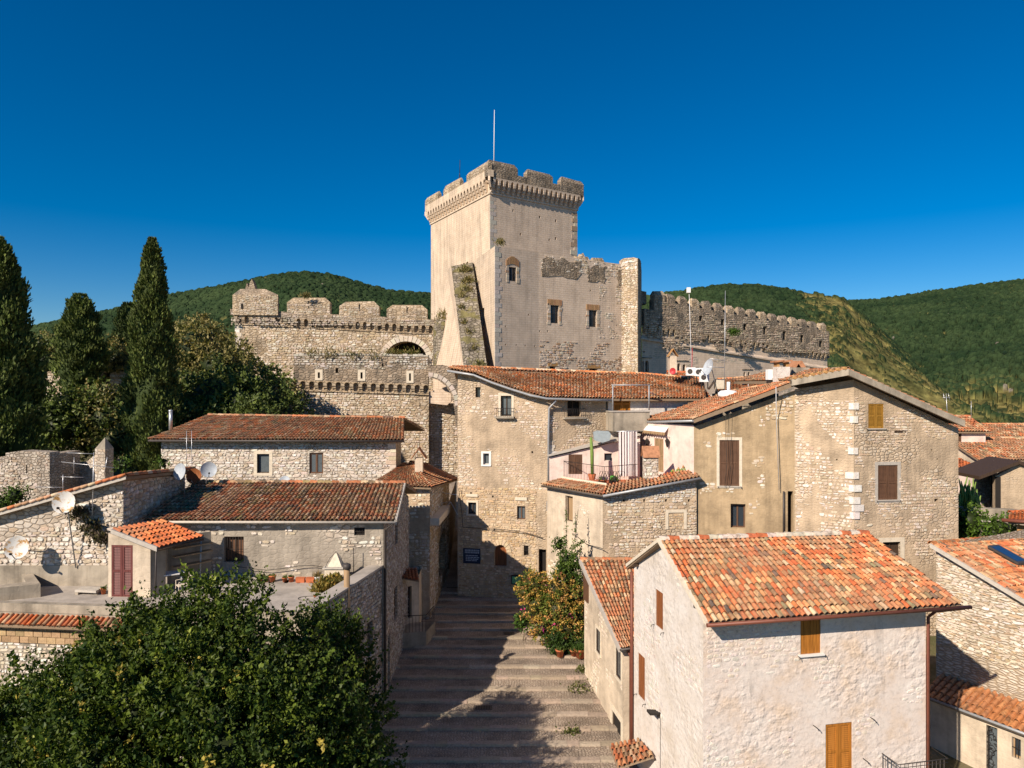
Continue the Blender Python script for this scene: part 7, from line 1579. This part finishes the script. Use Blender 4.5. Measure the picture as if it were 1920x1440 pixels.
for dx in (-.2, .12): mb = MB(); b = at(1495, 689, 43.4) + Vector((dx, 0, 0)); mb.prism([b + Vector((-.3, -.3, 0)), b + Vector((.3, -.3, 0)), b + Vector((.05, -.3, .4)), b + Vector((-.05, -.3, .4))], (0, .6, 0)); mb.build('cap_tile', 'old_tile', t)
t = thing('tall_chimney', 'slim tan chimney with pointed tile cap on the curved roof', 'chimney', at(1261, 700, 51.6)); mb = MB(); mb.cb(at(1261, 702, 51.6), .5, .5, zat(668, 51.6) - zat(702, 51.6)); mb.build('stack', 'plaster_cream', t)
for sgn in (-1, 1): mb = MB(); p = at(1261, 655, 51.6); e = at(1261, 669, 51.6); mb.prism([p + Vector((0, -.35, 0)), p + Vector((0, .35, 0)), e + Vector((sgn * .36, .35, 0)), e + Vector((sgn * .36, -.35, 0))], (0, 0, .05)); mb.build('cap_tile', 'tuff', t)
t = thing('red_dish', 'round red dish at the foot of the slim tan chimney', 'satellite dish', at(1262, 697, 51)); mb = MB(); mb.lathe(at(1262, 696, 51), [(.01, 0), (.12, .02), (.24, .08)], 16, axis=(-.7, -1, .1)); mb.build('reflector', 'red_plastic', t, uv=False)
t = thing('ac_box', 'white unit on a stand beside the square white chimney', 'air conditioner', at(1447, 716, 42.5)); a = at(1441, 712, 42.5); mb = MB(); mb.box(a, (.36, 0, 0), (0, .5, 0), (0, 0, .62)); mb.build('case', 'white_paint', t); mb = MB(); mb.box(a + Vector((.03, .05, -.3)), (.3, 0, 0), (0, .4, 0), (0, 0, .3)); mb.build('stand', 'iron', t)
# terrace of the left building: pots, pallet shelf, hood, bucket, chair, table
def pot(label, p, r, h, mat='terracotta', plant=None, seed=1, n=60, L=.16, name='flower_pot'):
    t = thing(name, label, 'flower pot', p, 'pots'); mb = MB(); mb.lathe(p, [(.01, 0), (r * .72, 0), (r, h * .82), (r * 1.1, h * .82), (r * 1.1, h), (r * .9, h), (r * .85, h * .75), (.01, h * .7)], 14); mb.build('pot', mat, t, uv=False)
    if plant:
        rng = np.random.default_rng(seed); P = np.array(p) + np.array([0, 0, h * .8]) + rng.normal(0, 1, (n, 3)) * np.array([r * .5, r * .5, .02]); leafmesh('plant', P, rng.normal(0, .5, (n, 3)) + np.array([0, 0, 1]), rng.uniform(.5, 1, n) * L, .05, pick(rng, plant, n), 'leaves', t, rng)
    return t
GR = [(.07, .11, .02), (.10, .13, .03)]
zsh = zat(1092, 32.2)
pp_ = thing('pallet_shelf', 'low grey pallet shelf against the terrace house wall', 'shelf', at(540, 1094, 32.2))
for k in range(4): mb = MB(); mb.box(Vector((at(483, 0, 32.2).x, 31.95 + k * .16, zsh - .03)), (at(590, 0, 32.2).x - at(483, 0, 32.2).x, 0, 0), (0, .14, 0), (0, 0, .04)); mb.build('plank', 'cement', pp_)
for x in (486, 508, 538, 562, 586): mb = MB(); mb.box(Vector((at(x, 0, 32.2).x - .08, 31.98, ZF)), (.16, 0, 0), (0, .55, 0), (0, 0, zsh - .035 - ZF)); mb.build('block', 'wood_tan', pp_)
for i, (x, r, h, lb) in enumerate(((488, .13, .30, 'first terracotta pot from the left on the pallet shelf'), (499, .13, .22, 'squat second pot on the pallet shelf'), (511, .15, .32, 'tall third pot on the pallet shelf'), (534, .12, .22, 'fourth small pot on the pallet shelf'), (546, .13, .26, 'pot with green foot near the middle of the pallet shelf'))):
    pot(lb, Vector((at(x, 0, 32.2).x, 32.2, zsh + .01)), r, h, plant=GR, seed=i + 1)
for i, (x0, x1) in enumerate(((555, 571), (574, 589))):
    t = thing('planter_box', ['long terracotta planter box on the pallet shelf, left one', 'long terracotta planter box on the pallet shelf, right one'][i], 'planter', Vector((at(x0, 0, 32.2).x, 32.2, zsh))); a = Vector((at(x0, 0, 32.1).x, 32.05, zsh + .012)); mb = MB(); wd_ = at(x1, 0, 32.1).x - a.x; mb.box(a, (wd_, 0, 0), (0, .2, 0), (0, 0, .2)); mb.box(a + Vector((-.015, -.015, .2)), (wd_ + .03, 0, 0), (0, .23, 0), (0, 0, .03)); mb.build('box', 'terracotta', t)
pot('white bucket pot with dry twigs beside the pallet shelf', Vector((at(596, 0, 31.8).x, 31.8, ZF)), .14, .36, 'white_paint', [(.25, .18, .08), (.2, .15, .08)], 9, 70, .4); pot('small red pot at the parapet foot', Vector((at(594, 0, 29.6).x, 29.6, ZF + .01)), .13, .16, 'terracotta', GR, 10); pot('terracotta pot beside the stone bench', Vector((at(194, 0, 30.3).x, 30.3, ZF + .01)), .11, .26, 'terracotta', GR, 11)
ov = thing('garden_oven', 'white box oven with pyramid hood and cables on the terrace', 'oven', at(628, 1088, 31.9)); c = Vector((at(630, 0, 31.9).x, 31.9, ZF)); mb = MB(); mb.cb(c, .85, .7, .75); mb.build('body', 'cream_trim', ov); mb = MB(); mb.cb(c + Vector((0, 0, .755)), 1.0, .85, .06); mb.build('top_slab', 'cement', ov)
mb = MB(); b = c + Vector((0, 0, .82))
for i in range(4):
    k = [(-.32, -.28), (.32, -.28), (.32, .28), (-.32, .28)]; mb.face([b + Vector((*k[i], 0)), b + Vector((*k[(i + 1) % 4], 0)), b + Vector((k[(i + 1) % 4][0] * .12, k[(i + 1) % 4][1] * .12, .55)), b + Vector((k[i][0] * .12, k[i][1] * .12, .55))])
mb.build('hood', 'cream_trim', ov)
MB().tube([c + Vector((-.4, -.36, .8)), c + Vector((-.25, -.2, 1.15)), c + Vector((0, 0, 1.45)), c + Vector((.25, -.1, 1.2)), c + Vector((.42, -.3, .85))], .014, 5).build('cable', 'cable', ov, uv=False)
hz_ = thing('hose', 'black hose slung along the terrace house wall', 'hose', at(520, 1070, 32.8)); MB().tube([at(x, y, 32.85) for x, y in ((445, 1062), (470, 1066), (500, 1069), (530, 1066), (560, 1061), (585, 1060), (610, 1064))], .016, 5).build('tube', 'cable', hz_, uv=False)
h2_ = thing('hose_loop', 'thin black hose loop lying on the terrace floor', 'hose', at(575, 1115, 29.8)); cpt = at(578, 1113, 29.7); MB().tube([Vector((cpt.x + .42 * math.cos(t) , cpt.y + .3 * math.sin(t), ZF + .012)) for t in np.linspace(.3, 6.2, 16)], .012, 5).build('tube', 'cable', h2_, uv=False)
pf = thing('chimney_flue', 'tall cream flue pipe rising from the parapet of the terrace', 'flue', at(650, 1230, 29.6)); MB().tube([Vector((at(651, 0, 29.55).x, 29.5, 3.0)), Vector((at(651, 0, 29.55).x, 29.5, zat(1066, 29.5)))], .125, 12).build('pipe', 'wood_tan', pf, uv=False); mb = MB(); mb.lathe(Vector((at(651, 0, 29.55).x, 29.5, zat(1068, 29.5))), [(.10, 0), (.17, .04), (.17, .2), (.12, .24), (.02, .28)], 12); mb.build('cowl', 'gutter_dark', pf, uv=False)
rd = thing('iron_rod', 'upright rusty iron rod on the terrace house wall', 'rod', at(663, 1075, 32.7)); MB().tube([at(663, 1076, 32.6), at(663, 1027, 32.6)], .018, 5).build('rod', 'iron', rd, uv=False)
tbw = thing('terrace_table', 'plain white topped table under the shed roof', 'table', at(315, 1100, 30.6)); c = Vector((at(318, 0, 30.8).x, 30.8, ZF)); mb = MB(); mb.cb(c + Vector((0, 0, .74)), 1.15, .7, .04, .5); mb.build('top', 'white_trim', tbw)
for dx, dy in ((-.45, -.25), (.45, -.25), (.45, .25), (-.45, .25)):
    v = Vector((dx, dy, 0)); v.rotate(Matrix.Rotation(.5, 3, 'Z')); MB().tube([c + v, c + v + Vector((0, 0, .74))], .025, 6).build('leg', 'gutter_grey', tbw, uv=False)
cha = thing('garden_chair', 'cream tubular garden chair beside the shed table', 'chair', at(345, 1100, 30.2)); c = Vector((at(344, 0, 30.1).x, 30.1, ZF)); Mz = Matrix.Rotation(-.9, 3, 'Z')
def cv(x, y, z): v = Vector((x, y, z)); v.rotate(Mz); return c + v
mb = MB(); mb.box(cv(-.24, -.24, .43), Mz @ Vector((.48, 0, 0)), Mz @ Vector((0, .46, 0)), (0, 0, .03)); mb.build('seat', 'cream_trim', cha)
for sx_ in (-.25, .25):
    MB().tube([cv(sx_, -.25, 0), cv(sx_, -.24, .64), cv(sx_, .2, .66)], .017, 6).build('front_leg', 'cream_trim', cha, uv=False); MB().tube([cv(sx_, .3, 0), cv(sx_, .22, .45), cv(sx_, .3, .92)], .017, 6).build('rear_leg', 'cream_trim', cha, uv=False)
for i in range(5): MB().tube([cv(-.25, .24 + i * .017, .55 + i * .085), cv(.25, .24 + i * .017, .55 + i * .085)], .013, 6).build('back_slat', 'cream_trim', cha, uv=False)
# roof terrace of the rubble house
for i, (x, y, Y, lb, m) in enumerate(((1130, 890, 42.5, 'second terracotta pot right of the tall cactus', 'terracotta'), (1153, 892, 42.3, 'dark pot amid the terrace plants', 'iron'), (1200, 894, 42.0, 'small pot left of the squat stone chimney', 'terracotta'), (1242, 884, 42.2, 'black pot right of the squat stone chimney', 'iron'))):
    pot(lb, Vector((at(x, 0, Y).x, Y, fz)), .22 if i < 2 else .15, .32 if i < 2 else .26, m, GR + [(.16, .10, .18)], 30 + i, 80, .4)
fo = thing('folded_chairs', 'stack of scrolled dark iron chairs on the roof terrace', 'chairs', at(1145, 890, 43)); rr = random.Random(3)
for i in range(9):
    x = 1122 + i * 5; p = Vector((at(x, 0, 43).x, 43 + rr.uniform(-.2, .2), fz)); MB().tube([p, p + Vector((.02, 0, .5)), p + Vector((.12, 0, .78)), p + Vector((.26, 0, .74)), p + Vector((.30, 0, .45)), p + Vector((.22, 0, .4))], .016, 5).build('frame', 'iron', fo, uv=False)
gc = thing('green_can', 'bright green watering can on the roof terrace', 'watering can', at(1149, 885, 42.6)); p = Vector((at(1149, 0, 42.6).x, 42.6, fz + .3)); mb = MB(); mb.lathe(p, [(.01, 0), (.14, 0), (.15, .22), (.08, .26)], 10); mb.build('body', 'green_plastic', gc, uv=False); MB().tube([p + Vector((.12, 0, .05)), p + Vector((.32, 0, .26))], .02, 6).build('spout', 'green_plastic', gc, uv=False); mb = MB(); mb.cb(p + Vector((0, 0, -.3)), .4, .3, .3); mb.build('stand', 'iron', gc)
for i, (x, lb) in enumerate(((1262, 'wide terracotta bowl with small cactus on the tile edge, left one'), (1272, 'round cactus pot on the tile edge, middle one'), (1281, 'cactus pot with upright pad nearest the pink wall corner'))):
    Y = 41.9; p = Vector((at(x, 0, Y).x, Y, zT2 + .12 - (1290 - x) * .006)); t = thing('cactus_pot', lb, 'flower pot', p, 'pots'); mb = MB(); mb.lathe(p, [(.01, 0), (.1, 0), (.16, .14), (.12, .13)], 10); mb.build('pot', 'terracotta', t, uv=False)
    for k in range(3): mb = MB(); mb.lathe(p + Vector((-.08 + .08 * k, 0, .12 + .05 * (k == 1) * (i + 1))), [(.01, 0), (.06, .05), (.065, .12), (.01, .2)], 8); mb.build('pad', 'tuff' if k % 2 else 'cactus', t, uv=False)
# pots by the stairs
pot('terracotta pot at the foot of the flowering shrub', Vector((at(1050, 0, 37.3).x, 37.3, street_z(37.3) + .06)), .22, .38, 'terracotta', GR, 41, 60, .3); pot('big terracotta pot with leafy plant by the cream wall', Vector((at(1088, 0, 37.2).x, 37.2, street_z(37.2) + .06)), .30, .46, 'terracotta', [(.04, .08, .015), (.06, .10, .02)], 42, 260, .42); pot('round terracotta pot beside the big one', Vector((at(1076, 0, 37.4).x, 37.4, street_z(37.4) + .06)), .2, .3, 'terracotta', GR, 43, 60, .25)
# cables on the tall house
for i, (pts, lb) in enumerate((([(860, 915), (866, 960), (868, 988), (900, 990), (950, 993), (985, 998), (1018, 1008)], 'dark cable sagging across the tall house front'), ([(1026, 1008), (1050, 998), (1075, 1000), (1100, 1020), (1130, 1028)], 'thin cable looping over the cream wall'))):
    t = thing('wall_cable', lb, 'cable', at(*pts[0], 45.5)); MB().tube([at(x, y, (45.85 - (x - 858) / 168 * .95 if i == 0 else 44.6 - (x - 1026) / 104 * 4.4)) + Vector((0, -.1, 0)) for x, y in pts], .022, 5).build('cable', 'cable', t, uv=False)
for i, pts in enumerate(([(822, 919), (835, 925), (858, 928)], [(815, 950), (825, 943), (845, 941), (858, 965)], [(812, 952), (830, 955), (845, 942)])):
    t = thing('street_cable', ['pale cable crossing the alley, upper one', 'pale cable crossing the alley, lower one', 'slack pale cable loop over the alley'][i], 'cable', at(*pts[0], 46)); MB().tube([at(x, y, 47.5 - (x - 810) / 48 * 1.5) for x, y in pts], .022, 5).build('cable', 'cable_pale', t, uv=False)
pc_ = thing('chimney_pot', 'small square cream chimney pot between the garden bushes', 'chimney', at(1841, 1003, 42)); mb = MB(); mb.cb(at(1841, 1006, 42), .42, .42, .62); mb.build('shaft', 'plaster_cream', pc_); mb = MB(); mb.cb(at(1841, 986, 42), .55, .55, .07); mb.build('collar', 'cement', pc_)
for dx, dy in ((-.18, -.18), (.18, -.18), (.18, .18), (-.18, .18)): mb = MB(); mb.cb(at(1841, 984, 42) + Vector((dx, dy, 0)), .09, .09, .22); mb.build('pillar', 'cement', pc_)
mb = MB(); mb.cb(at(1841, 977, 42), .62, .62, .06); mb.build('cap', 'cement', pc_)

for i, (x, Y, lb) in enumerate(((905, 32.2, 'dark iron drain grate in the middle of the shaded steps'), (955, 40.6, 'small dark drain cover near the top of the steps'))):
    k = math.floor((Y - 28.4) / TREAD); y0 = 28.4 + k * TREAD + .45; z = street_z(28.4 + k * TREAD) + .045
    t = thing('drain_grate', lb, 'drain', (at(x, 0, Y).x, y0, z)); mb = MB(); mb.cb((at(x, 0, Y).x, y0 + .2, z - .02), .85 - .3 * i, .42, .035); mb.build('frame', 'gutter_dark', t)
    for q in range(6): mb = MB(); mb.cb((at(x, 0, Y).x - .3 + q * .12 * (1 - .3 * i), y0 + .2, z + .015), .05, .34, .012); mb.build('bar', 'iron', t)
